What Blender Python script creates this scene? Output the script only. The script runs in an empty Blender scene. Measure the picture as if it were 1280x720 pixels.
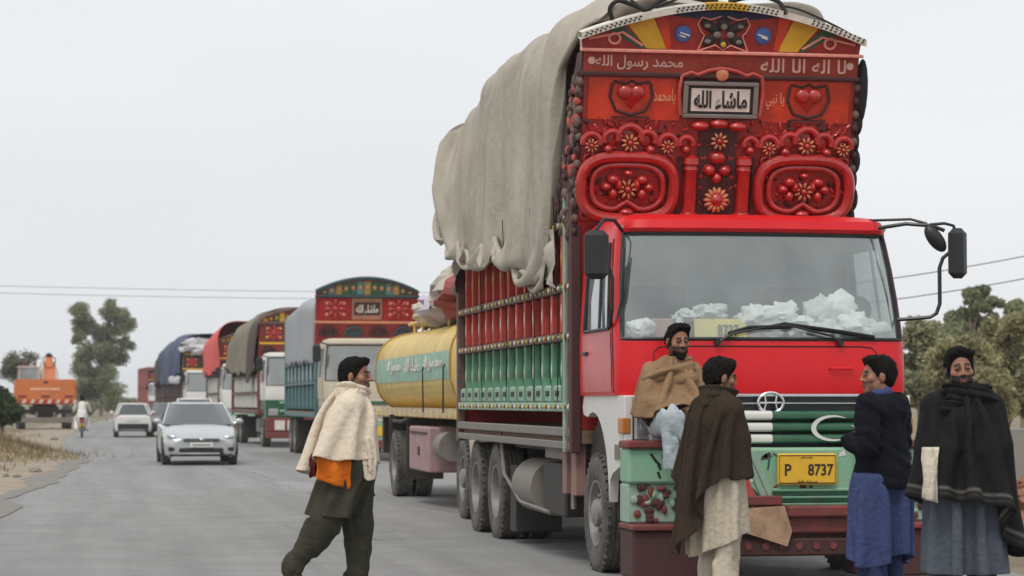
import bpy, bmesh, math, random
import numpy as np
from mathutils import Vector, Matrix, Euler

random.seed(7); RNG = np.random.default_rng(11)
SC = bpy.context.scene
COL = SC.collection
PI = math.pi
rad = math.radians

# ------------------------------------------------------------------ camera
CAM_H = 1.45
FPX = 3000.0                       # focal length in pixels of the 1280 px wide photograph
YAW = math.atan(510 / FPX)         # the road runs along +Y and vanishes left of the centre
PITCH = math.atan(142 / FPX)
cam_d = bpy.data.cameras.new('camera')
cam = bpy.data.objects.new('camera', cam_d); COL.objects.link(cam)
cam.location = (0, 0, CAM_H)
cam.rotation_euler = (PI / 2 + PITCH, 0, -YAW)
cam_d.sensor_width = 36.0
cam_d.lens = 36.0 * FPX / 1280.0
cam_d.clip_end = 6000
cam_d.dof.use_dof = True
cam_d.dof.focus_distance = 19.6
cam_d.dof.aperture_fstop = 3.6
SC.camera = cam

# ------------------------------------------------------------------ overcast sky and sun
SUN_EL, SUN_AZ = rad(58), rad(-150)
world = bpy.data.worlds.new('World'); SC.world = world; world.use_nodes = True
_n = world.node_tree.nodes; _l = world.node_tree.links
_bg = _n['Background']
_sky = _n.new('ShaderNodeTexSky'); _sky.sky_type = 'NISHITA'; _sky.sun_disc = False
_sky.sun_elevation = SUN_EL; _sky.sun_rotation = SUN_AZ; _sky.dust_density = 4; _sky.air_density = 1
_hs = _n.new('ShaderNodeHueSaturation'); _hs.inputs['Saturation'].default_value = 0.25
_l.new(_sky.outputs[0], _hs.inputs['Color'])
_tc = _n.new('ShaderNodeTexCoord')
_mp = _n.new('ShaderNodeMapping'); _mp.inputs['Scale'].default_value = (1, 1, 2.6)
_l.new(_tc.outputs['Generated'], _mp.inputs['Vector'])
_nz = _n.new('ShaderNodeTexNoise'); _nz.inputs['Scale'].default_value = 2.2; _nz.inputs['Detail'].default_value = 4
_l.new(_mp.outputs[0], _nz.inputs['Vector'])
_cr = _n.new('ShaderNodeValToRGB')
_cr.color_ramp.elements[0].position = 0.3; _cr.color_ramp.elements[0].color = (7.9, 8.1, 8.35, 1)
_cr.color_ramp.elements[1].position = 0.7; _cr.color_ramp.elements[1].color = (9.1, 9.3, 9.5, 1)
_l.new(_nz.outputs[0], _cr.inputs[0])
_mx = _n.new('ShaderNodeMixRGB'); _mx.inputs[0].default_value = 0.9       # cloud cover over the clear sky
_l.new(_hs.outputs[0], _mx.inputs[1]); _l.new(_cr.outputs[0], _mx.inputs[2])
_l.new(_mx.outputs[0], _bg.inputs['Color'])
_bg.inputs['Strength'].default_value = 0.10
sun_d = bpy.data.lights.new('sun', 'SUN'); sun_d.energy = 1.5; sun_d.angle = rad(20); sun_d.color = (1, 0.96, 0.9)
sun = bpy.data.objects.new('sun', sun_d); COL.objects.link(sun)
sun.rotation_euler = Vector((-math.sin(SUN_AZ) * math.cos(SUN_EL), -math.cos(SUN_AZ) * math.cos(SUN_EL), -math.sin(SUN_EL))).to_track_quat('-Z', 'Y').to_euler()
SC.view_settings.view_transform = 'Standard'; SC.view_settings.look = 'None'
SC.view_settings.gamma = 1; SC.view_settings.use_curve_mapping = False
SC.view_settings.exposure = 0.10

# ------------------------------------------------------------------ pixel -> place
FWD = Vector((math.sin(YAW), math.cos(YAW), 0)); RGT = Vector((math.cos(YAW), -math.sin(YAW), 0))
def at(px, d, z=0.0):
    p = FWD * d + RGT * ((px - 640) / FPX * d)
    return Vector((p.x, p.y, z))
def hz(py, d):
    return CAM_H + (502 - py) * d / FPX

# ------------------------------------------------------------------ materials
MATS = {}
def lin(r, g, b):
    f = lambda c: (c / 255 / 12.92) if c / 255 <= 0.04045 else ((c / 255 + 0.055) / 1.055) ** 2.4
    return (f(r), f(g), f(b))
def M(name, col, rough=0.6, metal=0.0, var=0.15, vs=6.0, dirt=0.0, dcol=(0.20, 0.165, 0.125), ds=3.0,
      bump=0.0, bs=60.0, coat=0.0, stretch=(1, 1, 1), spec=0.5, attr=None, island=0.0, sss=0.0, transl=0.0):
    if name in MATS: return MATS[name]
    m = bpy.data.materials.new(name); m.use_nodes = True
    n = m.node_tree.nodes; l = m.node_tree.links
    b = n['Principled BSDF']
    tc = n.new('ShaderNodeTexCoord'); mp = n.new('ShaderNodeMapping'); mp.inputs['Scale'].default_value = stretch
    l.new(tc.outputs['Object'], mp.inputs['Vector'])
    nz = n.new('ShaderNodeTexNoise'); nz.inputs['Scale'].default_value = vs; nz.inputs['Detail'].default_value = 6; nz.inputs['Roughness'].default_value = 0.65
    l.new(mp.outputs[0], nz.inputs['Vector'])
    cr = n.new('ShaderNodeValToRGB')
    cr.color_ramp.elements[0].position = 0.28; cr.color_ramp.elements[1].position = 0.72
    lo = 1 - var; hi = 1 + var
    l.new(nz.outputs['Fac'], cr.inputs[0])
    cr.color_ramp.elements[0].color = (lo, lo, lo, 1); cr.color_ramp.elements[1].color = (hi, hi, hi, 1)
    mul = n.new('ShaderNodeMixRGB'); mul.blend_type = 'MULTIPLY'; mul.inputs[0].default_value = 1
    if attr:
        at_ = n.new('ShaderNodeAttribute'); at_.attribute_name = attr
        l.new(at_.outputs['Color'], mul.inputs[1])
    else:
        mul.inputs[1].default_value = (*col, 1)
    l.new(cr.outputs[0], mul.inputs[2])
    out = mul.outputs[0]
    if island > 0:
        ge = n.new('ShaderNodeNewGeometry')
        mr = n.new('ShaderNodeMapRange'); mr.inputs['To Min'].default_value = 1 - island; mr.inputs['To Max'].default_value = 1 + island
        l.new(ge.outputs['Random Per Island'], mr.inputs['Value'])
        m2 = n.new('ShaderNodeMixRGB'); m2.blend_type = 'MULTIPLY'; m2.inputs[0].default_value = 1
        l.new(out, m2.inputs[1]); l.new(mr.outputs[0], m2.inputs[2]); out = m2.outputs[0]
    if dirt > 0:
        dn = n.new('ShaderNodeTexNoise'); dn.inputs['Scale'].default_value = ds; dn.inputs['Detail'].default_value = 9; dn.inputs['Roughness'].default_value = 0.7
        l.new(tc.outputs['Object'], dn.inputs['Vector'])
        dr = n.new('ShaderNodeMapRange'); dr.inputs['From Min'].default_value = 0.36; dr.inputs['From Max'].default_value = 0.68
        dr.inputs['To Max'].default_value = min(1, dirt * 1.6); dr.inputs['To Min'].default_value = dirt * 0.25
        l.new(dn.outputs['Fac'], dr.inputs['Value'])
        dm = n.new('ShaderNodeMixRGB'); l.new(dr.outputs[0], dm.inputs[0])
        l.new(out, dm.inputs[1]); dm.inputs[2].default_value = (*dcol, 1); out = dm.outputs[0]
        rr = n.new('ShaderNodeMapRange'); rr.inputs['To Min'].default_value = rough; rr.inputs['To Max'].default_value = min(1, rough + 0.45)
        l.new(dr.outputs[0], rr.inputs['Value']); l.new(rr.outputs[0], b.inputs['Roughness'])
    else:
        rr = n.new('ShaderNodeMapRange'); rr.inputs['To Min'].default_value = max(0.02, rough * 0.85); rr.inputs['To Max'].default_value = min(1, rough * 1.15)
        l.new(nz.outputs['Fac'], rr.inputs['Value']); l.new(rr.outputs[0], b.inputs['Roughness'])
    l.new(out, b.inputs['Base Color'])
    b.inputs['Metallic'].default_value = metal
    b.inputs['Specular IOR Level'].default_value = spec
    if coat: b.inputs['Coat Weight'].default_value = coat; b.inputs['Coat Roughness'].default_value = 0.12
    if sss: b.inputs['Subsurface Weight'].default_value = sss; b.inputs['Subsurface Radius'].default_value = (0.02, 0.008, 0.004)
    if bump > 0:
        bn = n.new('ShaderNodeTexNoise'); bn.inputs['Scale'].default_value = bs; bn.inputs['Detail'].default_value = 5
        l.new(tc.outputs['Object'], bn.inputs['Vector'])
        bp = n.new('ShaderNodeBump'); bp.inputs['Strength'].default_value = bump; bp.inputs['Distance'].default_value = 0.02
        l.new(bn.outputs['Fac'], bp.inputs['Height']); l.new(bp.outputs[0], b.inputs['Normal'])
    if transl > 0:
        tr = n.new('ShaderNodeBsdfTranslucent'); l.new(out, tr.inputs['Color'])
        ms = n.new('ShaderNodeMixShader'); ms.inputs[0].default_value = transl
        l.new(b.outputs[0], ms.inputs[1]); l.new(tr.outputs[0], ms.inputs[2]); l.new(ms.outputs[0], n['Material Output'].inputs['Surface'])
    MATS[name] = m
    return m
def glass(name, tint, dust=0.12, gloss=0.18, dcol=(0.5, 0.53, 0.52)):
    if name in MATS: return MATS[name]
    m = bpy.data.materials.new(name); m.use_nodes = True
    n = m.node_tree.nodes; l = m.node_tree.links; n.remove(n['Principled BSDF'])
    t = n.new('ShaderNodeBsdfTransparent'); t.inputs[0].default_value = (*tint, 1)
    g = n.new('ShaderNodeBsdfGlossy'); g.inputs['Roughness'].default_value = 0.04; g.inputs[0].default_value = (0.9, 0.95, 0.95, 1)
    d = n.new('ShaderNodeBsdfDiffuse'); d.inputs[0].default_value = (*dcol, 1)
    lw = n.new('ShaderNodeLayerWeight'); lw.inputs[0].default_value = 0.35
    mr = n.new('ShaderNodeMapRange'); mr.inputs['To Min'].default_value = gloss; mr.inputs['To Max'].default_value = 0.9
    l.new(lw.outputs['Facing'], mr.inputs['Value'])
    a = n.new('ShaderNodeMixShader'); l.new(mr.outputs[0], a.inputs[0]); l.new(t.outputs[0], a.inputs[1]); l.new(g.outputs[0], a.inputs[2])
    tc = n.new('ShaderNodeTexCoord'); nz = n.new('ShaderNodeTexNoise'); nz.inputs['Scale'].default_value = 2.5; nz.inputs['Detail'].default_value = 6
    l.new(tc.outputs['Object'], nz.inputs['Vector'])
    dr = n.new('ShaderNodeMapRange'); dr.inputs['From Min'].default_value = 0.3; dr.inputs['From Max'].default_value = 0.7
    dr.inputs['To Min'].default_value = dust * 0.4; dr.inputs['To Max'].default_value = dust * 1.6
    l.new(nz.outputs['Fac'], dr.inputs['Value'])
    b = n.new('ShaderNodeMixShader'); l.new(dr.outputs[0], b.inputs[0]); l.new(a.outputs[0], b.inputs[1]); l.new(d.outputs[0], b.inputs[2])
    l.new(b.outputs[0], n['Material Output'].inputs['Surface'])
    MATS[name] = m
    return m

# ------------------------------------------------------------------ object helpers
def tagp(o, label=None, cat=None, group=None, kind=None):
    if label: o['label'] = label
    if cat: o['category'] = cat
    if group: o['group'] = group
    if kind: o['kind'] = kind
    return o
def thing(name, label, cat, loc=(0, 0, 0), rz=0.0, group=None):
    o = bpy.data.objects.new(name, None); COL.objects.link(o)
    o.empty_display_size = 0.2
    o.location = loc; o.rotation_euler = (0, 0, rz)
    return tagp(o, label, cat, group)
def link(name, me, parent=None, loc=None, mats=None):
    o = bpy.data.objects.new(name, me); COL.objects.link(o)
    if parent: o.parent = parent
    if loc is not None: o.location = loc
    return o
def copy_tree(o, parent=None):
    c = o.copy(); COL.objects.link(c); c.parent = parent
    for ch in o.children: copy_tree(ch, c)
    return c

_BX = None
def _chbox():
    global _BX
    if _BX is None:
        bm = bmesh.new()
        tags = []
        for sx in (-1, 1):
            for sy in (-1, 1):
                for sz in (-1, 1):
                    for ax in range(3):
                        s = np.array((sx, sy, sz), float); w = np.full(3, 1.0); w[ax] = 0
                        tags.append((s, w)); bm.verts.new(s * (1 - 0.1 * w))
        bm.verts.ensure_lookup_table(); bm.verts.index_update()
        bmesh.ops.convex_hull(bm, input=bm.verts[:])
        bmesh.ops.dissolve_limit(bm, angle_limit=0.01, verts=bm.verts[:], edges=bm.edges[:])
        bm.verts.index_update()
        faces = [[v.index for v in f.verts] for f in bm.faces]
        S = np.array([t[0] for t in tags]); W = np.array([t[1] for t in tags])
        bm.free(); _BX = (S, W, faces)
    return _BX

class MB:
    def __init__(s): s.v = []; s.f = []; s.m = []
    def add(s, vs, fs, mi=0):
        o = len(s.v); s.v.extend([tuple(map(float, p)) for p in vs])
        s.f.extend([tuple(i + o for i in f) for f in fs]); s.m.extend([mi] * len(fs)); return s
    def mark(s): return len(s.v)
    def xf(s, mat, a=0):
        for i in range(a, len(s.v)): s.v[i] = tuple(mat @ Vector(s.v[i]))
        return s
    def box(s, x0, x1, y0, y1, z0, z1, mi=0, ch=0.0):
        c = np.array(((x0 + x1) / 2, (y0 + y1) / 2, (z0 + z1) / 2)); h = np.array((abs(x1 - x0) / 2, abs(y1 - y0) / 2, abs(z1 - z0) / 2))
        if ch <= 0:
            P = [c + h * np.array(t) for t in ((-1, -1, -1), (1, -1, -1), (1, 1, -1), (-1, 1, -1), (-1, -1, 1), (1, -1, 1), (1, 1, 1), (-1, 1, 1))]
            return s.add(P, [(0, 3, 2, 1), (4, 5, 6, 7), (0, 1, 5, 4), (1, 2, 6, 5), (2, 3, 7, 6), (3, 0, 4, 7)], mi)
        S, W, F = _chbox(); ch = min(ch, h.min() * 0.9)
        return s.add(c + S * h - S * W * ch, F, mi)
    def obox(s, c, size, rot=(0, 0, 0), mi=0, ch=0.0):
        a = s.mark(); s.box(-size[0] / 2, size[0] / 2, -size[1] / 2, size[1] / 2, -size[2] / 2, size[2] / 2, mi, ch)
        return s.xf(Matrix.Translation(Vector(c)) @ Euler(rot).to_matrix().to_4x4(), a)
    def tube(s, pts, r, n=6, mi=0, closed=False, caps=True):
        pts = [Vector(p) for p in pts]; N = len(pts)
        rs = r if isinstance(r, (list, tuple)) else [r] * N
        vs = []; prev = None
        for i, p in enumerate(pts):
            if closed: t = pts[(i + 1) % N] - pts[i - 1]
            else: t = pts[min(i + 1, N - 1)] - pts[max(i - 1, 0)]
            t = t.normalized() if t.length > 1e-9 else Vector((0, 0, 1))
            if prev is None:
                up = Vector((0, 0, 1)) if abs(t.z) < 0.9 else Vector((1, 0, 0)); a = t.cross(up).normalized()
            else:
                a = (prev - t * prev.dot(t)); a = a.normalized() if a.length > 1e-6 else t.orthogonal().normalized()
            prev = a; b = t.cross(a)
            for k in range(n):
                th = 2 * PI * k / n; vs.append(p + (a * math.cos(th) + b * math.sin(th)) * rs[i])
        fs = []
        for i in range(N if closed else N - 1):
            j = (i + 1) % N
            for k in range(n):
                k2 = (k + 1) % n; fs.append((i * n + k, i * n + k2, j * n + k2, j * n + k))
        if caps and not closed: fs.append(tuple(range(n - 1, -1, -1))); fs.append(tuple((N - 1) * n + k for k in range(n)))
        return s.add(vs, fs, mi)
    def cyl(s, p0, p1, r0, r1=None, n=14, mi=0):
        return s.tube([p0, p1], [r0, r0 if r1 is None else r1], n, mi)
    def lathe(s, prof, n=20, mat=None, mi=0, closed=False):
        vs = [(r * math.cos(2 * PI * k / n), r * math.sin(2 * PI * k / n), h) for r, h in prof for k in range(n)]
        fs = []; R = len(prof)
        for i in range(R if closed else R - 1):
            j = (i + 1) % R
            for k in range(n):
                k2 = (k + 1) % n; fs.append((i * n + k, i * n + k2, j * n + k2, j * n + k))
        a = s.mark(); s.add(vs, fs, mi)
        if mat is not None: s.xf(mat, a)
        return s
    def prism(s, poly, lo, hi, plane='yz', mi=0):
        N = len(poly)
        def P(a, b, t): return (t, a, b) if plane == 'yz' else ((a, t, b) if plane == 'xz' else (a, b, t))
        vs = [P(a, b, lo) for a, b in poly] + [P(a, b, hi) for a, b in poly]
        fs = [tuple(range(N)), tuple(range(2 * N - 1, N - 1, -1))] + [(i, (i + 1) % N, N + (i + 1) % N, N + i) for i in range(N)]
        return s.add(vs, fs, mi)
    def ell(s, c, r, nu=12, nv=8, mi=0, rot=None):
        a = s.mark()
        vs = [(0, 0, -1)]
        for j in range(1, nv):
            ph = -PI / 2 + PI * j / nv
            for k in range(nu): th = 2 * PI * k / nu; vs.append((math.cos(ph) * math.cos(th), math.cos(ph) * math.sin(th), math.sin(ph)))
        vs.append((0, 0, 1)); fs = []
        for k in range(nu):
            k2 = (k + 1) % nu
            fs.append((0, 1 + k2, 1 + k)); fs.append((len(vs) - 1, 1 + (nv - 2) * nu + k, 1 + (nv - 2) * nu + k2))
            for j in range(nv - 2): fs.append((1 + j * nu + k, 1 + j * nu + k2, 1 + (j + 1) * nu + k2, 1 + (j + 1) * nu + k))
        r = r if isinstance(r, (tuple, list)) else (r, r, r)
        s.add(vs, fs, mi)
        m = Matrix.Translation(Vector(c)) @ ((Euler(rot).to_matrix().to_4x4()) if rot else Matrix.Identity(4)) @ Matrix.Diagonal((*r, 1))
        return s.xf(m, a)
    def grid(s, P, mi=0, closed_u=False, skip=None):
        nu = len(P); nv = len(P[0])
        vs = [p for row in P for p in row]; fs = []
        for i in range(nu if closed_u else nu - 1):
            i2 = (i + 1) % nu
            for j in range(nv - 1):
                if skip and skip(i, j): continue
                fs.append((i * nv + j, i2 * nv + j, i2 * nv + j + 1, i * nv + j + 1))
        return s.add(vs, fs, mi)
    def mesh(s, name, mats, sharp=35):
        me = bpy.data.meshes.new(name); me.from_pydata(s.v, [], s.f)
        if not isinstance(mats, (list, tuple)): mats = [mats]
        for m in mats: me.materials.append(m)
        if len(mats) > 1: me.polygons.foreach_set('material_index', s.m)
        if sharp is not None:
            me.shade_smooth(); me.set_sharp_from_angle(angle=rad(sharp))
        me.update(); return me
    def build(s, name, mats, parent=None, sharp=35, label=None):
        o = link(name, s.mesh(name, mats, sharp), parent)
        if label: o['label'] = label
        return o

def arc(c, r, a0, a1, n, r2=None):
    r2 = r if r2 is None else r2
    return [(c[0] + r * math.cos(a0 + (a1 - a0) * i / n), c[1] + r2 * math.sin(a0 + (a1 - a0) * i / n)) for i in range(n + 1)]

# ------------------------------------------------------------------ lettering (letter forms laid out right to left)
FORMS = {'ا': ('\uFE8D', '\uFE8E', None, None), 'م': ('\uFEE1', '\uFEE2', '\uFEE3', '\uFEE4'), 'ش': ('\uFEB5', '\uFEB6', '\uFEB7', '\uFEB8'),
         'س': ('\uFEB1', '\uFEB2', '\uFEB3', '\uFEB4'), 'ل': ('\uFEDD', '\uFEDE', '\uFEDF', '\uFEE0'), 'ه': ('\uFEE9', '\uFEEA', '\uFEEB', '\uFEEC'),
         'ح': ('\uFEA1', '\uFEA2', '\uFEA3', '\uFEA4'), 'د': ('\uFEA9', '\uFEAA', None, None), 'ر': ('\uFEAD', '\uFEAE', None, None),
         'و': ('\uFEED', '\uFEEE', None, None), 'ي': ('\uFEF1', '\uFEF2', '\uFEF3', '\uFEF4'), 'ن': ('\uFEE5', '\uFEE6', '\uFEE7', '\uFEE8'),
         'ب': ('\uFE8F', '\uFE90', '\uFE91', '\uFE92'), 'ء': ('\uFE80', None, None, None), ' ': (' ', None, None, None)}
def shape(t):
    t2 = t; out = []
    for i, ch in enumerate(t2):
        f = FORMS[ch]; pf = FORMS[t2[i - 1]] if i else None; nf = FORMS[t2[i + 1]] if i + 1 < len(t2) else None
        jp = bool(pf and pf[2] and f[1]); jn = bool(f[2] and nf and nf[1])
        out.append(f[3] if jp and jn else f[1] if jp else f[2] if jn else f[0])
    return ''.join(reversed(out))
def lettering(name, text, width, height, mat_, parent, matrix, depth=0.004, bold=0.0):
    c = bpy.data.curves.new(name, 'FONT'); c.body = text; c.size = 1.0; c.extrude = 0.5; c.offset = bold; c.resolution_u = 3
    o = bpy.data.objects.new(name, c); COL.objects.link(o)
    bpy.context.view_layer.update()
    dg = bpy.context.evaluated_depsgraph_get()
    me = bpy.data.meshes.new_from_object(o.evaluated_get(dg), depsgraph=dg)
    bpy.data.objects.remove(o); bpy.data.curves.remove(c)
    n = len(me.vertices); co = np.empty(n * 3); me.vertices.foreach_get('co', co); co = co.reshape(-1, 3)
    lo = co.min(0); hi = co.max(0)
    co = (co - (lo + hi) / 2) / np.maximum(hi - lo, 1e-6) * np.array((width, height, depth))
    co[:, 2] += depth / 2
    me.vertices.foreach_set('co', co.ravel()); me.transform(matrix); me.materials.clear(); me.materials.append(mat_); me.update()
    me.name = name
    return link(name, me, parent)
# ------------------------------------------------------------------ palette
m_red = M('truck_red', (0.66, 0.004, 0.010), 0.38, var=0.08, vs=3, dirt=0.03, dcol=(0.45, 0.10, 0.09), coat=0.12, spec=.35)
m_redfade = M('faded_red', (0.55, 0.05, 0.06), 0.4, var=0.25, vs=3, dirt=0.30, dcol=(0.60, 0.30, 0.28), ds=2.2, coat=0.2)
m_board = M('board_red', (0.36, 0.012, 0.008), 0.35, var=0.35, vs=9, dirt=0.20, dcol=(0.07, 0.010, 0.010), ds=6, coat=0.4)
m_orn = M('ornament_red', (0.46, 0.014, 0.010), 0.30, var=0.3, vs=14, dirt=0.20, dcol=(0.10, 0.014, 0.012), ds=9, coat=0.8, bump=.25, bs=35)
m_orange = M('board_orange_red', (0.55, 0.035, 0.006), 0.4, var=0.35, vs=5, dirt=0.08, dcol=(0.25, 0.03, 0.02), coat=0.3)
m_gold = M('gold_paint', (0.58, 0.22, 0.11), 0.35, var=0.2, vs=20, coat=0.3)
m_pink = M('pink_paint', (0.72, 0.28, 0.22), 0.45, var=0.2, vs=12)
m_white = M('white_paint', (0.74, 0.73, 0.70), 0.45, var=0.12, vs=5, dirt=0.22, dcol=(.30, .25, .20), ds=5)
m_cream = M('cream_paint', (0.62, 0.55, 0.42), 0.5, var=0.12, vs=5, dirt=0.2)
m_yel = M('yellow_paint', (0.62, 0.36, 0.02), 0.5, var=0.15, vs=8)
m_blue = M('blue_paint', (0.05, 0.12, 0.36), 0.5, var=0.25, vs=10)
m_navy = M('navy_paint', (0.015, 0.02, 0.08), 0.5, var=0.2, vs=8)
m_dgreen = M('dark_green_paint', (0.008, 0.10, 0.05), 0.4, var=0.2, vs=6, dirt=0.12)
m_greenr = M('rib_green', (0.07, 0.30, 0.17), 0.55, var=0.35, vs=7, dirt=0.35, dcol=(.22, .20, .16), ds=5)
m_green = M('side_green', (0.008, 0.11, 0.045), 0.5, var=0.3, vs=5, dirt=0.12)
m_mint = M('mint_paint', (0.24, 0.58, 0.38), 0.5, var=0.3, vs=7, dirt=0.42, dcol=(0.20, 0.11, 0.08), ds=7)
m_mintd = M('dusty_mint', (0.26, 0.46, 0.35), 0.65, var=0.25, vs=4, dirt=0.42, dcol=(0.33, 0.29, 0.24), ds=3)
m_sred = M('side_red', (0.32, 0.012, 0.010), 0.45, var=0.35, vs=5, dirt=0.10, dcol=(0.20, 0.05, 0.04))
m_srib = M('side_rib', (0.46, 0.035, 0.022), 0.55, var=0.35, vs=8, dirt=0.14, dcol=(0.35, 0.28, 0.22))
m_rail = M('rail_brown', (0.09, 0.035, 0.03), 0.6, var=0.35, vs=8, dirt=0.4, dcol=(0.26, 0.2, 0.16))
m_maroon = M('maroon_paint', (0.075, 0.013, 0.014), 0.55, var=0.35, vs=6, dirt=0.5, dcol=(0.045, 0.033, 0.028), ds=6)
m_brick = M('brick_red_paint', (0.22, 0.022, 0.022), 0.5, var=0.35, vs=7, dirt=0.45, dcol=(0.085, 0.06, 0.05), ds=6)
m_dark = M('dark_steel', (0.018, 0.016, 0.015), 0.6, var=0.3, vs=6, dirt=0.3, dcol=(0.07, 0.06, 0.05))
m_black = M('black_plastic', (0.014, 0.015, 0.017), 0.4, var=0.2, vs=8)
m_rubber = M('tyre_rubber', (0.030, 0.029, 0.028), 0.85, var=0.2, vs=9, dirt=0.6, dcol=(0.17, 0.155, 0.135), ds=4, bump=0.3, bs=40)
m_steel = M('rim_steel', (0.30, 0.29, 0.28), 0.5, metal=0.2, var=0.25, vs=8, dirt=0.45, dcol=(0.18, 0.15, 0.12))
m_chrome = M('chrome', (0.65, 0.66, 0.68), 0.18, metal=0.9, var=0.08)
m_greysteel = M('grey_steel', (0.20, 0.19, 0.18), 0.55, var=0.25, vs=6, dirt=0.45)
m_tarp = M('tarp_beige', (0.45, 0.41, 0.345), 0.9, var=0.2, vs=2.6, dirt=0.34, dcol=(0.27, 0.235, 0.185), ds=1.3, stretch=(1, 1, .35), bump=0.6, bs=11, transl=0.0)
m_wood = M('worn_wood', (0.20, 0.12, 0.07), 0.8, var=0.35, vs=5, stretch=(1, 1, 6), dirt=0.3)
m_tan = M('tan_board', (0.50, 0.33, 0.20), 0.7, var=0.25, vs=9, dirt=0.35, dcol=(0.12, 0.04, 0.03), ds=7)
m_plate = M('number_plate_yellow', (0.78, 0.45, 0.02), 0.45, var=0.1, vs=9, dirt=0.08)
m_ink = M('black_lettering', (0.02, 0.015, 0.012), 0.6, var=0.1)
m_trim_w = M('trim_white', (0.70, 0.66, 0.58), 0.5, var=0.15, vs=9, dirt=0.1)
m_rope = M('black_rope', (0.012, 0.011, 0.010), 0.8, var=0.3, vs=30)
m_lining = M('cab_lining', (0.34, 0.37, 0.36), 0.8, var=0.15)
m_glass = glass('windscreen_glass', (0.93, 0.97, 0.95), 0.10, 0.17, (0.66, 0.72, 0.70))
m_sglass = glass('side_glass', (0.6, 0.68, 0.67), 0.25, 0.2)
m_amber = M('amber_lens', (0.45, 0.16, 0.03), 0.25, var=0.1)
m_lens = M('lamp_lens', (0.55, 0.57, 0.58), 0.15, metal=0.5, var=0.15, vs=20)
m_redlens = M('red_lens', (0.4, 0.01, 0.01), 0.2, var=0.1)
m_paper = M('white_paper_bag', (0.86, 0.87, 0.87), 0.8, var=0.1, vs=6)
m_sky_t = M('turquoise_paint', (0.10, 0.42, 0.42), 0.5, var=0.3, vs=9)

# ------------------------------------------------------------------ wheels
def wheel_meshes():
    R90 = Matrix.Rotation(-PI / 2, 4, 'Y')           # lathe axis z -> -x (outside of a left wheel)
    t = MB()
    t.lathe([(.285, -.10), (.30, -.125), (.36, -.135), (.44, -.135), (.475, -.125), (.495, -.105), (.5, -.09), (.5, -.055), (.488, -.05), (.488, -.04), (.5, -.035),
             (.5, -.008), (.488, -.004), (.488, .004), (.5, .008), (.5, .035), (.488, .04), (.488, .05), (.5, .055), (.5, .09), (.495, .105), (.475, .125), (.44, .135), (.36, .135), (.30, .125), (.285, .10)], 40, R90)
    for k in range(40):                              # shoulder lugs
        a = 2 * PI * k / 40
        for sx in (-1, 1):
            t.obox((sx * .107, math.cos(a) * .493, math.sin(a) * .493), (.03, .045, .022), (a, 0, 0))
    tyre = t.mesh('tyre', m_rubber)
    f = MB(); f.lathe([(.288, .10), (.285, .125), (.265, .12), (.25, .07), (.235, .035), (.20, .03), (.17, .05), (.12, .075), (.115, .13), (.07, .15), (.001, .152)], 32, R90)
    for k in range(8):
        a = 2 * PI * k / 8
        f.cyl((-.055, math.cos(a) * .15, math.sin(a) * .15), (-.10, math.cos(a) * .15, math.sin(a) * .15), .017, n=8)
        f.ell((-.052, math.cos(a + .39) * .212, math.sin(a + .39) * .212), (.008, .028, .028), 8, 5, 1)
    front = f.mesh('rim', [m_steel, m_dark])
    r = MB(); r.lathe([(.288, .10), (.285, .125), (.265, .12), (.255, .06), (.25, -.05), (.22, -.075), (.15, -.08), (.14, -.06), (.135, .04), (.12, .06), (.001, .062)], 32, R90)
    for k in range(8):
        a = 2 * PI * k / 8
        r.cyl((.07, math.cos(a) * .185, math.sin(a) * .185), (.03, math.cos(a) * .185, math.sin(a) * .185), .017, n=8)
    rear = r.mesh('rim', [m_steel, m_dark])
    return tyre, front, rear
TYRE, RIM_F, RIM_R = wheel_meshes()
def wheel(parent, x, y, rim, r=0.5, side=-1):
    w = link('wheel', TYRE, parent, (x, y, r)); w.scale = (1, r / .5, r / .5)
    if side > 0: w.rotation_euler = (0, 0, PI)
    link('rim', rim, w)
    return w

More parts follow.
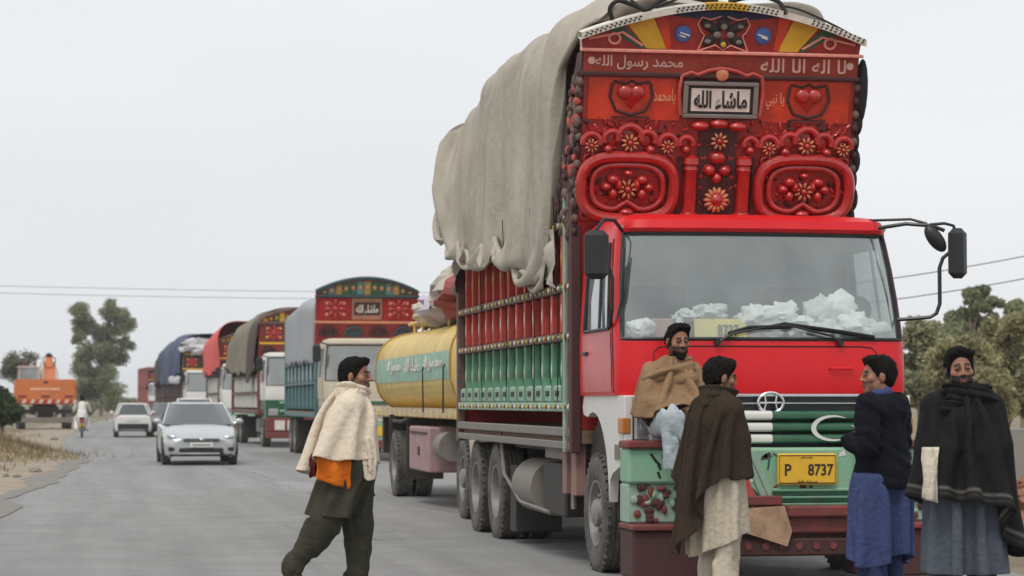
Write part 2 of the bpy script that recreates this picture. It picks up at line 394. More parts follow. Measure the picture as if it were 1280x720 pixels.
# ------------------------------------------------------------------ cloth covers
def vnoise(seed):
    tab = np.random.default_rng(seed).random((32, 32, 32)) * 2 - 1
    def f(x, y, z):
        x, y, z = np.broadcast_arrays(x, y, z)
        xi = np.floor(x).astype(int); yi = np.floor(y).astype(int); zi = np.floor(z).astype(int)
        fx = x - xi; fy = y - yi; fz = z - zi
        fx = fx * fx * (3 - 2 * fx); fy = fy * fy * (3 - 2 * fy); fz = fz * fz * (3 - 2 * fz)
        r = 0
        for a in (0, 1):
            for b in (0, 1):
                for c in (0, 1):
                    w = (fx if a else 1 - fx) * (fy if b else 1 - fy) * (fz if c else 1 - fz)
                    r = r + w * tab[(xi + a) & 31, (yi + b) & 31, (zi + c) & 31]
        return r
    return f
def tarp(name, parent, mat_, yf, yr, W, H, hemL, hemR, ny=60, nt=64, seed=1, fold=0.05, power=0.6, close_rear=True, thick=0.012, hang=0.35):
    """cloth over a load: yf, yr = front / rear edge as functions of the way round t (0 left hem .. 1 right hem);
    W, H, hemL, hemR = half width, ridge height and hem heights as functions of the way back s (0..1)"""
    N = vnoise(seed); P = np.zeros((ny, nt, 3))
    for i in range(ny):
        s = i / (ny - 1)
        w, h, hl, hr = W(s), H(s), hemL(s), hemR(s)
        zs = hl + (h - hl) * hang
        for j in range(nt):
            t = j / (nt - 1)
            y = yf(t) + s * (yr(t) - yf(t))
            if t < 0.28: q = t / 0.28; x = -w * (1 - .02 * q); z = hl + (zs - hl) * q; side = 1 - q * .4
            elif t > 0.72: q = (1 - t) / 0.28; x = w * (1 - .02 * q); z = hr + (zs - hr) * q; side = 1 - q * .4
            else:
                a = PI * (t - .28) / .44
                c = math.cos(a); sn = math.sin(a)
                x = -w * .98 * math.copysign(abs(c) ** power, c); z = zs + (h - zs) * sn ** (power * 1.2); side = abs(c) * .5 + .12
            f = N(y * 2.6 + .25 * z, z * .55, x * .4) * fold * side + N(y * 7 + z * .6, z * 1.1, 3.3) * fold * .4 * side + N(y * .8, x * 1.1, z * .7 + 9) * fold * 1.2
            x += math.copysign(1, x) * f * (0.25 + side); z += f * (1 - side) * 1.0
            if t < .05 or t > .95: z += .10 * N(y * 1.7, 5.5, t) * (1 - abs(t - .5) * 0)
            if close_rear and s > .93:
                q = (s - .93) / .07; z -= (z - min(hl, hr)) * .0; y += 0
            P[i, j] = (x, y, z)
    m = MB(); m.grid([[tuple(P[i, j]) for j in range(nt)] for i in range(ny)])
    if close_rear:                                   # the cloth folded down over the back
        last = P[-1]; zmin = min(last[0, 2], last[-1, 2]); rows = []
        for k in range(0, 13):
            q = k / 12; row = []
            for j in range(nt):
                x, y, z = last[j]
                zz = z + (zmin - .05 - z) * q; bul = .10 * math.sin(PI * min(1, q * 1.2 + .05)) + .06 * N(x * 3, zz * .8, 2.2)
                row.append((x * (1 - .03 * q), y + bul * (1 if k else 0), zz))
            rows.append(row)
        m.grid(rows)
    o = m.build(name, mat_, parent, sharp=None)
    o.data.shade_smooth()
    if thick:
        so = o.modifiers.new('thick', 'SOLIDIFY'); so.thickness = thick; so.offset = 0
    return o
# ------------------------------------------------------------------ volumes and draped cloth
class Vol:
    def __init__(s, lo, hi, h):
        s.lo = np.array(lo, float); s.h = h
        s.n = np.ceil((np.array(hi) - s.lo) / h).astype(int) + 1
        s.F = np.full(s.n, .12, np.float32)
        s.ax = [s.lo[i] + h * np.arange(s.n[i]) for i in range(3)]
    def _sl(s, lo, hi, mg):
        a = np.clip(np.floor((np.array(lo) - mg - s.lo) / s.h).astype(int), 0, s.n); b = np.clip(np.ceil((np.array(hi) + mg - s.lo) / s.h).astype(int) + 1, 0, s.n)
        sl = tuple(slice(a[i], b[i]) for i in range(3))
        return sl, s.ax[0][sl[0]][:, None, None], s.ax[1][sl[1]][None, :, None], s.ax[2][sl[2]][None, None, :]
    def _mix(s, sl, d, k, mode):
        f = s.F[sl]
        if f.size == 0: return
        if mode == 'u':
            if k > 0: hh = np.clip(.5 + .5 * (d - f) / k, 0, 1); s.F[sl] = d * (1 - hh) + f * hh - k * hh * (1 - hh)
            else: s.F[sl] = np.minimum(f, d)
        else:
            hh = np.clip(.5 - .5 * (f + d) / k, 0, 1); s.F[sl] = f * (1 - hh) - d * hh + k * hh * (1 - hh)
    def rc(s, a, ra, b, rb, k=.03, mode='u'):
        a = np.array(a, float); b = np.array(b, float); R = max(ra, rb)
        sl, X, Y, Z = s._sl(np.minimum(a, b) - R, np.maximum(a, b) + R, k + .03)
        ab = b - a; L = max(ab @ ab, 1e-9)
        t = np.clip(((X - a[0]) * ab[0] + (Y - a[1]) * ab[1] + (Z - a[2]) * ab[2]) / L, 0, 1)
        d = np.sqrt((X - a[0] - t * ab[0]) ** 2 + (Y - a[1] - t * ab[1]) ** 2 + (Z - a[2] - t * ab[2]) ** 2) - (ra + (rb - ra) * t)
        s._mix(sl, d, k, mode); return s
    def el(s, c, r, k=.03, mode='u', R=None):
        c = np.array(c, float); r = np.array(r, float) if np.ndim(r) else np.full(3, float(r)); m = r.max()
        sl, X, Y, Z = s._sl(c - m, c + m, k + .03)
        x, y, z = X - c[0], Y - c[1], Z - c[2]
        if R is not None: x, y, z = (R[0][0] * x + R[1][0] * y + R[2][0] * z), (R[0][1] * x + R[1][1] * y + R[2][1] * z), (R[0][2] * x + R[1][2] * y + R[2][2] * z)
        k0 = np.sqrt((x / r[0]) ** 2 + (y / r[1]) ** 2 + (z / r[2]) ** 2); k1 = np.sqrt((x / r[0] ** 2) ** 2 + (y / r[1] ** 2) ** 2 + (z / r[2] ** 2) ** 2) + 1e-9
        s._mix(sl, k0 * (k0 - 1) / k1, k, mode); return s
    def cut(s, p, nrm):
        nrm = np.array(nrm, float); nrm /= np.linalg.norm(nrm)
        s.F = np.maximum(s.F, ((s.ax[0][:, None, None] - p[0]) * nrm[0] + (s.ax[1][None, :, None] - p[1]) * nrm[1] + (s.ax[2][None, None, :] - p[2]) * nrm[2]).astype(np.float32)); return s
    def disp(s, fn, band=.06):
        m = np.abs(s.F) < band; i, j, k = np.nonzero(m)
        s.F[i, j, k] += fn(s.ax[0][i], s.ax[1][j], s.ax[2][k]).astype(np.float32); return s
    def surface(s, smooth=2):
        F = s.F; F = np.pad(F, 1, constant_values=.1); ins = F < 0
        n = np.array(F.shape); c = n - 1
        cnt = np.zeros(c, np.int8)
        offs = [(i, j, k) for i in (0, 1) for j in (0, 1) for k in (0, 1)]
        for o in offs: cnt += ins[o[0]:o[0] + c[0], o[1]:o[1] + c[1], o[2]:o[2] + c[2]]
        I, J, K = np.nonzero((cnt > 0) & (cnt < 8)); N = len(I)
        idx = np.full(c, -1, np.int64); idx[I, J, K] = np.arange(N)
        P = np.zeros((N, 3)); W = np.zeros(N)
        for ax in range(3):
            for o in offs:
                if o[ax]: continue
                o2 = list(o); o2[ax] = 1
                a = F[I + o[0], J + o[1], K + o[2]]; b = F[I + o2[0], J + o2[1], K + o2[2]]
                x = (a < 0) != (b < 0); t = np.where(x, a / np.where(x, a - b, 1), 0)
                q = np.tile(np.array(o, float), (N, 1)); q[:, ax] += t
                P += q * x[:, None]; W += x
        P = P / W[:, None] + np.stack([I, J, K], 1) - 1
        V = s.lo + P * s.h
        quads = []
        for ax in range(3):
            u, w = (ax + 1) % 3, (ax + 2) % 3
            s0 = [slice(1, n[i] - 1) for i in range(3)]; s0[ax] = slice(0, n[ax] - 1); s1 = list(s0); s1[ax] = slice(1, n[ax])
            A = ins[tuple(s0)]; B = ins[tuple(s1)]
            ii = np.stack(np.nonzero(A != B), 1)
            if len(ii) == 0: continue
            flip = A[tuple(ii.T)]
            base = ii + np.array([s0[i].start for i in range(3)])
            def cell(du, dw):
                q = base.copy(); q[:, u] -= du; q[:, w] -= dw; return idx[tuple(q.T)]
            q = np.stack([cell(1, 1), cell(0, 1), cell(0, 0), cell(1, 0)], 1)
            q[~flip] = q[~flip][:, ::-1]; quads.append(q)
        Q = np.concatenate(quads); Q = Q[(Q >= 0).all(1)]
        for _ in range(smooth):
            acc = np.zeros_like(V); num = np.zeros(N)
            for a in range(4):
                b = (a + 1) % 4
                np.add.at(acc, Q[:, a], V[Q[:, b]]); np.add.at(num, Q[:, a], 1); np.add.at(acc, Q[:, b], V[Q[:, a]]); np.add.at(num, Q[:, b], 1)
            V = V * .5 + .5 * acc / np.maximum(num, 1)[:, None]
        return V, Q
    def build(s, name, mat_, parent, color=None, smooth=2):
        V, Q = s.surface(smooth)
        me = bpy.data.meshes.new(name); me.from_pydata(V.tolist(), [], Q.tolist()); me.materials.append(mat_); me.shade_smooth()
        if color is not None:
            ca = me.color_attributes.new('tone', 'FLOAT_COLOR', 'POINT'); C = np.ones((len(V), 4)); C[:, :3] = color(V); ca.data.foreach_set('color', C.ravel())
        me.update(); return link(name, me, parent)


    def sampler(s):
        if not hasattr(s, 'G'): s.G = np.stack(np.gradient(s.F, s.h), -1)
        def f(P):
            q = (P - s.lo) / s.h; i = np.clip(np.floor(q).astype(int), 0, s.n - 2); t = np.clip(q - i, 0, 1)
            d = 0; g = 0
            for a in (0, 1):
                for b in (0, 1):
                    for c in (0, 1):
                        w = (t[:, 0] if a else 1 - t[:, 0]) * (t[:, 1] if b else 1 - t[:, 1]) * (t[:, 2] if c else 1 - t[:, 2])
                        d = d + w * s.F[i[:, 0] + a, i[:, 1] + b, i[:, 2] + c]
            n = np.clip(np.round(q).astype(int), 0, s.n - 1); g = s.G[n[:, 0], n[:, 1], n[:, 2]]
            return d, g / (np.linalg.norm(g, axis=1)[:, None] + 1e-6)
        return f
def drape(name, root, mat_, X, Rst, pins, vol, steps=90, iters=6, closed=True, margin=.012, wind=(0, 0, 0), thick=.008, bend=.12, seed=0, jitter=.004, damp=.97, color=None, fric=.6, post=2, stiff=1.0, grav=.45, tether=True):
    """a cloth grid (around u, down v) falling under gravity on a volume: stretch, shear and bending limits, then collision"""
    nu, nv = X.shape[:2]; P = X.reshape(-1, 3).astype(float).copy(); R = Rst.reshape(-1, 3); rg = np.random.default_rng(seed)
    P += rg.normal(0, jitter, P.shape) * (~pins.reshape(-1))[:, None]
    I = np.arange(nu)[:, None] * nv + np.arange(nv)[None, :]
    groups = []
    def add(a, b, w, du, dv):
        a = a.ravel(); b = b.ravel()
        if len(a): groups.append((a, b, du if np.ndim(du) else np.full(len(a), du), w)) if not isinstance(du, str) else groups.append((a, b, np.linalg.norm(R[a] - R[b], axis=1), w))
    up = np.roll(I, -1, 0) if closed else None
    for par in (0, 1):
        if closed: r = np.arange(par, nu, 2); add(I[r], np.roll(I, -1, 0)[r], stiff, 'r', 0)
        else: r = np.arange(par, nu - 1, 2); add(I[r], I[r + 1], stiff, 'r', 0)
        c = np.arange(par, nv - 1, 2); add(I[:, c], I[:, c + 1], stiff, 'r', 0)
        U = np.roll(I, -1, 0) if closed else np.vstack([I[1:], I[-1:]])
        rr = np.arange(par, nu if closed else nu - 1, 2)
        for c2 in (0, 1):
            c = np.arange(c2, nv - 1, 2)
            add(I[np.ix_(rr, c)], U[np.ix_(rr, c + 1)], .5, 'r', 0); add(I[np.ix_(rr, c + 1)], U[np.ix_(rr, c)], .5, 'r', 0)
        U2 = np.roll(I, -2, 0) if closed else None
        r = np.array([i for i in range(nu if closed else nu - 2) if (i // 2) % 2 == par])
        if closed and nu % 4: r = r[r < nu - 2]
        add(I[r], (U2[r] if closed else I[r + 2]), bend, 'r', 0)
        c = np.array([i for i in range(nv - 2) if (i // 2) % 2 == par]); add(I[:, c], I[:, c + 2], bend, 'r', 0)
    free = (~pins.reshape(-1)).astype(float); prev = P.copy(); fs = vol.sampler() if vol is not None else None
    g = np.array((0, 0, -9.8 * grav)) * (1 / 60) ** 2 + np.array(wind) * (1 / 60) ** 2
    D = np.concatenate([np.zeros((nu, 1)), np.cumsum(np.linalg.norm(np.diff(Rst, axis=1), axis=2), 1)], 1).ravel() * 1.02; A = np.repeat(P.reshape(nu, nv, 3)[:, 0], nv, 0).copy()
    for st in range(steps):
        v = (P - prev) * damp; L = np.linalg.norm(v, axis=1)[:, None]; v *= np.minimum(1, .04 / (L + 1e-9))
        prev = P.copy(); P = P + (v + g) * free[:, None]
        for it in range(iters):
            for a, b, l0, w in groups:
                d = P[b] - P[a]; L = np.sqrt((d * d).sum(1)) + 1e-9; fa, fb = free[a], free[b]
                k = w * (1 - l0 / L) / np.maximum(fa + fb, 1e-6)
                if w == bend: k = np.minimum(k, 0)           # bending only resists folding up
                d *= k[:, None]; P[a] += d * fa[:, None]; P[b] -= d * fb[:, None]
        if tether:
            q = P - A; L = np.linalg.norm(q, axis=1); m_ = L > D; P[m_] = A[m_] + q[m_] * (D[m_] / L[m_])[:, None]
        if fs is not None:
            dd, gg = fs(P); m_ = (dd < margin) & (free > 0)
            P[m_] += gg[m_] * (margin - dd[m_])[:, None]; prev[m_] += (P[m_] - prev[m_]) * fric
        gz = P[:, 2] < .01; P[gz, 2] = .01
    P = P.reshape(nu, nv, 3)
    m = MB(); rows = [[tuple(p) for p in P[i]] for i in range(nu)]; m.grid(rows, closed_u=closed)
    o = m.build(name, mat_, root, None); o.data.shade_smooth()
    if color is not None:
        ca = o.data.color_attributes.new('tone', 'FLOAT_COLOR', 'POINT'); C = np.ones((nu * nv, 4)); C[:, :3] = color(P.reshape(-1, 3), np.tile(np.linspace(0, 1, nv), nu)); ca.data.foreach_set('color', C.ravel())
    if thick: so = o.modifiers.new('thick', 'SOLIDIFY'); so.thickness = thick; so.offset = 0
    if post: sb = o.modifiers.new('fine', 'SUBSURF'); sb.levels = 1; sb.render_levels = 1
    return o
def cone_cloth(c, r0, Lf, wide, nu=72, nv=34, slope=.55, ell=(1, 1), lean=(0, 0), wob=.0, seed=0):
    """start and rest shape of a cape hung from a ring at c; Lf(theta) its length, wide(l) its rest radius at length l"""
    X = np.zeros((nu, nv, 3)); R = np.zeros((nu, nv, 3)); rg = np.random.default_rng(seed); ph = rg.random(3) * 6
    for i in range(nu):
        th = 2 * PI * i / nu; L = Lf(th); dx, dy = math.cos(th) * ell[0], math.sin(th) * ell[1]
        for j in range(nv):
            l = L * j / (nv - 1); rr = wide(l); rx = r0 + min(l, .24) * .95 + max(0, l - .24) * slope * .35
            w = 1 + wob * math.sin(9 * th + ph[0]) * min(1, l * 3)
            z = -min(l, .24) * .35 - max(0, l - .24) * .93
            X[i, j] = (c[0] + dx * rx * w + lean[0] * l, c[1] + dy * rx * w + lean[1] * l, c[2] + z)
            R[i, j] = (rr * math.cos(th), rr * math.sin(th), math.sqrt(max(0, l * l - 0)) if False else 0)
            # rest distances: along v the true length, around u the rest radius
            R[i, j, 2] = -math.sqrt(max(1e-6, l * l - min(l * .999, rr - wide(0)) ** 2)) if l > 0 else 0
    return X, R
# ------------------------------------------------------------------ setting: ground, road, verge
m_ground = M('dry_earth', (0.21, 0.165, 0.115), 0.95, var=0.35, vs=0.8, dirt=0.35, dcol=(0.16, 0.145, 0.07), ds=0.25, bump=0.6, bs=6)
m_road = M('asphalt', (0.25, 0.247, 0.243), 0.62, var=0.26, vs=1.5, stretch=(1, 0.05, 1), dirt=0.34, dcol=(0.185, 0.182, 0.178), ds=1.1, bump=0.3, bs=38, spec=0.35)
m_patch = M('asphalt_patch', (0.15, 0.145, 0.138), 0.75, var=0.35, vs=2.4, dirt=0.7, dcol=(0.24, 0.215, 0.18), ds=2.2, bump=0.25, bs=70)
m_dust = M('dust_strip', (0.33, 0.27, 0.20), 0.95, var=0.3, vs=1.6, dirt=0.35, dcol=(0.2, 0.17, 0.13), ds=0.9, bump=0.4, bs=14)
g = MB(); S = 1600
g.add([(-S, -200, 0), (S, -200, 0), (S, S, 0), (-S, S, 0)], [(0, 1, 2, 3)])
tagp(g.build('ground', m_ground, sharp=None), kind='structure')
NR = vnoise(5)
def road_left(y):
    xs = np.interp(y, [-50, 20, 35, 60, 62, 95, 150, 210, 320, 480], [-3.2, -2.1, -1.6, -.75, -.85, -1.6, -1.0, .6, 2.6, 9])
    return float(xs + .16 * NR(y * .35, 1.1, .2) + .07 * NR(y * 1.4, 3.1, .7))
def road_right(y):
    return float(np.interp(y, [-50, 150, 210, 320, 480], [7.7, 7.7, 8.3, 10.5, 17]) + .2 * NR(y * .3, 7.1, .2))
ys = list(np.concatenate([np.arange(-40, 120, .5), np.arange(120, 480, 3)]))
r = MB(); r.grid([[(road_left(y), y, .004), ((road_left(y) + road_right(y)) / 2, y, .004), (road_right(y), y, .004)] for y in ys])
tagp(r.build('road', m_road, sharp=None), kind='structure')
# pale worn track of dust along the left edge and the broken dark edge of the asphalt
d = MB(); d.grid([[(road_left(y) - 2.6 + .5 * NR(y * .2, .5, 9), y, .003), (road_left(y) + .05 + .12 * NR(y * .9, 4, 4), y, .008)] for y in np.arange(15, 160, .8)])
tagp(d.build('verge', m_dust, sharp=None), kind='structure')
def blotch(name, c, rx, ry, mat_, z, seed, rot=0):
    N = vnoise(seed); m = MB(); n = 48
    pts = []
    for k in range(n):
        a = 2 * PI * k / n; q = 1 + .32 * float(N(3 * math.cos(a) + 9, 3 * math.sin(a) + 9, 1)) + .12 * float(N(9 * math.cos(a) + 19, 9 * math.sin(a) + 9, 4))
        x = rx * q * math.cos(a); y = ry * q * math.sin(a)
        pts.append((c[0] + x * math.cos(rot) - y * math.sin(rot), c[1] + x * math.sin(rot) + y * math.cos(rot), z))
    m.add(pts, [tuple(range(n))]); return tagp(m.build(name, mat_, sharp=None), kind='structure')
# dark tar patch at the broken left edge
m = MB(); m.grid([[(road_left(y) - .12 + .10 * NR(y * 1.1, 8, 8), y, .0085), (road_left(y) + .42 + .25 * NR(y * .5, 2, 8), y, .0125)] for y in np.arange(24, 64, .5)])
tagp(m.build('road_edge', m_patch, sharp=None), kind='structure')
# a long repair strip and oil marks under the parked line
m_oil = M('oil_stained_asphalt', (0.17, 0.167, 0.163), 0.5, var=0.35, vs=1.4, dirt=0.6, dcol=(0.26, 0.255, 0.25), ds=1.6, bump=0.2, bs=70)
m = MB(); m.grid([[(4.3 + .35 * NR(y * .3, 6, 2), y, .007), (6.6 + .3 * NR(y * .25, 2, 5), y, .007)] for y in np.arange(14, 140, .7)])
tagp(m.build('lay_by', m_oil, sharp=None), kind='structure')
for k, (x, y, rx_, ry_) in enumerate([(2.6, 27, .55, 2.2), (3.3, 41, .4, 2.6), (2.4, 60, .7, 6), (2.2, 75, .8, 8)]):
    blotch('road_stain', (x, y), rx_, ry_, [m_oil, m_patch2 := M('pale_asphalt', (0.275, 0.27, 0.266), .7, var=.2, vs=2.5, dirt=.3, dcol=(.25, .245, .24), ds=2, bump=.4, bs=45)][k % 2], .006 + .0006 * k, 200 + k)
# thin cracks
m_crack = M('crack_tar', (0.10, 0.10, 0.10), 0.8, var=0.2)
for k, (x, y, L, a) in enumerate([(3.3, 36, 20, -.03)]):
    N = vnoise(60 + k); m = MB(); rows = []
    for i in range(60):
        q = i / 59 * L; off = .22 * float(N(q * .8, .3, k)) + .06 * float(N(q * 4, 3.3, k))
        X = x + off * math.cos(a) + q * math.sin(a); Y = y + q * math.cos(a) - off * math.sin(a)
        w = .006 + .004 * float(N(q * 3, 1, 1)); rows.append([(X - w, Y, .0095), (X + w, Y, .0095)])
    m.grid(rows); tagp(m.build('road_crack', m_crack, sharp=None), kind='structure')
# ------------------------------------------------------------------ the large red truck
TX, TY = 5.33, 18.92
T = thing('decorated_truck', 'large red cargo truck with carved red headboard, beige tarpaulin and yellow number plate', 'truck', (TX, TY, 0), 0, 'trucks parked in a line along the road')
CABL = [(1.50, 1.19, .000), (1.56, 1.198, -.008), (1.75, 1.20, .000), (1.96, 1.20, .03), (2.05, 1.197, .05), (2.3, 1.185, .115), (2.55, 1.165, .19), (2.76, 1.14, .255), (2.84, 1.13, .285),
        (2.88, 1.12, .25), (2.95, 1.10, .27), (2.99, 1.06, .36), (3.01, .98, .50)]
YB = 1.66
COLS = [('s', 0), ('s', .06), ('s', .17), ('s', .4), ('s', .65), ('s', .9), ('s', 1)] + [('a', q) for q in (.2, .4, .6, .8, 1)] + [('f', q / 10) for q in range(1, 10)]
def cab_pt(c, z, off=0.0):
    zz = [l[0] for l in CABL]
    hw = float(np.interp(z, zz, [l[1] for l in CABL])) + .03 - off; yf = float(np.interp(z, zz, [l[2] for l in CABL])) + off
    R = .24; kind, q = c[0], c[1]; sg = c[2] if len(c) > 2 else -1
    if kind == 's': y = YB + (yf + R - YB) * q; x = hw
    elif kind == 'a':
        a = q * PI / 2; x = hw - R + R * math.cos(a); y = yf + R - (R - .05) * math.sin(a)
    else:
        x = (hw - R) * (1 - q * 2); y = yf + .05 - .05 * (1 - (1 - q * 2) ** 2) ; return Vector((-x, y, z))
    return Vector((sg * x, y, z))
ALLC = COLS + [(k, q, 1) for k, q in reversed([c for c in COLS if c[0] != 'f'])]
nC = len(ALLC); iW0 = 8; iW1 = nC - 1 - 8             # windscreen from mid corner to mid corner
def cab_skip(i, j):
    z = CABL[j][0]
    if 1.95 < z < 2.83 and iW0 <= i < iW1: return True
    if 2.04 < z < 2.75 and (2 <= i < 5 or nC - 6 <= i < nC - 3): return True
    return False
m = MB(); m.grid([[cab_pt(c, l[0]) for l in CABL] for c in ALLC], skip=cab_skip)
top = [cab_pt(c, CABL[-1][0]) for c in ALLC]; m.add(top, [tuple(range(nC))])
m.box(-1.18, 1.18, YB - .01, YB + .02, 1.5, 2.93)
cab = m.build('cab', m_red, T, 40)
m = MB(); m.grid([[cab_pt(c, l[0], .03) for l in CABL[:-2]] for c in ALLC], skip=cab_skip)
m.box(-1.14, 1.14, YB - .05, YB - .03, 1.5, 2.9); m.box(-1.14, 1.14, .4, YB - .06, 2.88, 2.90); m.box(-1.15, 1.15, .12, YB - .06, 1.40, 1.42)
m.build('lining', m_lining, cab, 40)
# faded door skins, handle, hinge lines
for sg in (-1, 1):
    dm = MB(); cs = [('s', q, sg) for q in (.10, .3, .5, .7, .93)]
    dm.grid([[cab_pt(c, z, -.006) for z in (1.53, 1.6, 1.75, 1.96, 2.02)] for c in cs])
    dr_ = dm.build('door', m_redfade, T, 40)
    h = MB(); p = cab_pt(('s', .22, sg), 1.86, -.02); h.obox(p, (.035, .16, .03), mi=0, ch=.008); h.build('door_handle', m_black, dr_)
    f = MB()
    loop = [cab_pt(('s', q, sg), z, -.008) for q, z in ((.17, 2.05), (.17, 2.76), (.9, 2.76), (.9, 2.05))]
    f.tube(loop, .018, 6, closed=True); f.tube([cab_pt(('s', .62, sg), 2.05, -.008), cab_pt(('s', .62, sg), 2.76, -.008)], .014, 6)
    f.build('window_seal', m_black, dr_)
    gp = MB(); gp.grid([[cab_pt(('s', q, sg), z, .012) for z in (2.05, 2.3, 2.55, 2.76)] for q in (.17, .5, .9)]); gp.build('pane', m_sglass, dr_)
# windscreen
wc = ALLC[iW0:iW1 + 1]; zs = [l[0] for l in CABL if 1.95 < l[0] < 2.85]
m = MB(); m.grid([[cab_pt(c, z, .014) for z in zs] for c in wc]); ws = m.build('windscreen', m_glass, T, 60)
loop = [cab_pt(c, zs[0], .003) for c in wc] + [cab_pt(wc[-1], z, .003) for z in zs[1:]] + [cab_pt(c, zs[-1], .003) for c in reversed(wc)][1:] + [cab_pt(wc[0], z, .003) for z in reversed(zs[1:-1])]
m = MB(); m.tube(loop, .017, 6, closed=True); m.build('seal', m_black, ws)
def fy(x, z, off=0.0):      # y of the cab front at x, z
    zz = [l[0] for l in CABL]; return float(np.interp(z, zz, [l[2] for l in CABL])) + off + .05 * (x / .96) ** 2
for pts in ([(-.42, 1.93), (-.30, 2.00), (.15, 2.09), (.62, 2.03), (.92, 1.985)], [(.62, 1.93), (.55, 1.985), (.2, 2.07), (-.15, 2.06), (-.33, 2.01)]):
    m = MB(); m.tube([(x, fy(x, z, -.035), z) for x, z in pts], .011, 6)
    m.tube([(x, fy(x, z, -.03), z - .012) for x, z in pts[2:]], .016, 4); m.cyl((pts[0][0], fy(pts[0][0], 1.93, -.05), 1.93), (pts[0][0], fy(pts[0][0], 1.93, .02), 1.93), .025, n=10)
    m.build('wiper', m_black, T)
# interior: dashboard, seats, steering wheel, papers and bags behind the glass
m = MB(); m.box(-1.1, 1.1, .16, .52, 1.72, 1.90, ch=.03); m.build('dashboard', m_black, T)
for x in (-.62, .62):
    s_ = MB(); s_.box(x - .28, x + .28, .85, 1.35, 1.55, 1.78, ch=.05); s_.box(x - .27, x + .27, 1.3, 1.46, 1.7, 2.45, ch=.05); s_.build('seat', M('seat_cloth', (.10, .09, .10), .9, var=.2), T)
m = MB(); R = Matrix.Translation((.62, .62, 2.07)) @ Matrix.Rotation(rad(-62), 4, 'X')
a_ = m.mark(); m.tube([(.22 * math.cos(2 * PI * k / 24), .22 * math.sin(2 * PI * k / 24), 0) for k in range(24)], .016, 6, closed=True)
for k in range(3): q = PI / 2 + 2 * PI * k / 3; m.cyl((0, 0, 0), (.22 * math.cos(q), .22 * math.sin(q), 0), .012, n=6)
m.ell((0, 0, 0), (.06, .06, .03)); m.cyl((0, 0, 0), (0, 0, -.45), .025); m.xf(R, a_); m.build('steering_wheel', m_black, T)
m = MB(); m.cyl((.86, .30, 2.21), (.86, .36, 2.21), .10, n=20); m.cyl((.86, .33, 1.9), (.86, .35, 2.15), .02, n=8); m.tube([(.86 + .11 * math.cos(2 * PI * k / 20), .30, 2.21 + .11 * math.sin(2 * PI * k / 20)) for k in range(20)], .012, 5, closed=True)
m.build('cab_fan', m_black, T)
def crumple(name, c, r, seed, mat_, parent, nu=24, nv=16):
    N = vnoise(seed); m = MB(); m.ell((0, 0, 0), 1, nu, nv)
    for i, v in enumerate(m.v):
        q = 1 + .42 * float(N(v[0] * 1.9 + 7, v[1] * 1.9 + 7, v[2] * 1.9 + 7)) + .26 * float(N(v[0] * 5 + 7, v[1] * 5 + 3, v[2] * 5 + 7)) + .10 * float(N(v[0] * 11 + 7, v[1] * 11 + 3, v[2] * 11 + 7))
        m.v[i] = (c[0] + v[0] * r[0] * q, c[1] + v[1] * r[1] * q, c[2] + v[2] * r[2] * q)
    return m.build(name, mat_, parent, 10)
m_bagc = M('plastic_bag', (.66, .70, .70), .5, var=.15, vs=9)
for k, (x, z, rx, rz_, mt) in enumerate([(-1.02, 2.04, .10, .09, m_paper), (-.42, 2.18, .12, .08, m_bagc), (.02, 2.08, .20, .12, m_paper), (.16, 2.17, .16, .10, m_paper), (.33, 2.06, .14, .10, m_paper), (.52, 2.18, .13, .12, m_bagc), (-.08, 2.16, .12, .09, m_paper),
                                         (.66, 2.22, .15, .12, m_paper), (.58, 2.04, .18, .09, m_paper), (.80, 2.07, .16, .10, m_paper), (.97, 2.04, .14, .08, m_bagc), (-.62, 2.14, .10, .06, m_bagc)]):
    o = crumple('paper_bag', (x, .14 + .02 * (k % 3) + .05 * x * x + .27 * max(0, z - 1.95), z), (rx, .07, rz_), 30 + k, mt, T); o.data.set_sharp_from_angle(angle=rad(55))
m = MB(); m.obox((-.36, .135, 2.02), (.44, .01, .22), (rad(-14), 0, 0)); pl2 = m.build('dashboard_plate', M('plate_pale_yellow', (.72, .60, .16), .5, var=.1), T)
RX = Matrix.Rotation(PI / 2, 4, 'X')
lettering('plate_number', '8737', .18, .10, m_ink, pl2, Matrix.Translation((-.30, .118, 2.03)) @ Matrix.Rotation(rad(-14), 4, 'X') @ RX, .003, .012)
m = MB(); m.obox((-.74, .30, 2.05), (.36, .12, .16), (0, 0, .1), ch=.01); m.build('dashboard_box', M('pink_card', (.50, .28, .24), .8, var=.2), T)
# front below the red panel
m = MB(); m.tube([(x, fy(x, z, -.004), z) for x, z in [(-.94, 1.57)] + [(-.94, 1.60 + .05 * k) for k in range(6)] + [(-.90, 1.89)] + [(-.8 + .2 * k, 1.90) for k in range(9)] + [(.90, 1.89)] + [(.94, 1.85 - .05 * k) for k in range(6)] + [(.94, 1.57)]], .005, 4); m.build('panel_seam', m_black, cab)
for x in (-.62, .62):
    m = MB(); m.tube([(x - .10, fy(x, 1.72, .0), 1.72), (x - .09, fy(x, 1.72, -.03), 1.72), (x + .09, fy(x, 1.72, -.03), 1.72), (x + .10, fy(x, 1.72, .0), 1.72)], .010, 6); m.build('grab_handle', m_red, cab)
for sg in (-1, 1):
    m = MB(); m.tube([cab_pt(('s', .985, sg), z, -.004) for z in (1.52, 1.75, 1.96, 2.3, 2.6, 2.8)], .005, 4); m.build('door_seam', m_black, cab)
m = MB(); m.box(-.98, 1.12, -.03, .06, 1.375, 1.50, ch=.008); gp = m.build('grille', m_black, T)
for z0, h in ((1.49, .022), (1.43, .012)):
    m = MB(); m.box(-1.0, 1.13, -.055, -.031, z0, z0 + h, ch=.004); m.build('chrome_strip', m_chrome, gp)
m = MB(); cx, cz = .0, 1.44
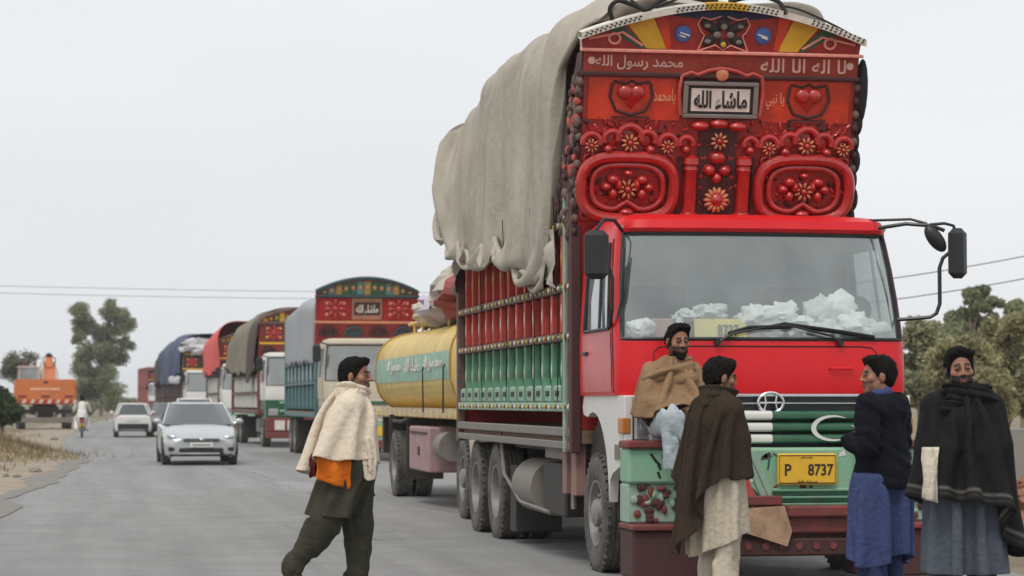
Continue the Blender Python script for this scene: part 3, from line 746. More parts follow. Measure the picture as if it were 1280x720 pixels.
m.tube([(cx + .105 * math.cos(2 * PI * k / 28), -.075, cz + .082 * math.sin(2 * PI * k / 28)) for k in range(28)], .013, 6, closed=True)
m.cyl((cx - .09, -.075, cz), (cx + .09, -.075, cz), .008, n=6)
for sg in (-1, 1): m.tube([(cx + sg * .052, -.075, cz + .06), (cx + sg * .04, -.078, cz), (cx + sg * .052, -.075, cz - .06)], .008, 6)
m.build('emblem', m_chrome, gp)
for k in range(3):
    z = 1.335 - k * .094
    m = MB()
    prof = [(-.10, z - .034), (-.125, z - .02), (-.13, z + .012), (-.11, z + .036), (-.02, z + .044), (.0, z + .03), (.0, z - .03)]
    m.prism(prof, -1.0, .0, 'yz', 0); m.prism(prof, .0, 1.13, 'yz', 1)
    m.build('grille_slat', [m_white, m_dgreen], T, 50)
m = MB(); m.box(-1.0, 1.13, .012, .06, 1.08, 1.374); m.build('grille_back', m_black, T)
# crescent and star across the slats
m = MB(); cc = (.50, 1.235); n = 22; po = []
for k in range(n + 1): a = rad(52) + (rad(308) - rad(52)) * k / n; po.append((cc[0] + .18 * math.cos(a), cc[1] + .106 * math.sin(a)))
for k in range(n + 1): a = rad(300) - (rad(300) - rad(60)) * k / n; po.append((cc[0] + .03 + .168 * math.cos(a), cc[1] + .090 * math.sin(a)))
vs = [(x, -.136, z) for x, z in po]; N2 = n + 1
m.add(vs, [(i, i + 1, 2 * N2 - 2 - i, 2 * N2 - 1 - i) for i in range(n)])
st = [(.70 + (.045 if k % 2 == 0 else .018) * math.cos(PI * k / 5 + PI / 2), -.136, 1.245 + (.045 if k % 2 == 0 else .018) * math.sin(PI * k / 5 + PI / 2)) for k in range(10)]
m.add(st, [tuple(range(10))]); m.build('crescent_and_star', m_white, T, None)
# white lower corners with wheel arches and lamps
for sg in (-1, 1):
    lo, hi = (sg * 1.205, sg * 1.13)
    poly = [(.02, .95), (.02, 1.50), (1.60, 1.50), (1.66, 1.40), (1.62, 1.34)] + [(1.22 + .66 * math.cos(a), .62 + .74 * math.sin(a)) for a in [rad(x) for x in range(70, 181, 10)]] + [(.52, .80), (.42, .86)]
    m = MB(); m.prism(poly, lo, hi, 'yz'); m.box(sg * 1.13, sg * .86, -.02, .10, 1.36, 1.50, ch=.01); m.box(sg * 1.20, sg * .86, -.02, .08, 1.04, 1.12, ch=.01); m.box(sg * 1.20, sg * 1.13, -.025, .08, 1.0, 1.50, ch=.01)
    cr_ = m.build('corner_panel', m_white, T, 30)
    m = MB(); m.box(sg * 1.12, sg * .87, -.04, .06, 1.13, 1.355, ch=.02); m.build('headlight', m_lens, T)
    m = MB(); m.cyl((sg * 1.0, -.05, 1.245), (sg * 1.0, -.02, 1.245), .075, n=18); m.build('lens', m_chrome, T.children[-1])
    m = MB(); m.box(sg * 1.222, sg * 1.15, -.035, .14, 1.19, 1.32, ch=.01); m.build('indicator', m_amber, T)
    lw = MB(); lw.box(sg * 1.215, sg * 1.206, .12, .30, .98, 1.10); lw.build('warning_panel', m_greysteel, cr_)
    m = MB(); m.prism([(1.22 + .60 * math.cos(a), .62 + .70 * math.sin(a)) for a in [rad(x) for x in range(0, 181, 12)]], sg * 1.12, sg * .45, 'yz'); m.build('wheel_well', m_dark, T)
# steel bumper
m = MB(); m.box(-.62, 1.12, -.30, -.05, .60, 1.08, ch=.02); bump = m.build('bumper', m_mint, T)
m = MB()
for k in range(30):
    x = -.58 + 1.66 * random.random(); z = .63 + .42 * random.random()
    if .03 < x < .66 and .76 < z < 1.06: continue
    m.obox((x, -.3035, z), (.03 + .12 * random.random(), .004, .008 + .02 * random.random()), (0, random.random() * 3, 0))
m.build('painted_scrolls', M('dark_scroll_paint', (.02, .07, .05), .6, var=.3, vs=12), bump)['kind'] = 'stuff'
m = MB(); m.box(-.02, .47, -.345, -.318, .785, 1.035, ch=.012); m.box(0, .45, -.3185, -.30, .80, 1.02); plate = m.build('number_plate', m_plate, T)
PX = lambda x, z: Matrix.Translation((x, -.345, z)) @ RX
lettering('plate_letter', 'P', .055, .095, m_ink, plate, PX(.065, .905), .003, .02)
lettering('plate_number', '8737', .21, .095, m_ink, plate, PX(.335, .905), .003, .02)
lettering('plate_script', shape('بسم'), .09, .022, m_ink, plate, PX(.22, 1.0), .003, .01); lettering('plate_script', shape('سندهد'), .17, .02, m_ink, plate, PX(.22, .812), .003, .01)
m = MB(); lp = [(-.005, .80), (.455, .80), (.455, 1.02), (-.005, 1.02)]; m.tube([(x, -.346, z) for x, z in lp], .004, 4, closed=True); m.build('plate_border', m_ink, plate)
for k in range(5):
    m = MB(); m.obox((.30, -.315, .745 - k * .028), (.72, .03, .014), (rad(20), 0, 0)); m.build('bumper_slat', m_dgreen if k % 2 else m_mint, bump)
for x, s in ((.72, 1),):
    m = MB(); m.prism([(x, .62), (x + s * .12, .72), (x + s * .10, .98), (x + s * .02, 1.05), (x - s * .02, .9)], -.312, -.30, 'xz'); m.build('painted_leaf', m_white if s < 0 else m_ink, bump)
for k in range(7):
    a = k * .9; m = MB() if k == 0 else m; m.ell((.80 + .06 * math.cos(a), -.312, .99 + .045 * math.sin(a)), (.035, .012, .022), 8, 5)
m.build('iron_flower', m_ink, bump)
m = MB(); m.box(-.62, .02, -.34, -.31, .62, .70, ch=.01); m.build('bumper_lip', m_brick, bump)
m = MB(); m.box(.04, .72, -.42, -.29, .53, .62, ch=.015); m.box(.0, 1.08, -.36, -.10, .40, .535, ch=.015); m.build('front_step', m_brick, T)
m = MB(); m.prism([(-.40, .44), (.04, .30), (.08, .42), (.02, .62), (-.36, .60)], -.40, -.37, 'xz'); m.build('front_board', m_tan, T)
m = MB(); m.box(-.62, 1.12, -.36, -.16, .22, .36, ch=.015); m.box(-.62, 1.12, -.30, -.22, .36, .60); m.box(-.4, 1.0, -.2, .6, .25, .45); m.build('under_bar', m_maroon, T)
m = MB()
for k in range(12): x = -.55 + k * .14; m.cyl((x, -.37, .30), (x, -.355, .30), .03, n=8)
tagp(m.build('bar_studs', m_brick, T), kind='stuff')
# corner steps of the bumper (the left one is the seat of the man in the tan shawl)
for sg in (-1, 1):
    x0, x1 = sg * 1.24, sg * .62
    xa, xb = sorted((x0, x1))
    m = MB(); m.box(xa, xb, -.50, -.02, .06, .44, ch=.02); st_ = m.build('corner_step', m_maroon, T)
    m = MB(); m.box(xa - .01, xb + .01, -.54, -.02, .44, .485, ch=.01); m.build('step_lip', m_brick, st_)
    m = MB(); m.box(xa, xb, -.30, -.02, .486, .80, ch=.015); m.build('riser', m_mintd, st_)
    m = MB(); m.box(xa, xb, -.34, -.02, .80, 1.08, ch=.02); m.build('corner_box', m_mint, T)
    m = MB(); m.box(xa - .01, xb + .01, -.38, -.02, 1.08, 1.14, ch=.012); m.build('corner_plank', m_brick, T)
    m = MB()
    for k in range(46):
        x = xa + .04 + (xb - xa - .08) * random.random(); z = .50 + .30 * random.random()
        m.ell((x, -.31, z), (.02 + .03 * random.random(), .022, .015 + .03 * random.random()), 7, 5, random.choice((0, 0, 1, 2)))
    tagp(m.build('riser_ornaments', [m_maroon, m_brick, m_mintd], st_), kind='stuff')
    m = MB()
    for k in range(9): m.obox((xa + .2 + .3 * random.random(), -.344, .86 + .2 * random.random()), (.02, .004, .04 + .07 * random.random()), (0, random.random() * 2 - 1, 0))
    tagp(m.build('painted_strokes', m_ink, T.children[-2]), kind='stuff')
m = MB()
for k in range(26):
    x = -.60 + 1.7 * random.random(); z = random.choice((.62, .64, .98, 1.06, .80, .72)) + .03 * random.random(); m.prism([(x, z), (x + .03 + .05 * random.random(), z + .01), (x + .05, z + .03 + .04 * random.random()), (x + .01, z + .03)], -.3035, -.3005, 'xz', random.choice((0, 1, 2)))
tagp(m.build('paint_chips', [m_maroon, m_white, m_brick], bump), kind='stuff')
m = MB(); m.obox((-.30, -.31, .85), (.07, .02, .52), (0, rad(-24), 0), ch=.005); m.build('painted_stripe', m_srib, bump)
for x in (-.48, -.40, -.14, -.20):
    m = MB(); m.obox((x, -.308, .86), (.05, .012, .36 + .4 * (x + .3)), (0, rad(-24), 0), ch=.004); m.build('painted_stripe', m_trim_w if x < -.3 else m_mintd, bump)
# mirrors
def mirror(sg):
    m = MB(); x = sg * 1.0
    if sg > 0:
        m.tube([(1.05, .32, 2.90), (1.25, .2, 2.93), (1.45, .12, 2.91), (1.55, .1, 2.87)], .018, 6)
        m.tube([(1.0, .42, 2.97), (1.3, .22, 2.97), (1.42, .16, 2.93)], .012, 5)
        m.tube([(1.43, .12, 2.92), (1.55, .1, 2.93), (1.62, .08, 2.91), (1.65, .08, 2.84)], .014, 6)
        m.tube([(1.17, .2, 2.13), (1.32, .12, 2.14), (1.42, .1, 2.15), (1.47, .09, 2.18), (1.50, .09, 2.26), (1.50, .09, 2.56), (1.53, .09, 2.64), (1.60, .08, 2.70)], .018, 6)
    else:
        m.tube([(-1.12, .42, 2.86), (-1.22, .25, 2.93), (-1.33, .15, 2.93), (-1.40, .12, 2.84)], .016, 6)
        m.tube([(-1.20, .55, 2.06), (-1.25, .3, 2.08), (-1.26, .17, 2.2), (-1.26, .15, 2.45), (-1.32, .14, 2.62)], .016, 6)
        m.tube([(-1.20, .25, 2.1), (-1.17, .2, 2.3), (-1.14, .25, 2.7)], .014, 6)
    arm = m.build('mirror_arm', m_black, T)
    m = MB()
    if sg > 0:
        m.box(1.57, 1.73, .02, .12, 2.47, 2.89, ch=.045)
        m.ell((1.47, .1, 2.80), (.065, .06, .13), 14, 10, rot=(0, rad(-38), 0))
    else: m.box(-1.50, -1.30, .06, .16, 2.44, 2.84, ch=.05)
    m.build('mirror', m_black, arm)
mirror(-1); mirror(1)
# chassis, axles, tanks, wheels
m = MB()
for x in (-.42, .42): m.box(x - .05, x + .05, .3, 8.5, .80, 1.02)
for y in (1.0, 3.0, 5.0, 7.0, 8.4): m.box(-.42, .42, y - .06, y + .06, .84, .98)
m.build('chassis', m_dark, T)
for y in (1.22, 6.28, 7.66):
    m = MB(); m.cyl((-1.0, y, .5), (1.0, y, .5), .08, n=10); m.ell((0, y, .5), (.2, .2, .2)) if y > 2 else None; m.build('axle', m_dark, T)
wheel(T, -1.06, 1.22, RIM_F); wheel(T, 1.06, 1.22, RIM_F, side=1)
for y in (6.28, 7.66):
    for x, s in ((-1.10, -1), (-.78, -1), (.78, 1), (1.10, 1)): wheel(T, x, y, RIM_R, .5, s)
m = MB(); m.prism([(y_, z_) for y_, z_ in arc((0, 0), .26, 0, 2 * PI, 20)][:-1], -1.1, -.55, 'yz'); m.xf(Matrix.Translation((0, 0, 0)))
m = MB(); m.cyl((-1.0, 3.9, .62), (-1.0, 5.0, .62), .27, n=20); m.build('fuel_tank', m_greysteel, T)
m = MB(); m.box(-1.18, -.7, 5.25, 5.60, .12, .80, ch=.01); m.build('mud_flap', m_dark, T); m = MB(); m.box(-1.1, -1.06, 3.2, 5.8, .98, 1.03); m.build('under_rail', m_dark, T)
m = MB(); m.box(-1.2, -.75, 2.5, 3.6, .40, .88, ch=.02); m.build('battery_box', m_dark, T)
m = MB(); m.box(-1.1, 1.1, 8.55, 8.7, .55, .72, ch=.01); m.build('rear_bar', m_maroon, T)
m = MB(); m.tube([(-1.23, 5.9, 1.15), (-1.24, 5.6, .70), (-1.24, 4.6, .46), (-1.22, 3.2, .42)], .02, 6); m.tube([(-1.22, 2.0, .5), (-1.22, 2.0, 1.3)], .025, 6); m.build('side_guard', m_greysteel, T)

# ---- cargo body
CY0, CY1 = 1.76, 8.70
m = MB(); m.box(-1.22, 1.22, CY0, CY1, 1.08, 1.2); m.build('cargo_floor', m_wood, T)
def part(nm, mat_, *b, ch=.008, parent=T):
    q = MB(); q.box(*b, ch=ch); return q.build(nm, mat_, parent)
NB = 13; bay = (CY1 - .12 - (CY0 + .55)) / NB; y0b = CY0 + .55
for sg in (-1, 1):
    X = sg * 1.25
    xi = sg * 1.20
    for z, h, mt in ((3.04, .07, m_rail), (2.47, .075, m_rail), (2.03, .07, m_rail), (1.40, .08, m_mintd), (1.18, .08, m_greysteel), (1.06, .07, m_greysteel)):
        a, b = sorted((xi - sg * .0, X + sg * .035)); part('side_rail', mt, a, b, CY0 + .02, CY1, z - h / 2, z + h / 2)
    rows = ((2.51, 3.0, m_sred, m_srib), (2.07, 2.43, m_sred, m_srib), (1.45, 1.99, m_green, m_greenr))
    a, b = sorted((xi, xi - sg * .03))
    for ri, (z0, z1, mp_, mr_) in enumerate(rows):
        me = None
        for k in range(NB):
            yk = y0b + k * bay
            if me is None:
                q = MB(); q.box(*sorted((xi - sg * .07, xi - sg * .10)), 0, bay - .005, z0, z1); q.box(*sorted((xi - sg * .05, xi - sg * .07)), .08, bay * .5 - .06, z0 + .05, z1 - .05, ch=.006); me = q.mesh('panel', mp_)
                q = MB(); q.box(*sorted((xi, X + sg * .02)), -.03, .03, z0, z1, ch=.008); q.box(*sorted((xi - sg * .06, xi + sg * .002)), -.02, .02, z0 + .002, z1 - .002)
                q2 = MB(); q2.box(*sorted((xi - sg * .06, X - sg * .015)), bay * .5 - .018, bay * .5 + .018, z0, z1, ch=.006); ms_ = q2.mesh('slat', mr_)
                if ri == 2: q.prism([(0, z0), (-.10, z0), (-.03, z0 + .22), (0, z0 + .22)], *sorted((xi, X + sg * .02)), 'yz')
                mr = q.mesh('rib', mr_)
            if sg > 0 and ri == 2 and k % 2: continue
            link('panel', me, T, (0, yk, 0)); link('rib', mr, T, (0, yk, 0))
            if ri < 2: link('slat', ms_, T, (0, yk, 0))
    # lower dusty skirt of small chests
    for k in range(NB):
        yk = y0b + k * bay; q = MB(); q.box(*sorted((xi, X + sg * .012)), yk + .03, yk + bay - .03, 1.44, 1.60, ch=.02)
        if sg < 0: q.box(X - .02, X - .012, yk + .16, yk + bay - .16, 1.50, 1.55, mi=1)
        q.build('skirt_chest', [m_mintd, m_dark], T)
    # front bay: tall green panel and posts
    part('panel', m_green, *sorted((xi, xi - sg * .03)), CY0 + .22, y0b - .02, 1.45, 2.43); part('panel', m_sred, *sorted((xi, xi - sg * .03)), CY0 + .22, y0b - .02, 2.5, 3.0)
    for y_, w_, mt in ((CY0 + .04, .12, m_maroon), (CY0 + .19, .05, m_rail), (CY1 - .05, .10, m_rail), (CY0 + .36, .05, m_mintd)):
        part('corner_post', mt, *sorted((xi, X + sg * .04)), y_ - w_ / 2, y_ + w_ / 2, 1.0, 3.3)
    # tool lockers under the body
    part('locker', m_greysteel, *sorted((sg * .9, sg * 1.2)), 2.55, 3.5, .92, 1.03)
    for yk in (1.9, 2.35):
        q = MB(); q.box(*sorted((sg * 1.14, sg * 1.24)), yk - .08, yk + .08, .62, 1.36, ch=.01); q.build('side_board', M('pinkish_board', (.30, .13, .12), .6, var=.3, dirt=.4), T)
part('front_wall', m_sred, -1.2, 1.2, CY0, CY0 + .04, 1.2, 3.1); part('rear_wall', m_sred, -1.2, 1.2, CY1 - .04, CY1, 1.2, 3.1)
for z in (3.04, 2.47, 2.03, 1.40):      # small painted bosses along the left rails
    m = MB()
    for k in range(58): m.ell((-1.288, CY0 + .15 + k * .117, z), (.012, .028, .022), 6, 4, k % 4)
    tagp(m.build('rail_bosses', [m_trim_w, m_brick, m_yel, m_greenr], T), kind='stuff')
for zz_, mt in ((2.75, m_yel), (2.25, m_trim_w), (1.74, m_trim_w)):     # painted lozenges on the ribs
    m = MB()
    for k in range(NB):
        y = y0b + k * bay; m.prism([(y - .022, zz_), (y, zz_ - .08), (y + .022, zz_), (y, zz_ + .08)], -1.273, -1.269, 'yz')
    tagp(m.build('painted_lozenges', mt, T), kind='stuff')

# ---- carved headboard
TILT = rad(13)
BM = Matrix.Translation((-.01, CY0 - .03, 3.04)) @ Matrix.Rotation(TILT, 4, 'X')
def vtop(x): return 1.60 + .29 * (1 - abs(x / 1.28) ** 1.75)
m = MB(); xs = [1.26 - 2.52 * k / 30 for k in range(31)]
m.prism([(-1.22, -.2), (1.22, -.2), (1.24, 1.45)] + [(x, vtop(x)) for x in xs] + [(-1.24, 1.45)], 0, .10, 'xz')
m.xf(BM); HB = m.build('headboard', m_board, T, 30)
def orn(nm, mb, mats, sharp=35): mb.xf(BM); return mb.build(nm, mats, HB, sharp)
# arch trim
m = MB()
for k in range(40):
    xa, xb = -1.28 + 2.56 * k / 40, -1.28 + 2.56 * (k + 1) / 40
    m.add([(xa, y, vtop(xa) + dz) for y, dz in ((-.10, -.005), (-.10, .055), (.06, .055), (.06, -.005))] + [(xb, y, vtop(xb) + dz) for y, dz in ((-.10, -.005), (-.10, .055), (.06, .055), (.06, -.005))],
          [(0, 1, 5, 4), (1, 2, 6, 5), (2, 3, 7, 6), (3, 0, 4, 7)], 1 if abs((xa + xb) / 2) < .17 else 0)
orn('arch_trim', m, [m_trim_w, m_yel])
m = MB()
for k in range(60):
    x = -1.24 + 2.48 * k / 59
    if .45 < abs(x) < .75: continue
    for q in (0, 1): m.obox((x + .012 * q, -.102, vtop(x) + .014 + .024 * q), (.022, .006, .012), (0, random.random() * 2 - 1, 0))
tagp(orn('arch_pattern', m, m_ink), kind='stuff')
m = MB(); n = 30
pts = [(-.5 + k / n, vtop(-.5 + k / n)) for k in range(n + 1)]
m.add([(x, -.008, v - .012) for x, v in pts] + [(x, -.008, v - .012 - .10 * max(.06, 1 - abs(x / .5) ** 1.5)) for x, v in pts], [(i, i + 1, n + 2 + i, n + 1 + i) for i in range(n)])
orn('painted_band', m, m_navy, None)
for nm, mt, po in (('painted_ray', m_yel, [(.42, 1.525), (.60, 1.525), (.80, 1.76), (.55, 1.80)]), ('painted_ray', m_dgreen, [(.60, 1.525), (.66, 1.525), (.98, 1.70), (.84, 1.745)]), ('painted_ray', m_orange, [(.38, 1.525), (.43, 1.525), (.53, 1.805), (.42, 1.82)])):
    for sg in (-1, 1):
        sh = .16; m = MB(); m.prism([(sg * (x + sh * .5), v) for x, v in po], -.009, -.002, 'xz'); orn(nm, m, mt)
for sg in (-1, 1):
    m = MB(); m.lathe([(.075, 0), (.07, .02), (.04, .03), (.001, .032)], 18, Matrix.Translation((sg * .36, -.002, 1.66)) @ RX); orn('blue_boss', m, m_blue)
    m = MB(); m.obox((sg * .35, -.036, 1.66), (.09, .006, .014), (0, .3, 0)); m.obox((sg * .37, -.036, 1.64), (.06, .006, .012), (0, .3, 0)); orn('boss_stroke', m, m_trim_w)
    m = MB(); m.tube([(sg * 1.2, -.02, 1.60), (sg * 1.0, -.02, 1.64), (sg * .9, -.02, 1.66), (sg * .72, -.02, 1.55)], .012, 5); m.tube([(sg * .97 + .05 * math.cos(k * PI / 6), -.02, 1.605 + .045 * math.sin(k * PI / 6)) for k in range(12)], .012, 5, closed=True)
    orn('arch_scroll', m, m_pink)
# black flower in the middle of the arch
m = MB()
for sx in (-1, 1):
    m.ell((sx * .12, -.012, 1.73), (.10, .02, .045), 12, 6, 0, (0, sx * -.5, 0)); m.ell((sx * .12, -.012, 1.61), (.085, .02, .045), 12, 6, 0, (0, sx * .5, 0)); m.ell((sx * .06, -.03, 1.66), (.035, .02, .03), 8, 6, 1)
    m.ell((sx * .15, -.03, 1.735), (.03, .012, .02), 8, 6, 1); m.ell((sx * .14, -.03, 1.60), (.03, .012, .02), 8, 6, 1)
m.ell((0, -.012, 1.755), (.06, .02, .06), 10, 6, 0); m.ell((0, -.03, 1.73), (.03, .02, .03), 10, 6, 1); m.ell((0, -.012, 1.58), (.05, .025, .05), 10, 6, 0); m.ell((0, -.035, 1.575), (.025, .015, .025), 10, 6, 2)
orn('painted_flower', m, [m_ink, m_greysteel, m_yel])
m = MB()
for sx in (-1, 1): m.tube([(sx * x, -.02, z) for x, z in ((.03, 1.82), (.12, 1.79), (.20, 1.81), (.235, 1.75), (.20, 1.68), (.17, 1.655), (.20, 1.58), (.225, 1.52))], .007, 5)
m.tube([(sx * .07, -.02, z) for sx, z in ((-3, 1.52), (-1, 1.57), (0, 1.53), (1, 1.57), (3, 1.52))], .007, 5); orn('flower_outline', m, m_pink)
# bars, writing strip
for v, h, pr, mt, w in ((1.505, .028, .07, m_pink, 1.27), (1.30, .035, .06, m_maroon, 1.25), (-.02, .03, .04, m_pink, .0)):
    if w: m = MB(); m.box(-w, w, -pr, 0, v - h / 2, v + h / 2, ch=.006); orn('board_bar', m, mt)
m = MB(); m.box(-1.235, 1.235, -.018, 0, 1.318, 1.49); orn('writing_strip', m, M('strip_red', (.30, .022, .008), .45, var=.35, vs=6, dirt=.1))
RB = lambda x, v, y=-.018: BM @ Matrix.Translation((x, y, v)) @ RX
m_script = M('pale_lettering', (.66, .42, .36), .6, var=.15)
lettering('writing', shape('محمد رسول الله'), .78, .125, m_script, HB, RB(-.74, 1.40), .004, .012)
lettering('writing', shape('لا اله الا الله'), .78, .125, m_script, HB, RB(.74, 1.405), .004, .012)
for sg in (-1, 1):
    m = MB(); m.lathe([(.035, 0), (.03, .01), (.001, .012)], 14, Matrix.Translation((sg * 1.165, -.019, 1.41)) @ RX); orn('strip_dot', m, m_script)
# orange side fields with hearts and small writing
for sg in (-1, 1):
    m = MB(); m.box(*sorted((sg * .36, sg * 1.18)), -.012, 0, .90, 1.27); orn('side_field', m, m_orange)
    m = MB(); c = sg * .80
    for k in (-1, 1): m.ell((c + k * .055, -.03, 1.14), (.072, .045, .065), 12, 8)
    m.add([(c - .115, -.02, 1.12), (c + .115, -.02, 1.12), (c, -.02, .99), (c, -.065, 1.10)], [(0, 1, 3), (1, 2, 3), (2, 0, 3)])
    orn('heart', m, m_orn, 60)
    m = MB()
    m.tube([(c + sx, -.02, v) for sx, v in ((-.17, 1.22), (-.19, 1.10), (-.13, .98), (0, .945), (.13, .98), (.19, 1.10), (.17, 1.22))], .014, 5)
    m.tube([(c + sx, -.02, v) for sx, v in ((-.16, 1.235), (-.05, 1.215), (0, 1.245), (.05, 1.215), (.16, 1.235))], .012, 5)
    m.box(c - .17, c + .17, -.03, -.012, .915, .93); orn('heart_wreath', m, m_maroon)
lettering('writing', shape('يامحمد'), .20, .14, M('gold_lettering', (.72, .30, .16), .55, var=.15), HB, RB(-.50, 1.11, -.013), .004, .015)
lettering('writing', shape('يا نبي'), .17, .15, MATS['gold_lettering'], HB, RB(.50, 1.09, -.013), .004, .015)
# plaque
m = MB(); m.box(-.34, .34, -.03, 0, .92, 1.27, mi=0, ch=.01)
for a, b, c_, d_ in ((-.34, .34, .93, .965), (-.34, .34, 1.215, 1.25), (-.34, -.295, .965, 1.215), (.295, .34, .965, 1.215)): m.box(a, b, -.055, -.03, c_, d_, mi=1, ch=.006)
m.box(-.29, .29, -.034, -.03, .97, 1.21, mi=2); plq = orn('plaque', m, [m_maroon, m_greysteel, m_ink])
m = MB(); m.box(-.265, .265, -.037, -.034, .99, 1.19); orn('plaque_ground', m, m_trim_w)
lettering('writing', shape('ماشاء الله'), .48, .165, m_ink, HB, RB(0, 1.09, -.038), .006, .03)
m = MB(); m.tube([(x, -.05, v) for x, v in ((-.36, .95), (-.38, 1.15), (-.36, 1.30), (-.28, 1.33), (-.22, 1.31), (-.12, 1.35), (0, 1.37), (.12, 1.35), (.22, 1.31), (.28, 1.33), (.36, 1.30), (.38, 1.15), (.36, .95))], .018, 6); orn('plaque_scroll', m, m_srib)
m = MB(); m.lathe([(.06, 0), (.055, .02), (.03, .03), (.001, .032)], 16, Matrix.Translation((0, -.04, 1.315)) @ RX); orn('plaque_boss', m, m_gold)
# carved lower field
def rosette(c, r, n=9, nm='rosette', dome=True):
    m = MB()
    for k in range(n):
        a = 2 * PI * k / n; m.ell((c[0] + r * .72 * math.cos(a), c[1] - .01, c[2] + r * .72 * math.sin(a)), (r * .36, r * .28, r * .17), 8, 5, 0, (0, -a, 0))
    m.ell((c[0], c[1] - .02, c[2]), (r * .36, r * .4, r * .36), 10, 6, 1); return orn(nm, m, [m_gold, m_orn])
def lobe(cs, nm='scallop', mt=None):
    m = MB()
    for x, v, rx, rz_ in cs: m.ell((x, -.02, v), (rx, .075, rz_), 14, 8)
    return tagp(orn(nm, m, mt or m_orn), kind='stuff' if len(cs) > 1 else None)
def hood(c, v, r, th=.028, a0=-15, a1=195, squash=1.0):
    m = MB(); m.tube([(c + r * math.cos(a), -.05, v + r * squash * math.sin(a)) for a in [rad(a0 + (a1 - a0) * k / 14) for k in range(15)]], th, 8); m.ell((c, -.0, v), (r * .95, .03, r * .95 * squash), 12, 6); return orn('carved_hood', m, m_orn)
for sg in (-1, 1):
    C = sg * .80; w, h, v0 = .42, .275, .305
    def rr(sw, sh, n=44, notch=0.0):
        out = []
        for k in range(n):
            a = 2 * PI * k / n; c, s = math.cos(a), math.sin(a)
            x = sw * math.copysign(abs(c) ** .62, c); v = sh * math.copysign(abs(s) ** .72, s)
            if notch and s < 0 and abs(x) < .13: v += notch * (math.cos(x / .13 * PI) * .5 + .5)
            out.append((C + x, v0 + v))
        return out
    m = MB(); m.tube([(x, -.045, v) for x, v in rr(w, h)], .05, 10, closed=True); orn('medallion_ring', m, m_orn)
    m = MB(); m.tube([(x, -.035, v) for x, v in rr(w * .76, h * .72, notch=.075)], .026, 8, closed=True); orn('medallion_ring', m, m_orn)
    for sx in (-1, 1):
        lobe([(C + sx * .13, .375, .06, .045), (C + sx * .19, .31, .05, .04), (C + sx * .13, .25, .045, .05), (C + sx * .08, .33, .035, .05)], 'medallion_leaf')
    lobe([(C, .435, .05, .03), (C, .09, .07, .035)], 'medallion_leaf'); rosette((C, -.04, .29), .085)
    # scallop row
    hood(C, .745, .105, .032); hood(C - .155, .725, .075, .028, 20, 200); hood(C + .155, .725, .075, .028, -20, 160); lobe([(C - .19, .645, .05, .04), (C + .19, .645, .05, .04)], 'leaf'); rosette((C, -.06, .70), .075)
    for xx in (C - sg * -.36 if False else C + .34, C - .34):
        if abs(xx) > 1.2: xx = math.copysign(1.14, xx)
        hood(xx, .70, .075, .028); rosette((xx, -.05, .67), .06)
    hood(sg * .29, .70, .06, .026); lobe([(sg * .29, .65, .045, .04)], 'leaf');
    for x_, z_, f_ in ((C - .36, .54, 1), (C + .36, .54, -1), (C - .37, .07, 1), (C + .37, .07, -1)):
        m = MB(); m.tube([(x_ + f_ * .07 * (1 - q / 9) * math.cos(q * .75), -.025, z_ + .07 * (1 - q / 9) * math.sin(q * .75) * (1 if z_ > .3 else -1)) for q in range(9)], [.02 - .0014 * q for q in range(9)], 6); orn('scroll', m, m_board)
    lobe([(C + .32, .52, .03, .05), (C - .32, .52, .03, .05)], 'leaf')
    m = MB(); m.lathe([(.075, 0), (.085, .05), (.06, .07), (.055, .42), (.07, .45), (.055, .48), (.075, .50), (.065, .55), (.001, .58)], 16, Matrix.Translation((sg * .24, -.055, .03))); orn('column', m, m_orn)
    m = MB(); m.box(*sorted((sg * .32, sg * .35)), -.03, 0, .03, .58); m.box(*sorted((sg * .41, sg * .44)), -.03, 0, .03, .58); orn('board_bar', m, m_maroon)
m = MB(); m.box(-.17, .17, -.02, 0, .04, .86); orn('centre_panel', m, m_maroon)
lobe([(-.17, .86, .09, .045), (0, .88, .09, .045), (.17, .86, .09, .045), (0, .58, .08, .06), (-.07, .47, .06, .05), (.07, .47, .06, .05), (0, .40, .05, .05)], 'scallop')
rosette((0, -.06, .73), .075); rosette((0, -.06, .21), .11, 14); m = MB(); m.ell((0, -.07, .21), (.06, .05, .06)); orn('boss', m, m_orn)
m = MB(); m.box(-.18, .18, -.07, 0, .02, .045, ch=.005); orn('board_bar', m, m_pink)
m = MB(); rgo = random.Random(3)
for k in range(150):
    x = rgo.uniform(.08, 1.2); v = rgo.uniform(.02, .92); a = rgo.uniform(0, 3.1); r_ = rgo.uniform(.02, .045)
    for sg in (-1, 1): m.ell((sg * x, -.004, v), (r_, .022, r_ * .45), 7, 5, rgo.choice((0, 0, 0, 1)), (0, sg * a, 0))
tagp(orn('relief_leaves', m, [m_orn, m_maroon]), kind='stuff')
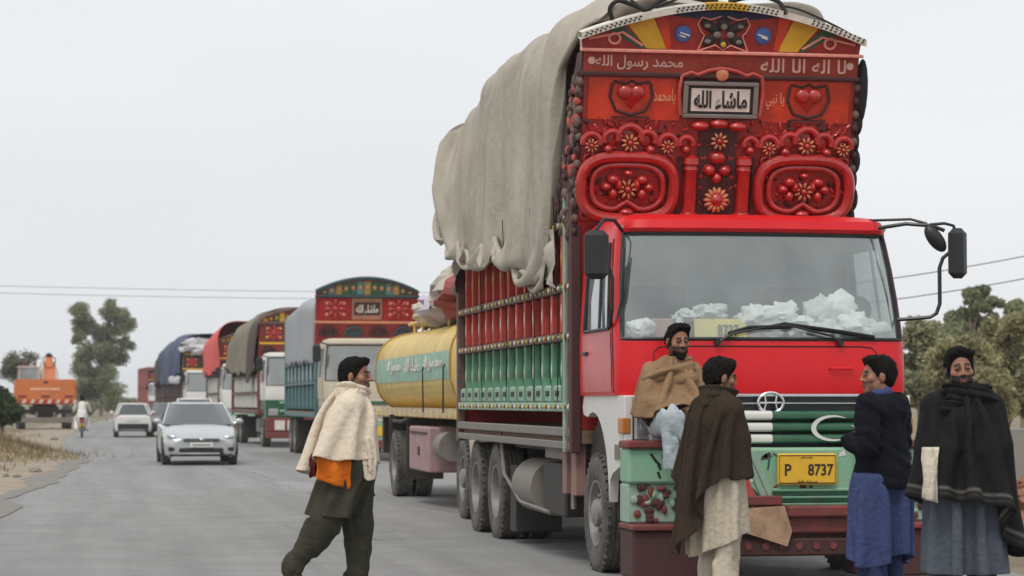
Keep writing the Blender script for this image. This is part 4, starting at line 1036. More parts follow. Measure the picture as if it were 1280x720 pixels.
# knobbed side wings of the headboard
for sg in (-1, 1):
    m = MB(); m.prism([(0, -.25), (.85, -.25), (.80, .3), (.55, .9), (.2, 1.45), (0, 1.5)], *sorted((sg * 1.22, sg * 1.25)), 'yz'); orn('side_wing', m, m_maroon)
    m = MB()
    for k in range(80):
        v = -.2 + 1.5 * random.random(); y = random.random() * max(.08, .8 - .45 * v); m.ell((sg * 1.265, y, v), (.03, .035 + .02 * random.random(), .03 + .03 * random.random()), 7, 5, random.choice((0, 0, 2, 2, 1)))
    for k in range(12): m.ell((sg * 1.25, -.0, -.1 + k * .12), (.035, .04, .04), 8, 6, 2 * (k % 2))
    tagp(orn('wing_ornaments', m, [m_maroon, m_srib, m_rail]), kind='stuff')
m = MB()
for k in range(7):
    m.ell((1.27 + .02 * (k % 2), .05, .05 + k * .17), (.045, .07, .11), 9, 7)
m.ell((1.30, .04, 1.18), (.06, .08, .30), 10, 8); orn('tarp_roll', m, m_rope)
# ropes lying over the arch
for pts in ([(-.98, .05, 1.76), (-1.02, 0, 1.86), (-.95, 0, 1.93), (-.82, .0, 1.90), (-.70, -.02, 1.86), (-.56, 0, 1.95), (-.42, .02, 1.99), (-.2, .05, 1.96), (-.05, .05, 1.945)],
            [(-1.3, .1, 2.05), (-1.1, .08, 2.03), (-.9, .05, 1.98), (-.75, .0, 1.88)], [(.05, .05, 1.945), (.2, .04, 1.985), (.35, .0, 2.0), (.48, -.03, 1.96), (.53, -.10, 1.86)],
            [(.50, .0, 1.93), (.7, .0, 1.89), (1.0, .0, 1.77), (1.29, 0, 1.63)], [(-.6, .05, 1.88), (-.2, .08, 2.02), (.2, .08, 2.03), (.5, .02, 1.95)]):
    q = [Vector(p) for p in pts]; fine = []
    for i in range(len(q) - 1):
        a, b, c_, d_ = q[max(i - 1, 0)], q[i], q[i + 1], q[min(i + 2, len(q) - 1)]
        for k in range(6): t = k / 6; fine.append(.5 * ((2 * b) + (c_ - a) * t + (2 * a - 5 * b + 4 * c_ - d_) * t * t + (3 * b - a - 3 * c_ + d_) * t ** 3))
    fine.append(q[-1]); m = MB(); m.tube(fine, .022 if len(pts) > 4 else .011, 6); orn('rope', m, m_rope)
# ---- the tarpaulin over the load
def yf_(t):
    if t < .28: return 2.35 + 1.0 * (1 - t / .28) ** 1.0
    if t > .72: return 2.35 + 1.0 * (1 - (1 - t) / .28)
    return 1.52 + .83 * abs(math.cos(PI * (t - .28) / .44)) ** 3
ip = lambda xs, ys: (lambda s: float(np.interp(s, xs, ys)))
W_, H_ = ip([0, .3, .7, 1], [1.27, 1.36, 1.44, 1.46]), ip([0, .1, .3, .6, .85, 1], [5.02, 5.22, 5.27, 5.22, 5.08, 4.8])
hl_ = ip([0, .2, .35, .6, .8, 1], [2.62, 2.75, 3.05, 3.0, 3.2, 3.42]); hr_ = ip([0, .5, 1], [2.9, 3.0, 3.2])
ny, nt = 96, 80; X = np.zeros((ny, nt, 3)); NT = vnoise(4)
for i in range(ny):
    s_ = i / (ny - 1); w, h_, a, b = W_(s_), H_(s_), hl_(s_), hr_(s_); zs_ = a + (h_ - a) * .5
    for j in range(nt):
        t_ = j / (nt - 1); y = yf_(t_) + s_ * (8.95 - yf_(t_))
        if t_ < .28: q = t_ / .28; x = -w; z = a + (zs_ - a) * q
        elif t_ > .72: q = (1 - t_) / .28; x = w; z = b + (zs_ - b) * q
        else: an = PI * (t_ - .28) / .44; c_ = math.cos(an); x = -w * math.copysign(abs(c_) ** .42, c_); z = zs_ + (h_ - zs_) * math.sin(an) ** .5
        if t_ < .06 or t_ > .94: z += .12 * float(NT(y * 1.7, 5.5, t_))
        X[i, j] = (x, y, z)
lv = Vol((-1.8, 1.2, 2.2), (1.8, 9.4, 5.5), .06)
gx, gy, gz = lv.ax[0][:, None, None], lv.ax[1][None, :, None], lv.ax[2][None, None, :]
sy = np.clip((gy - 1.6) / 7.35, 0, 1); ww = np.interp(sy, [0, .3, .7, 1], [1.17, 1.24, 1.33, 1.38]); hh = np.interp(sy, [0, .1, .3, .6, .85, 1], [4.90, 5.10, 5.16, 5.13, 5.02, 4.72])
lf = ((np.abs(gx / ww) ** 6.0 + np.abs(np.maximum(gz - 3.3, 0) / (hh - 3.3)) ** 6.0) ** (1 / 6.0) - 1) * 1.1
lf = lf + .07 * NT(gx * 1.6 + 9, gy * 1.4, gz * 1.6 + 4) + .05 * NT(gx * 3.4 + 3, gy * 2.9, gz * 3.1)
lf = np.maximum(lf, np.maximum(1.75 - gy, gy - 8.75)); lv.F = np.clip(lf, -.5, .12).astype(np.float32)
Rs = X * np.array((1.03, 1.09, 1.035)); pins = np.zeros((ny, nt), bool)
for i in range(0, ny, 12): pins[i, 1] = pins[i, nt - 2] = True
pins[0, 26:54:4] = True; pins[-1, ::3] = True
drape('tarpaulin', T, m_tarp, X, Rs, pins, lv, 46, 6, False, .02, (0, 0, 0), .012, .05, 3, .012, .95, fric=.5, grav=1.0, tether=False)
q = MB(); rr_ = [[(x * (1 - .02 * k), 8.93 + .10 * math.sin(k * .5), z + (3.3 - z) * k / 8) for x, z in [(X[-1, j, 0], X[-1, j, 2]) for j in range(nt)]] for k in range(9)]; q.grid(rr_); o = q.build('tarp_back', m_tarp, T, None); o.data.shade_smooth()
q = MB(); NN = vnoise(77); rows = []
for i in range(14):
    rows.append([(-1.30 - .10 * math.sin(j * .5) * .5 - .07 * float(NN(i * .5, j * .4, 1)), 8.35 + j * .06, 3.45 - i * .055 + .04 * float(NN(j * .6, 3, 3))) for j in range(12)])
q.grid(rows); o = q.build('tarp_tail', M('tarp_dark', (.19, .165, .13), .9, var=.2, vs=3, dirt=.3, bump=.2, bs=8), T, None); o.data.shade_smooth()
# a torn corner of cloth hanging by the front post
q = MB(); rows = []
for i in range(12):
    rows.append([(-1.31 - .05 * float(NN(i * .5, j * .6, 4)) - .02 * math.sin(j), 2.55 + j * .09 + .03 * i * (j / 9 - .5), 2.98 - i * .05 * (1 - .05 * j) + .05 * float(NN(j * .7, 5, 3))) for j in range(10)])
q.grid(rows); o = q.build('tarp_tail', m_tarp, T, None); o.data.shade_smooth()
for y_ in (2.4, 3.6, 5.2, 6.8):
    q = MB(); q.tube([(-1.33, y_, 3.3), (-1.30, y_ + .05, 2.8), (-1.295, y_ - .05, 2.2), (-1.29, y_, 1.45)], .005, 5); q.build('rope', m_rope, T)
# ------------------------------------------------------------------ people: smooth-blended volumes turned into one surface
m_skin = M('skin', (0.3, 0.16, 0.1), 0.5, var=0.12, vs=30, attr='tone', sss=0.04)
m_hair = M('black_hair', (0.007, 0.006, 0.005), 0.75, var=0.4, vs=60, bump=0.3, bs=150, spec=.12)
m_shoe = M('dark_leather', (0.03, 0.022, 0.016), 0.5, var=0.2, dirt=0.3)
def cloth(name, col, var=0.2, bump=0.75, bs=24, dirt=0.08, attr=None):
    return M(name, col, 0.92, var=var, vs=7, bump=bump, bs=bs, dirt=dirt, dcol=tuple(c * .6 + .02 for c in col), ds=5, attr=attr, spec=0.2)
NZ = vnoise(21); NZ2 = vnoise(22)
def rotz(h):
    c, s = math.cos(h), math.sin(h); return np.array(((c, -s, 0), (s, c, 0), (0, 0, 1.0)))
def rotx(a):
    c, s = math.cos(a), math.sin(a); return np.array(((1, 0, 0), (0, c, -s), (0, s, c)))
def roty(a):
    c, s = math.cos(a), math.sin(a); return np.array(((c, 0, s), (0, 1, 0), (-s, 0, c)))

SKIN = np.array(lin(150, 104, 80)); LIP = np.array(lin(120, 68, 58)); DARK = np.array((.012, .009, .008))
HS = 1.09
def head_prims(v, c, R):
    P = lambda p: np.array(c) + R @ (np.array(p, float) * HS)
    e = lambda p, r, k=.02, mode='u': v.el(P(p), np.array(r) * HS, k, mode, R)
    e((0, .018, .036), (.074, .096, .086), .02); e((0, -.030, -.045), (.056, .060, .076), .035); e((0, -.068, -.100), (.024, .022, .020), .025)
    for s in (-1, 1):
        e((s * .044, -.056, -.022), (.024, .022, .022), .02); e((s * .078, .012, -.012), (.011, .022, .034), .008); e((s * .05, -.005, -.07), (.02, .03, .03), .03)
    v.rc(P((-.040, -.083, .022)), .010, P((.040, -.083, .022)), .010, .014)
    for s in (-1, 1): e((s * .032, -.098, .002), (.019, .014, .013), .012, 's')
    v.rc(P((0, -.090, .012)), .008, P((0, -.107, -.030)), .011, .010)
    for s in (-1, 1): e((s * .011, -.097, -.033), .009, .008)
    for s in (-1, 1): e((s * .032, -.083, .002), .012, .006)
    v.rc(P((-.017, -.092, -.060)), .007, P((.017, -.092, -.060)), .007, .006); v.rc(P((-.014, -.090, -.073)), .008, P((.014, -.090, -.073)), .008, .006)
def hand_prims(v, w, d, nrm, curl=.5, side=1):
    w = np.array(w, float); d = np.array(d, float); d /= np.linalg.norm(d); nrm = np.array(nrm, float); nrm -= d * (nrm @ d); nrm /= np.linalg.norm(nrm); s = np.cross(d, nrm) * side
    for q in (-1, 0, 1): v.rc(w + s * .014 * q, .019, w + d * .085 + s * .024 * q, .015, .015)
    for f, (q, L) in enumerate(((-1.45, .068), (-.5, .080), (.5, .076), (1.4, .060))):
        a = w + d * .088 + s * .020 * q; b = a + (d * math.cos(curl) + nrm * math.sin(curl)) * L * .5; c = b + (d * math.cos(curl * 2.2) + nrm * math.sin(curl * 2.2)) * L * .5
        v.rc(a, .0098, b, .0088, .006); v.rc(b, .0088, c, .0075, .004)
    a = w + d * .03 - s * .026; b = a + (d * .6 - s * .75 + nrm * .2) * .042; c = b + (d * .9 - s * .2 + nrm * .35) * .034
    v.rc(a, .014, b, .011, .012); v.rc(b, .011, c, .009, .004)
def person(label, loc, J, heading=0.0, headR=None, scale=1.0, hair=True, beard=0.0, stubble=0.25, hair_r=(.082, .104, .094), hair_front=.05, skin=SKIN, group=None, hands=None, lo=(-.6, -.75, -.02), hi=(.6, .75, 1.85), h=.0065, hair_mat=None, cloaked=False):
    root = thing('person', label, 'person', loc, 0, group); root.scale = (scale,) * 3
    H = rotz(heading); G = lambda p: H @ np.array(p, float)
    if cloaked:
        J = dict(J); z_ = J['neck'][2] - 1.47; o_ = J['neck'][1] - .015
        for s, q in (('L', 1), ('R', -1)): J['sh' + s] = (q * .13, .02 + o_, 1.34 + z_); J['el' + s] = (q * .17, .03 + o_, 1.13 + z_); J['wr' + s] = (q * .09, -.10 + o_, 1.13 + z_)
    J = {k: G(p) for k, p in J.items()}
    HR = (headR if headR is not None else H)
    v = Vol(lo, hi, h)
    hc = J['head']
    v.el((J['chest'] + J['neck']) / 2 * np.array((1, 1, 1)) - np.array((0, 0, .06)), (.14, .10, .16), .05, R=H); v.rc(J['pelvis'], .13, J['chest'], .13, .05)
    v.rc(J['neck'] - np.array((0, 0, .04)), .062, hc + HR @ np.array((0, .02, -.05)), .054, .03)
    for s in 'LR':
        v.rc(J['sh' + s], .058, J['el' + s], .044, .03); v.rc(J['el' + s], .044, J['wr' + s], .028, .02); v.rc(J['chest'] + np.array((0, 0, .08)), .09, J['sh' + s], .06, .05)
        v.rc(J['hip' + s], .085, J['kn' + s], .058, .03); v.rc(J['kn' + s], .056, J['an' + s], .038, .02); v.rc(J['an' + s], .036, J['toe' + s], .032, .02)
        hd = (hands or {}).get(s); d = J['wr' + s] - J['el' + s]
        if cloaked: hand_prims(v, J['wr' + s], G((-1 if s == 'L' else 1, -.05, .1)), G((0, -1, 0)), .5, 1 if s == 'L' else -1)
        elif hd: hand_prims(v, J['wr' + s], G(hd[0]), G(hd[1]), hd[2], 1 if s == 'L' else -1)
        else: hand_prims(v, J['wr' + s], d, G((0, -1, -.4)), .5, 1 if s == 'L' else -1)
    head_prims(v, hc, HR)
    def color(V):
        L = (V - hc) @ HR / HS; C = np.tile(skin, (len(V), 1))
        n = NZ(V[:, 0] * 90, V[:, 1] * 90, V[:, 2] * 90)
        near = (np.linalg.norm(L, axis=1) < .17)
        lip = near & (np.abs(L[:, 0]) < .024) & (L[:, 1] < -.085) & (np.abs(L[:, 2] + .067) < .012); C[lip] = LIP * (skin.mean() / SKIN.mean())
        jaw = near & (L[:, 2] < -.036 + .35 * np.maximum(0, L[:, 1] + .05)) & (L[:, 1] < .012) & ~lip & (L[:, 2] > -.135)
        mo = near & (np.abs(L[:, 0]) < .034) & (L[:, 1] < -.075) & (L[:, 2] < -.042) & (L[:, 2] > -.060)
        side = near & (np.abs(L[:, 0]) > .058) & (L[:, 1] > -.03) & (L[:, 1] < .005) & (L[:, 2] < .03) & (L[:, 2] > -.06)
        b = np.clip(beard if beard else stubble, 0, 1)
        for msk, w in ((jaw, b), (mo, max(b, .85)), (side, b)): C[msk] = C[msk] * (1 - w) + DARK * w * (1 + .5 * n[msk][:, None])
        br = near & (np.abs(np.abs(L[:, 0]) - .032) < .022) & (L[:, 1] < -.07) & (np.abs(L[:, 2] - .026 + .1 * (np.abs(L[:, 0]) - .03)) < .0075); C[br] = DARK * 1.3
        ey = near & (np.abs(np.abs(L[:, 0]) - .032) < .015) & (L[:, 1] < -.07) & (np.abs(L[:, 2] - .001) < .0062); C[ey] = skin * .25
        iris = near & (np.abs(np.abs(L[:, 0]) - .032) < .006) & (L[:, 1] < -.08) & (np.abs(L[:, 2] - .001) < .006); C[iris] = DARK
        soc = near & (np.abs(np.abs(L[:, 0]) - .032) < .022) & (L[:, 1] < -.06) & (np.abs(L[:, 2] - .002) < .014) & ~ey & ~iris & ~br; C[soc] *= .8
        return C
    v.build('body', m_skin, root, color, 1)
    if hair:
        P = lambda p: hc + HR @ (np.array(p, float) * HS)
        v = Vol(hc - .19, hc + .19, .0055); hr_ = np.array(hair_r) * HS
        v.el(P((0, .024, .038)), hr_, .01, R=HR); v.el(P((0, .055, .0)), (.081, .072, .092), .03, R=HR); v.el(P((.02, -.045, .095)), (.065, .05, .036), .03, R=HR); v.el(P((-.03, -.05, .088)), (.045, .04, .034), .03, R=HR)
        v.disp(lambda x, y, z: .009 * NZ(x * 40, y * 40, z * 26) + .008 * NZ2(x * 95, y * 95, z * 60))
        v.cut(P((0, -.058, hair_front)), HR @ np.array((0, -1, -.62))); v.cut(P((0, .02, -.075)), HR @ np.array((0, -.75, -1)))
        v.build('hair', hair_mat or m_hair, root, None, 1)
    if beard:
        P = lambda p: hc + HR @ (np.array(p, float) * HS)
        v = Vol(hc - .19, hc + .19, .0055)
        v.el(P((0, -.032, -.052)), (.066, .070, .087), .01, R=HR); v.el(P((0, -.072, -.108)), (.030, .028, .030), .02, R=HR)
        v.disp(lambda x, y, z: .006 * NZ2(x * 80, y * 80, z * 50)); v.cut(P((0, -.05, -.062)), HR @ np.array((0, -.35, 1.0))); v.el(P((0, -.10, -.068)), (.024, .02, .012), .006, 's', R=HR)
        v.build('beard', hair_mat or m_hair, root, None, 1)
    for s in 'LR':
        v = Vol(np.minimum(J['an' + s], J['toe' + s]) - .12, np.maximum(J['an' + s], J['toe' + s]) + .12, .008)
        v.rc(J['an' + s] - np.array((0, 0, .02)), .044, J['toe' + s], .040, .03); v.cut((0, 0, min(J['toe' + s][2], J['an' + s][2]) - .045), (0, 0, -1)); v.build('shoe', m_shoe, root)
    return root, J, G
def garment(name, root, mat_, prims, lo, hi, h=.012, folds=(), cuts=(), color=None, smooth=2, subs=()):
    v = Vol(lo, hi, h)
    for p in prims:
        if p[0] == 'rc': v.rc(*p[1:])
        else: v.el(*p[1:])
    for f in folds: v.disp(f)
    for p in subs: v.rc(*p[1:], mode='s')
    for c in cuts: v.cut(*c)
    return v.build(name, mat_, root, color, smooth)
def fold(amp, dx, dy, dz, seed=0, sharp=False):
    N = NZ if seed % 2 == 0 else NZ2
    def f(x, y, z):
        a = N(x * dx[0] + y * dx[1] + z * dx[2] + 50 + seed * 3.7, x * dy[0] + y * dy[1] + z * dy[2] + 50, x * dz[0] + y * dz[1] + z * dz[2] + 50)
        if sharp: a = 1 - 2 * np.abs(a)
        return amp * a
    return f
VERT = lambda amp, fq=16, fz=2.2, seed=0, sharp=True: fold(amp, (fq, 0, fq * .12), (0, fq, -fq * .1), (0, 0, fz), seed, sharp)
def arms(J, r=.085): return [('rc', J['sh' + s], r + .02, J['el' + s], r, .06) for s in 'LR'] + [('rc', J['el' + s], r, J['wr' + s], r * .9, .05) for s in 'LR']
def trousers(root, J, mat_, r=(.14, .115, .085), lo=(-.6, -.7, .0), hi=(.6, .7, 1.2), cutz=.06):
    P = [('rc', J['pelvis'], .16, J['pelvis'] + np.array((0, 0, .08)), .15, .05)]
    for s in 'LR':
        P += [('rc', J['hip' + s], r[0], J['kn' + s], r[1], .04), ('rc', J['kn' + s], r[1], J['an' + s] + np.array((0, 0, .03)), r[2], .04)]
    return garment('shalwar', root, mat_, P, lo, hi, .011, [VERT(.022, 12, 1.6, 1), fold(.007, (7, 0, 9), (0, 7, 4), (3, 3, 9), 2, True)], [((0, 0, cutz), (0, 0, -1))])

STAND = dict(pelvis=(0, 0, .95), chest=(0, 0, 1.27), neck=(0, .015, 1.47), head=(0, -.025, 1.605), shL=(.185, .015, 1.40), shR=(-.185, .015, 1.40), elL=(.24, .05, 1.12), elR=(-.24, .05, 1.12),
             wrL=(.20, -.10, .92), wrR=(-.20, -.10, .92), hipL=(.09, 0, .92), hipR=(-.09, 0, .92), knL=(.11, -.02, .50), knR=(-.11, -.02, .50), anL=(.12, .02, .085), anR=(-.12, .02, .085), toeL=(.14, -.13, .04), toeR=(-.14, -.13, .04))
def pose(**kw): d = dict(STAND); d.update(kw); return d

def collider(prims, lo, hi, h=.022):
    v = Vol(lo, hi, h)
    for p in prims: (v.rc if p[0] == 'rc' else v.el)(*p[1:])
    return v
def body_prims(J, torso=.15, leg=.10, arm=.062):
    P = [('rc', J['pelvis'], torso + .01, J['chest'], torso, .05), ('rc', J['chest'], torso, J['neck'] - np.array((0, 0, .10)), .10, .05), ('rc', J['neck'] - np.array((0, 0, .1)), .075, J['neck'] + np.array((0, 0, .05)), .07, .03)]
    for s in 'LR':
        P += [('rc', J['chest'] + np.array((0, 0, .09)), .10, J['sh' + s], .085, .05), ('rc', J['sh' + s], arm + .02, J['el' + s], arm, .04), ('rc', J['el' + s], arm, J['wr' + s], arm * .9, .04), ('rc', J['hip' + s], leg + .03, J['kn' + s], leg, .05), ('rc', J['kn' + s], leg, J['an' + s], leg * .85, .04)]
    return P
def skirt(root, J, mat_, z0=1.0, L=.58, r=(.19, .155), full=1.45, rot=0.0, seed=0, prims=None, name='kameez', c=(0, 0), lo=(-.6, -.75, -.05), hi=(.6, .75, 1.7), Lf=None, slit=True, wind=(0, 0, 0)):
    nu, nv = 72, 26; X = np.zeros((nu, nv, 3)); R = np.zeros((nu, nv, 3)); Lf = Lf or (lambda t: L)
    for i in range(nu):
        th = 2 * PI * i / nu; q = Lf(th)
        for j in range(nv):
            l = q * j / (nv - 1); k = 1 + .55 * l; cx, cy = r[0] * math.cos(th), r[1] * math.sin(th)
            x, y = cx * k * (1 + .06 * math.sin(8 * th + seed) * j / nv), cy * k * (1 + .06 * math.sin(8 * th + seed) * j / nv)
            X[i, j] = (c[0] + x * math.cos(rot) - y * math.sin(rot), c[1] + x * math.sin(rot) + y * math.cos(rot), z0 - l)
            kk = 1 + (full - 1) * min(1, l * 5) + .35 * l; R[i, j] = (cx * kk, cy * kk, -l)
    R2 = R.copy(); R2[..., 2] = 0
    pins = np.zeros((nu, nv), bool); pins[:, 0] = True
    # rest lengths along v must be the true length: flatten the flare out of the vertical distance
    for i in range(nu):
        for j in range(1, nv):
            dxy = np.linalg.norm(R[i, j, :2] - R[i, j - 1, :2]); dl = Lf(2 * PI * i / nu) / (nv - 1); R[i, j, 2] = R[i, j - 1, 2] - math.sqrt(max(1e-6, dl * dl - min(dl * .9, dxy) ** 2))
    return drape(name, root, mat_, X, R, pins, collider(prims or body_prims(J), lo, hi), 60, 6, True, .014, wind, .006, .06, seed)
def cape(root, mat_, c, Lf, vol, r0=.085, wide=None, ell=(1, 1), nu=76, nv=34, seed=0, lean=(0, 0), color=None, steps=75, name='shawl', wind=(0, 0, 0), bend=.14):
    wide = wide or (lambda l: r0 + min(l, .30) * .90 + max(0, l - .30) * .30)
    X, R = cone_cloth(c, r0, Lf, wide, nu, nv, .55, ell, lean, .05, seed); pins = np.zeros((nu, nv), bool); pins[:, 0] = True
    return drape(name, root, mat_, X, R, pins, vol, steps, 7, True, .013, wind, .010, bend, seed, color=color)
def lobeL(th, th0, w): return math.exp(-(((th - th0 + PI) % (2 * PI) - PI) / w) ** 2)
# --- 1 the man walking across the road in a cream shawl
LO, HI = (-.65, -.65, -.05), (.65, .65, 1.75)
m_olive = cloth('olive_cloth', lin(62, 60, 50)); m_shawl1 = cloth('cream_wool', lin(214, 200, 180), var=.08)
J1 = pose(knR=(-.09, .20, .52), anR=(-.09, .44, .14), toeR=(-.09, .36, .04), knL=(.09, -.04, .49), anL=(.09, -.03, .085), toeL=(.10, -.18, .04))
p1, J, G = person('man in cream shawl and dark olive clothes walking across the road', at(441, 18.7), J1, rad(84), headR=rotz(rad(66)), scale=1.03, stubble=.45, cloaked=True)
trousers(p1, J, m_olive, (.15, .135, .09))
garment('upper_kameez', p1, m_olive, [('rc', G((0, 0, 1.2)), .15, G((0, .02, .93)), .165, .05)], (-.4, -.4, .8), (.4, .4, 1.4), .014, cuts=[((0, 0, .95), (0, 0, -1))])
skirt(p1, J, m_olive, 1.0, .46, (.18, .19), 1.35, rad(84), 3, lo=LO, hi=HI, wind=(-1.6, 0, 0))
JC = dict(J); 
for s, q in (('L', 1), ('R', -1)): JC['el' + s] = G((q * .22, .16, 1.14)); JC['wr' + s] = G((q * .12, -.10, 1.10)); JC['sh' + s] = G((q * .165, .02, 1.365))
V1 = collider(body_prims(JC, .16) + [('rc', (0, 0, 1.0), .18, (0, 0, .8), .20, .05)], LO, HI)
cape(p1, m_shawl1, G((0, .015, 1.53)), lambda t: .54 + .10 * lobeL(t, PI, .9) + .02 * math.sin(3 * t), V1, .088, seed=5, wind=(-1.2, 0, 0))
garment('shawl_fold', p1, m_shawl1, [('rc', G((-.06, .06, 1.475)), .07, G((.06, .06, 1.475)), .07, .05), ('rc', G((-.05, -.05, 1.46)), .07, G((.05, -.05, 1.46)), .07, .05), ('rc', G((.03, -.09, 1.44)), .05, G((-.08, .02, 1.52)), .045, .03), ('rc', G((0, .11, 1.46)), .06, G((-.09, -.02, 1.42)), .055, .03)],
        (-.4, -.4, 1.3), (.4, .4, 1.62), .008, [fold(.022, (5, 5, 24), (1, 2, 4), (3, 3, 3), 5, True), fold(.008, (9, 9, 50), (1, 2, 4), (3, 3, 3), 6, True)], [((0, 0, 1.565), (0, 0, 1))])
garment('shawl_tail', p1, m_shawl1, [('rc', (.11, -.20, 1.12), .045, (.125, -.21, .80), .035, .02), ('rc', (.07, -.20, 1.12), .045, (.075, -.21, .84), .035, .03)], (-.2, -.4, .68), (.4, .1, 1.25), .007, [VERT(.018, 24, 2, 8), VERT(.010, 70, 3, 9)], [((0, 0, .79), (.25, 0, -1))])
def flap(name, root, mat_, x0, x1, y, z0, zf, seed, amp=.016):
    N = vnoise(seed); rows = []
    for i in range(22):
        u = i / 21; x = x0 + (x1 - x0) * u
        rows.append([(x + .012 * float(N(j * .3, u * 5, 2)), y - amp * math.sin(u * 9 + seed) * (.3 + j / 15) - amp * 1.2 * float(N(u * 6, j * .12, 4)) - .02 * math.sin(PI * j / 15), z0 + (zf(u) - z0) * j / 15) for j in range(16)])
    m = MB(); m.grid(rows); o = m.build(name, mat_, root, None); o.data.shade_smooth(); so = o.modifiers.new('thick', 'SOLIDIFY'); so.thickness = .008; return o
flap('cloth_panel', p1, cloth('orange_cloth', lin(222, 116, 30), var=.15), -.29, -.045, -.235, 1.08, lambda u: .83 - .075 * u, 3)
flap('cloth_panel', p1, cloth('maroon_cloth', lin(92, 26, 32)), -.335, -.24, -.165, 1.02, lambda u: .84 + .03 * u, 4)

# --- 2 the seated man in the tan shawl on the bumper
m_tanw = cloth('tan_wool', lin(140, 112, 84), var=.16); m_pale = cloth('pale_blue_cotton', lin(172, 182, 186), var=.1)
J2 = pose(pelvis=(0, .06, 1.27), chest=(0, .03, 1.58), neck=(0, .0, 1.76), head=(.03, -.04, 1.93), shL=(.18, .03, 1.70), shR=(-.18, .03, 1.70), elL=(.24, -.08, 1.44), elR=(-.24, -.08, 1.44), wrL=(.10, -.27, 1.42), wrR=(-.02, -.29, 1.41),
          hipL=(.10, .02, 1.26), hipR=(-.10, .02, 1.26), knL=(.13, -.42, 1.30), knR=(-.13, -.42, 1.31), anL=(.10, -.44, .90), anR=(-.12, -.45, .90), toeL=(.11, -.57, .85), toeR=(-.14, -.58, .85))
p2, J, G = person('bearded man wrapped in tan shawl sitting on the truck bumper', (TX - .85, TY - .24, 0), J2, rad(4), headR=rotz(rad(8)) @ rotx(rad(4)), beard=.8, hi=(.6, .6, 2.15), lo=(-.6, -.8, .75), hands={'L': ((-.6, -.6, -.25), (-.3, .2, -1), .6), 'R': ((.7, -.5, -.2), (.3, .2, -1), .6)}, skin=SKIN * .95, hair_front=.06)
garment('shalwar', p2, m_pale, [('rc', J['hip' + s], .12, J['kn' + s], .105, .04) for s in 'LR'] + [('rc', J['kn' + s], .105, J['an' + s] + np.array((0, 0, .05)), .09, .03) for s in 'LR'], (-.5, -.8, .8), (.5, .4, 1.6), .009, [VERT(.024, 12, 1.5, 2), fold(.012, (20, 8, 8), (4, 9, 9), (3, 3, 3), 3, True)], [((0, 0, .92), (0, 0, -1))])
JC = dict(J)
for s, q in (('L', 1), ('R', -1)): JC['sh' + s] = G((q * .155, .02, 1.655))
V2 = collider(body_prims(JC, .15), (-.65, -.7, .9), (.65, .6, 2.0))
cape(p2, m_tanw, G((0, .0, 1.81)), lambda t: .47 + .03 * math.sin(2 * t + 1), V2, .088, seed=8, nu=76, nv=30)
garment('shawl_fold', p2, m_tanw, [('rc', (-.05, -.0, 1.77), .075, (.07, -.01, 1.77), .075, .04), ('rc', (-.13, -.10, 1.66), .075, (.12, -.08, 1.75), .06, .05), ('rc', (-.18, -.04, 1.60), .09, (.10, -.12, 1.62), .08, .05)],
        (-.45, -.4, 1.35), (.45, .3, 1.95), .008, [fold(.024, (-5, 3, 18), (2, 3, 4), (2, 3, 2), 2, True), fold(.010, (-11, 6, 40), (3, 4, 8), (3, 3, 3), 3, True)], [((0, 0, 1.84), (0, 0, 1))])
garment('kameez', p2, cloth('dark_brown_cloth', lin(46, 32, 28)), [('rc', (0, .05, 1.3), .17, (0, .0, 1.5), .15, .05), ('rc', (-.16, -.05, 1.34), .11, (.14, -.12, 1.34), .11, .05), ('rc', J['elL'], .06, J['wrL'], .05, .03), ('rc', J['elR'], .06, J['wrR'], .05, .03)], (-.5, -.5, 1.1), (.5, .4, 1.75), .010, [VERT(.016, 14, 2, 4)])

# --- 3 the man in the dark brown shawl seen from behind
m_brown = cloth('dark_brown_wool', lin(54, 43, 33), var=.25); m_cream = cloth('cream_cotton', lin(198, 186, 166), var=.1)
J3 = pose(head=(0, -.05, 1.60), neck=(0, -.01, 1.46), knL=(.10, -.06, .5), anL=(.10, -.02, .085))
p3, J, G = person('man in long dark brown shawl over cream clothes beside the bumper', at(895, 18.0), J3, rad(112), headR=rotz(rad(98)) @ rotx(rad(8)), stubble=.4, hair_r=(.088, .112, .104), skin=SKIN, scale=1.02, cloaked=True)
trousers(p3, J, m_cream, (.13, .12, .10))
skirt(p3, J, m_cream, 1.0, .60, (.19, .18), 1.5, 0, 6, lo=LO, hi=HI, Lf=lambda t: .60 - .10 * math.cos(t))
JC = dict(J)
for s, q in (('L', 1), ('R', -1)): JC['sh' + s] = G((q * .155, .0, 1.36)); JC['el' + s] = G((q * .20, -.06, 1.14)); JC['wr' + s] = G((q * .08, -.17, 1.16))
V3 = collider(body_prims(JC, .16) + [('rc', (0, 0, .95), .19, (0, 0, .45), .25, .05)], LO, HI)
cape(p3, m_brown, G((0, .0, 1.52)), lambda t: .64 + .56 * lobeL(t, PI * 1.08, .85) + .02 * math.sin(5 * t), V3, .088, seed=11, nu=84, nv=42, lean=(-.03, 0), wind=(-.45, 0, 0), wide=lambda l: .088 + min(l, .30) * .78 + max(0, l - .30) * .34)
garment('shawl_fold', p3, m_brown, [('rc', G((-.06, .05, 1.465)), .07, G((.06, .05, 1.465)), .07, .05), ('rc', G((-.05, -.05, 1.45)), .07, G((.05, -.05, 1.45)), .07, .05), ('rc', (-.10, -.08, 1.40), .06, (.10, -.04, 1.47), .05, .03)], (-.4, -.4, 1.28), (.4, .4, 1.62), .008, [fold(.022, (5, 5, 24), (1, 2, 4), (3, 3, 3), 5, True)], [((0, 0, 1.545), (0, 0, 1))])

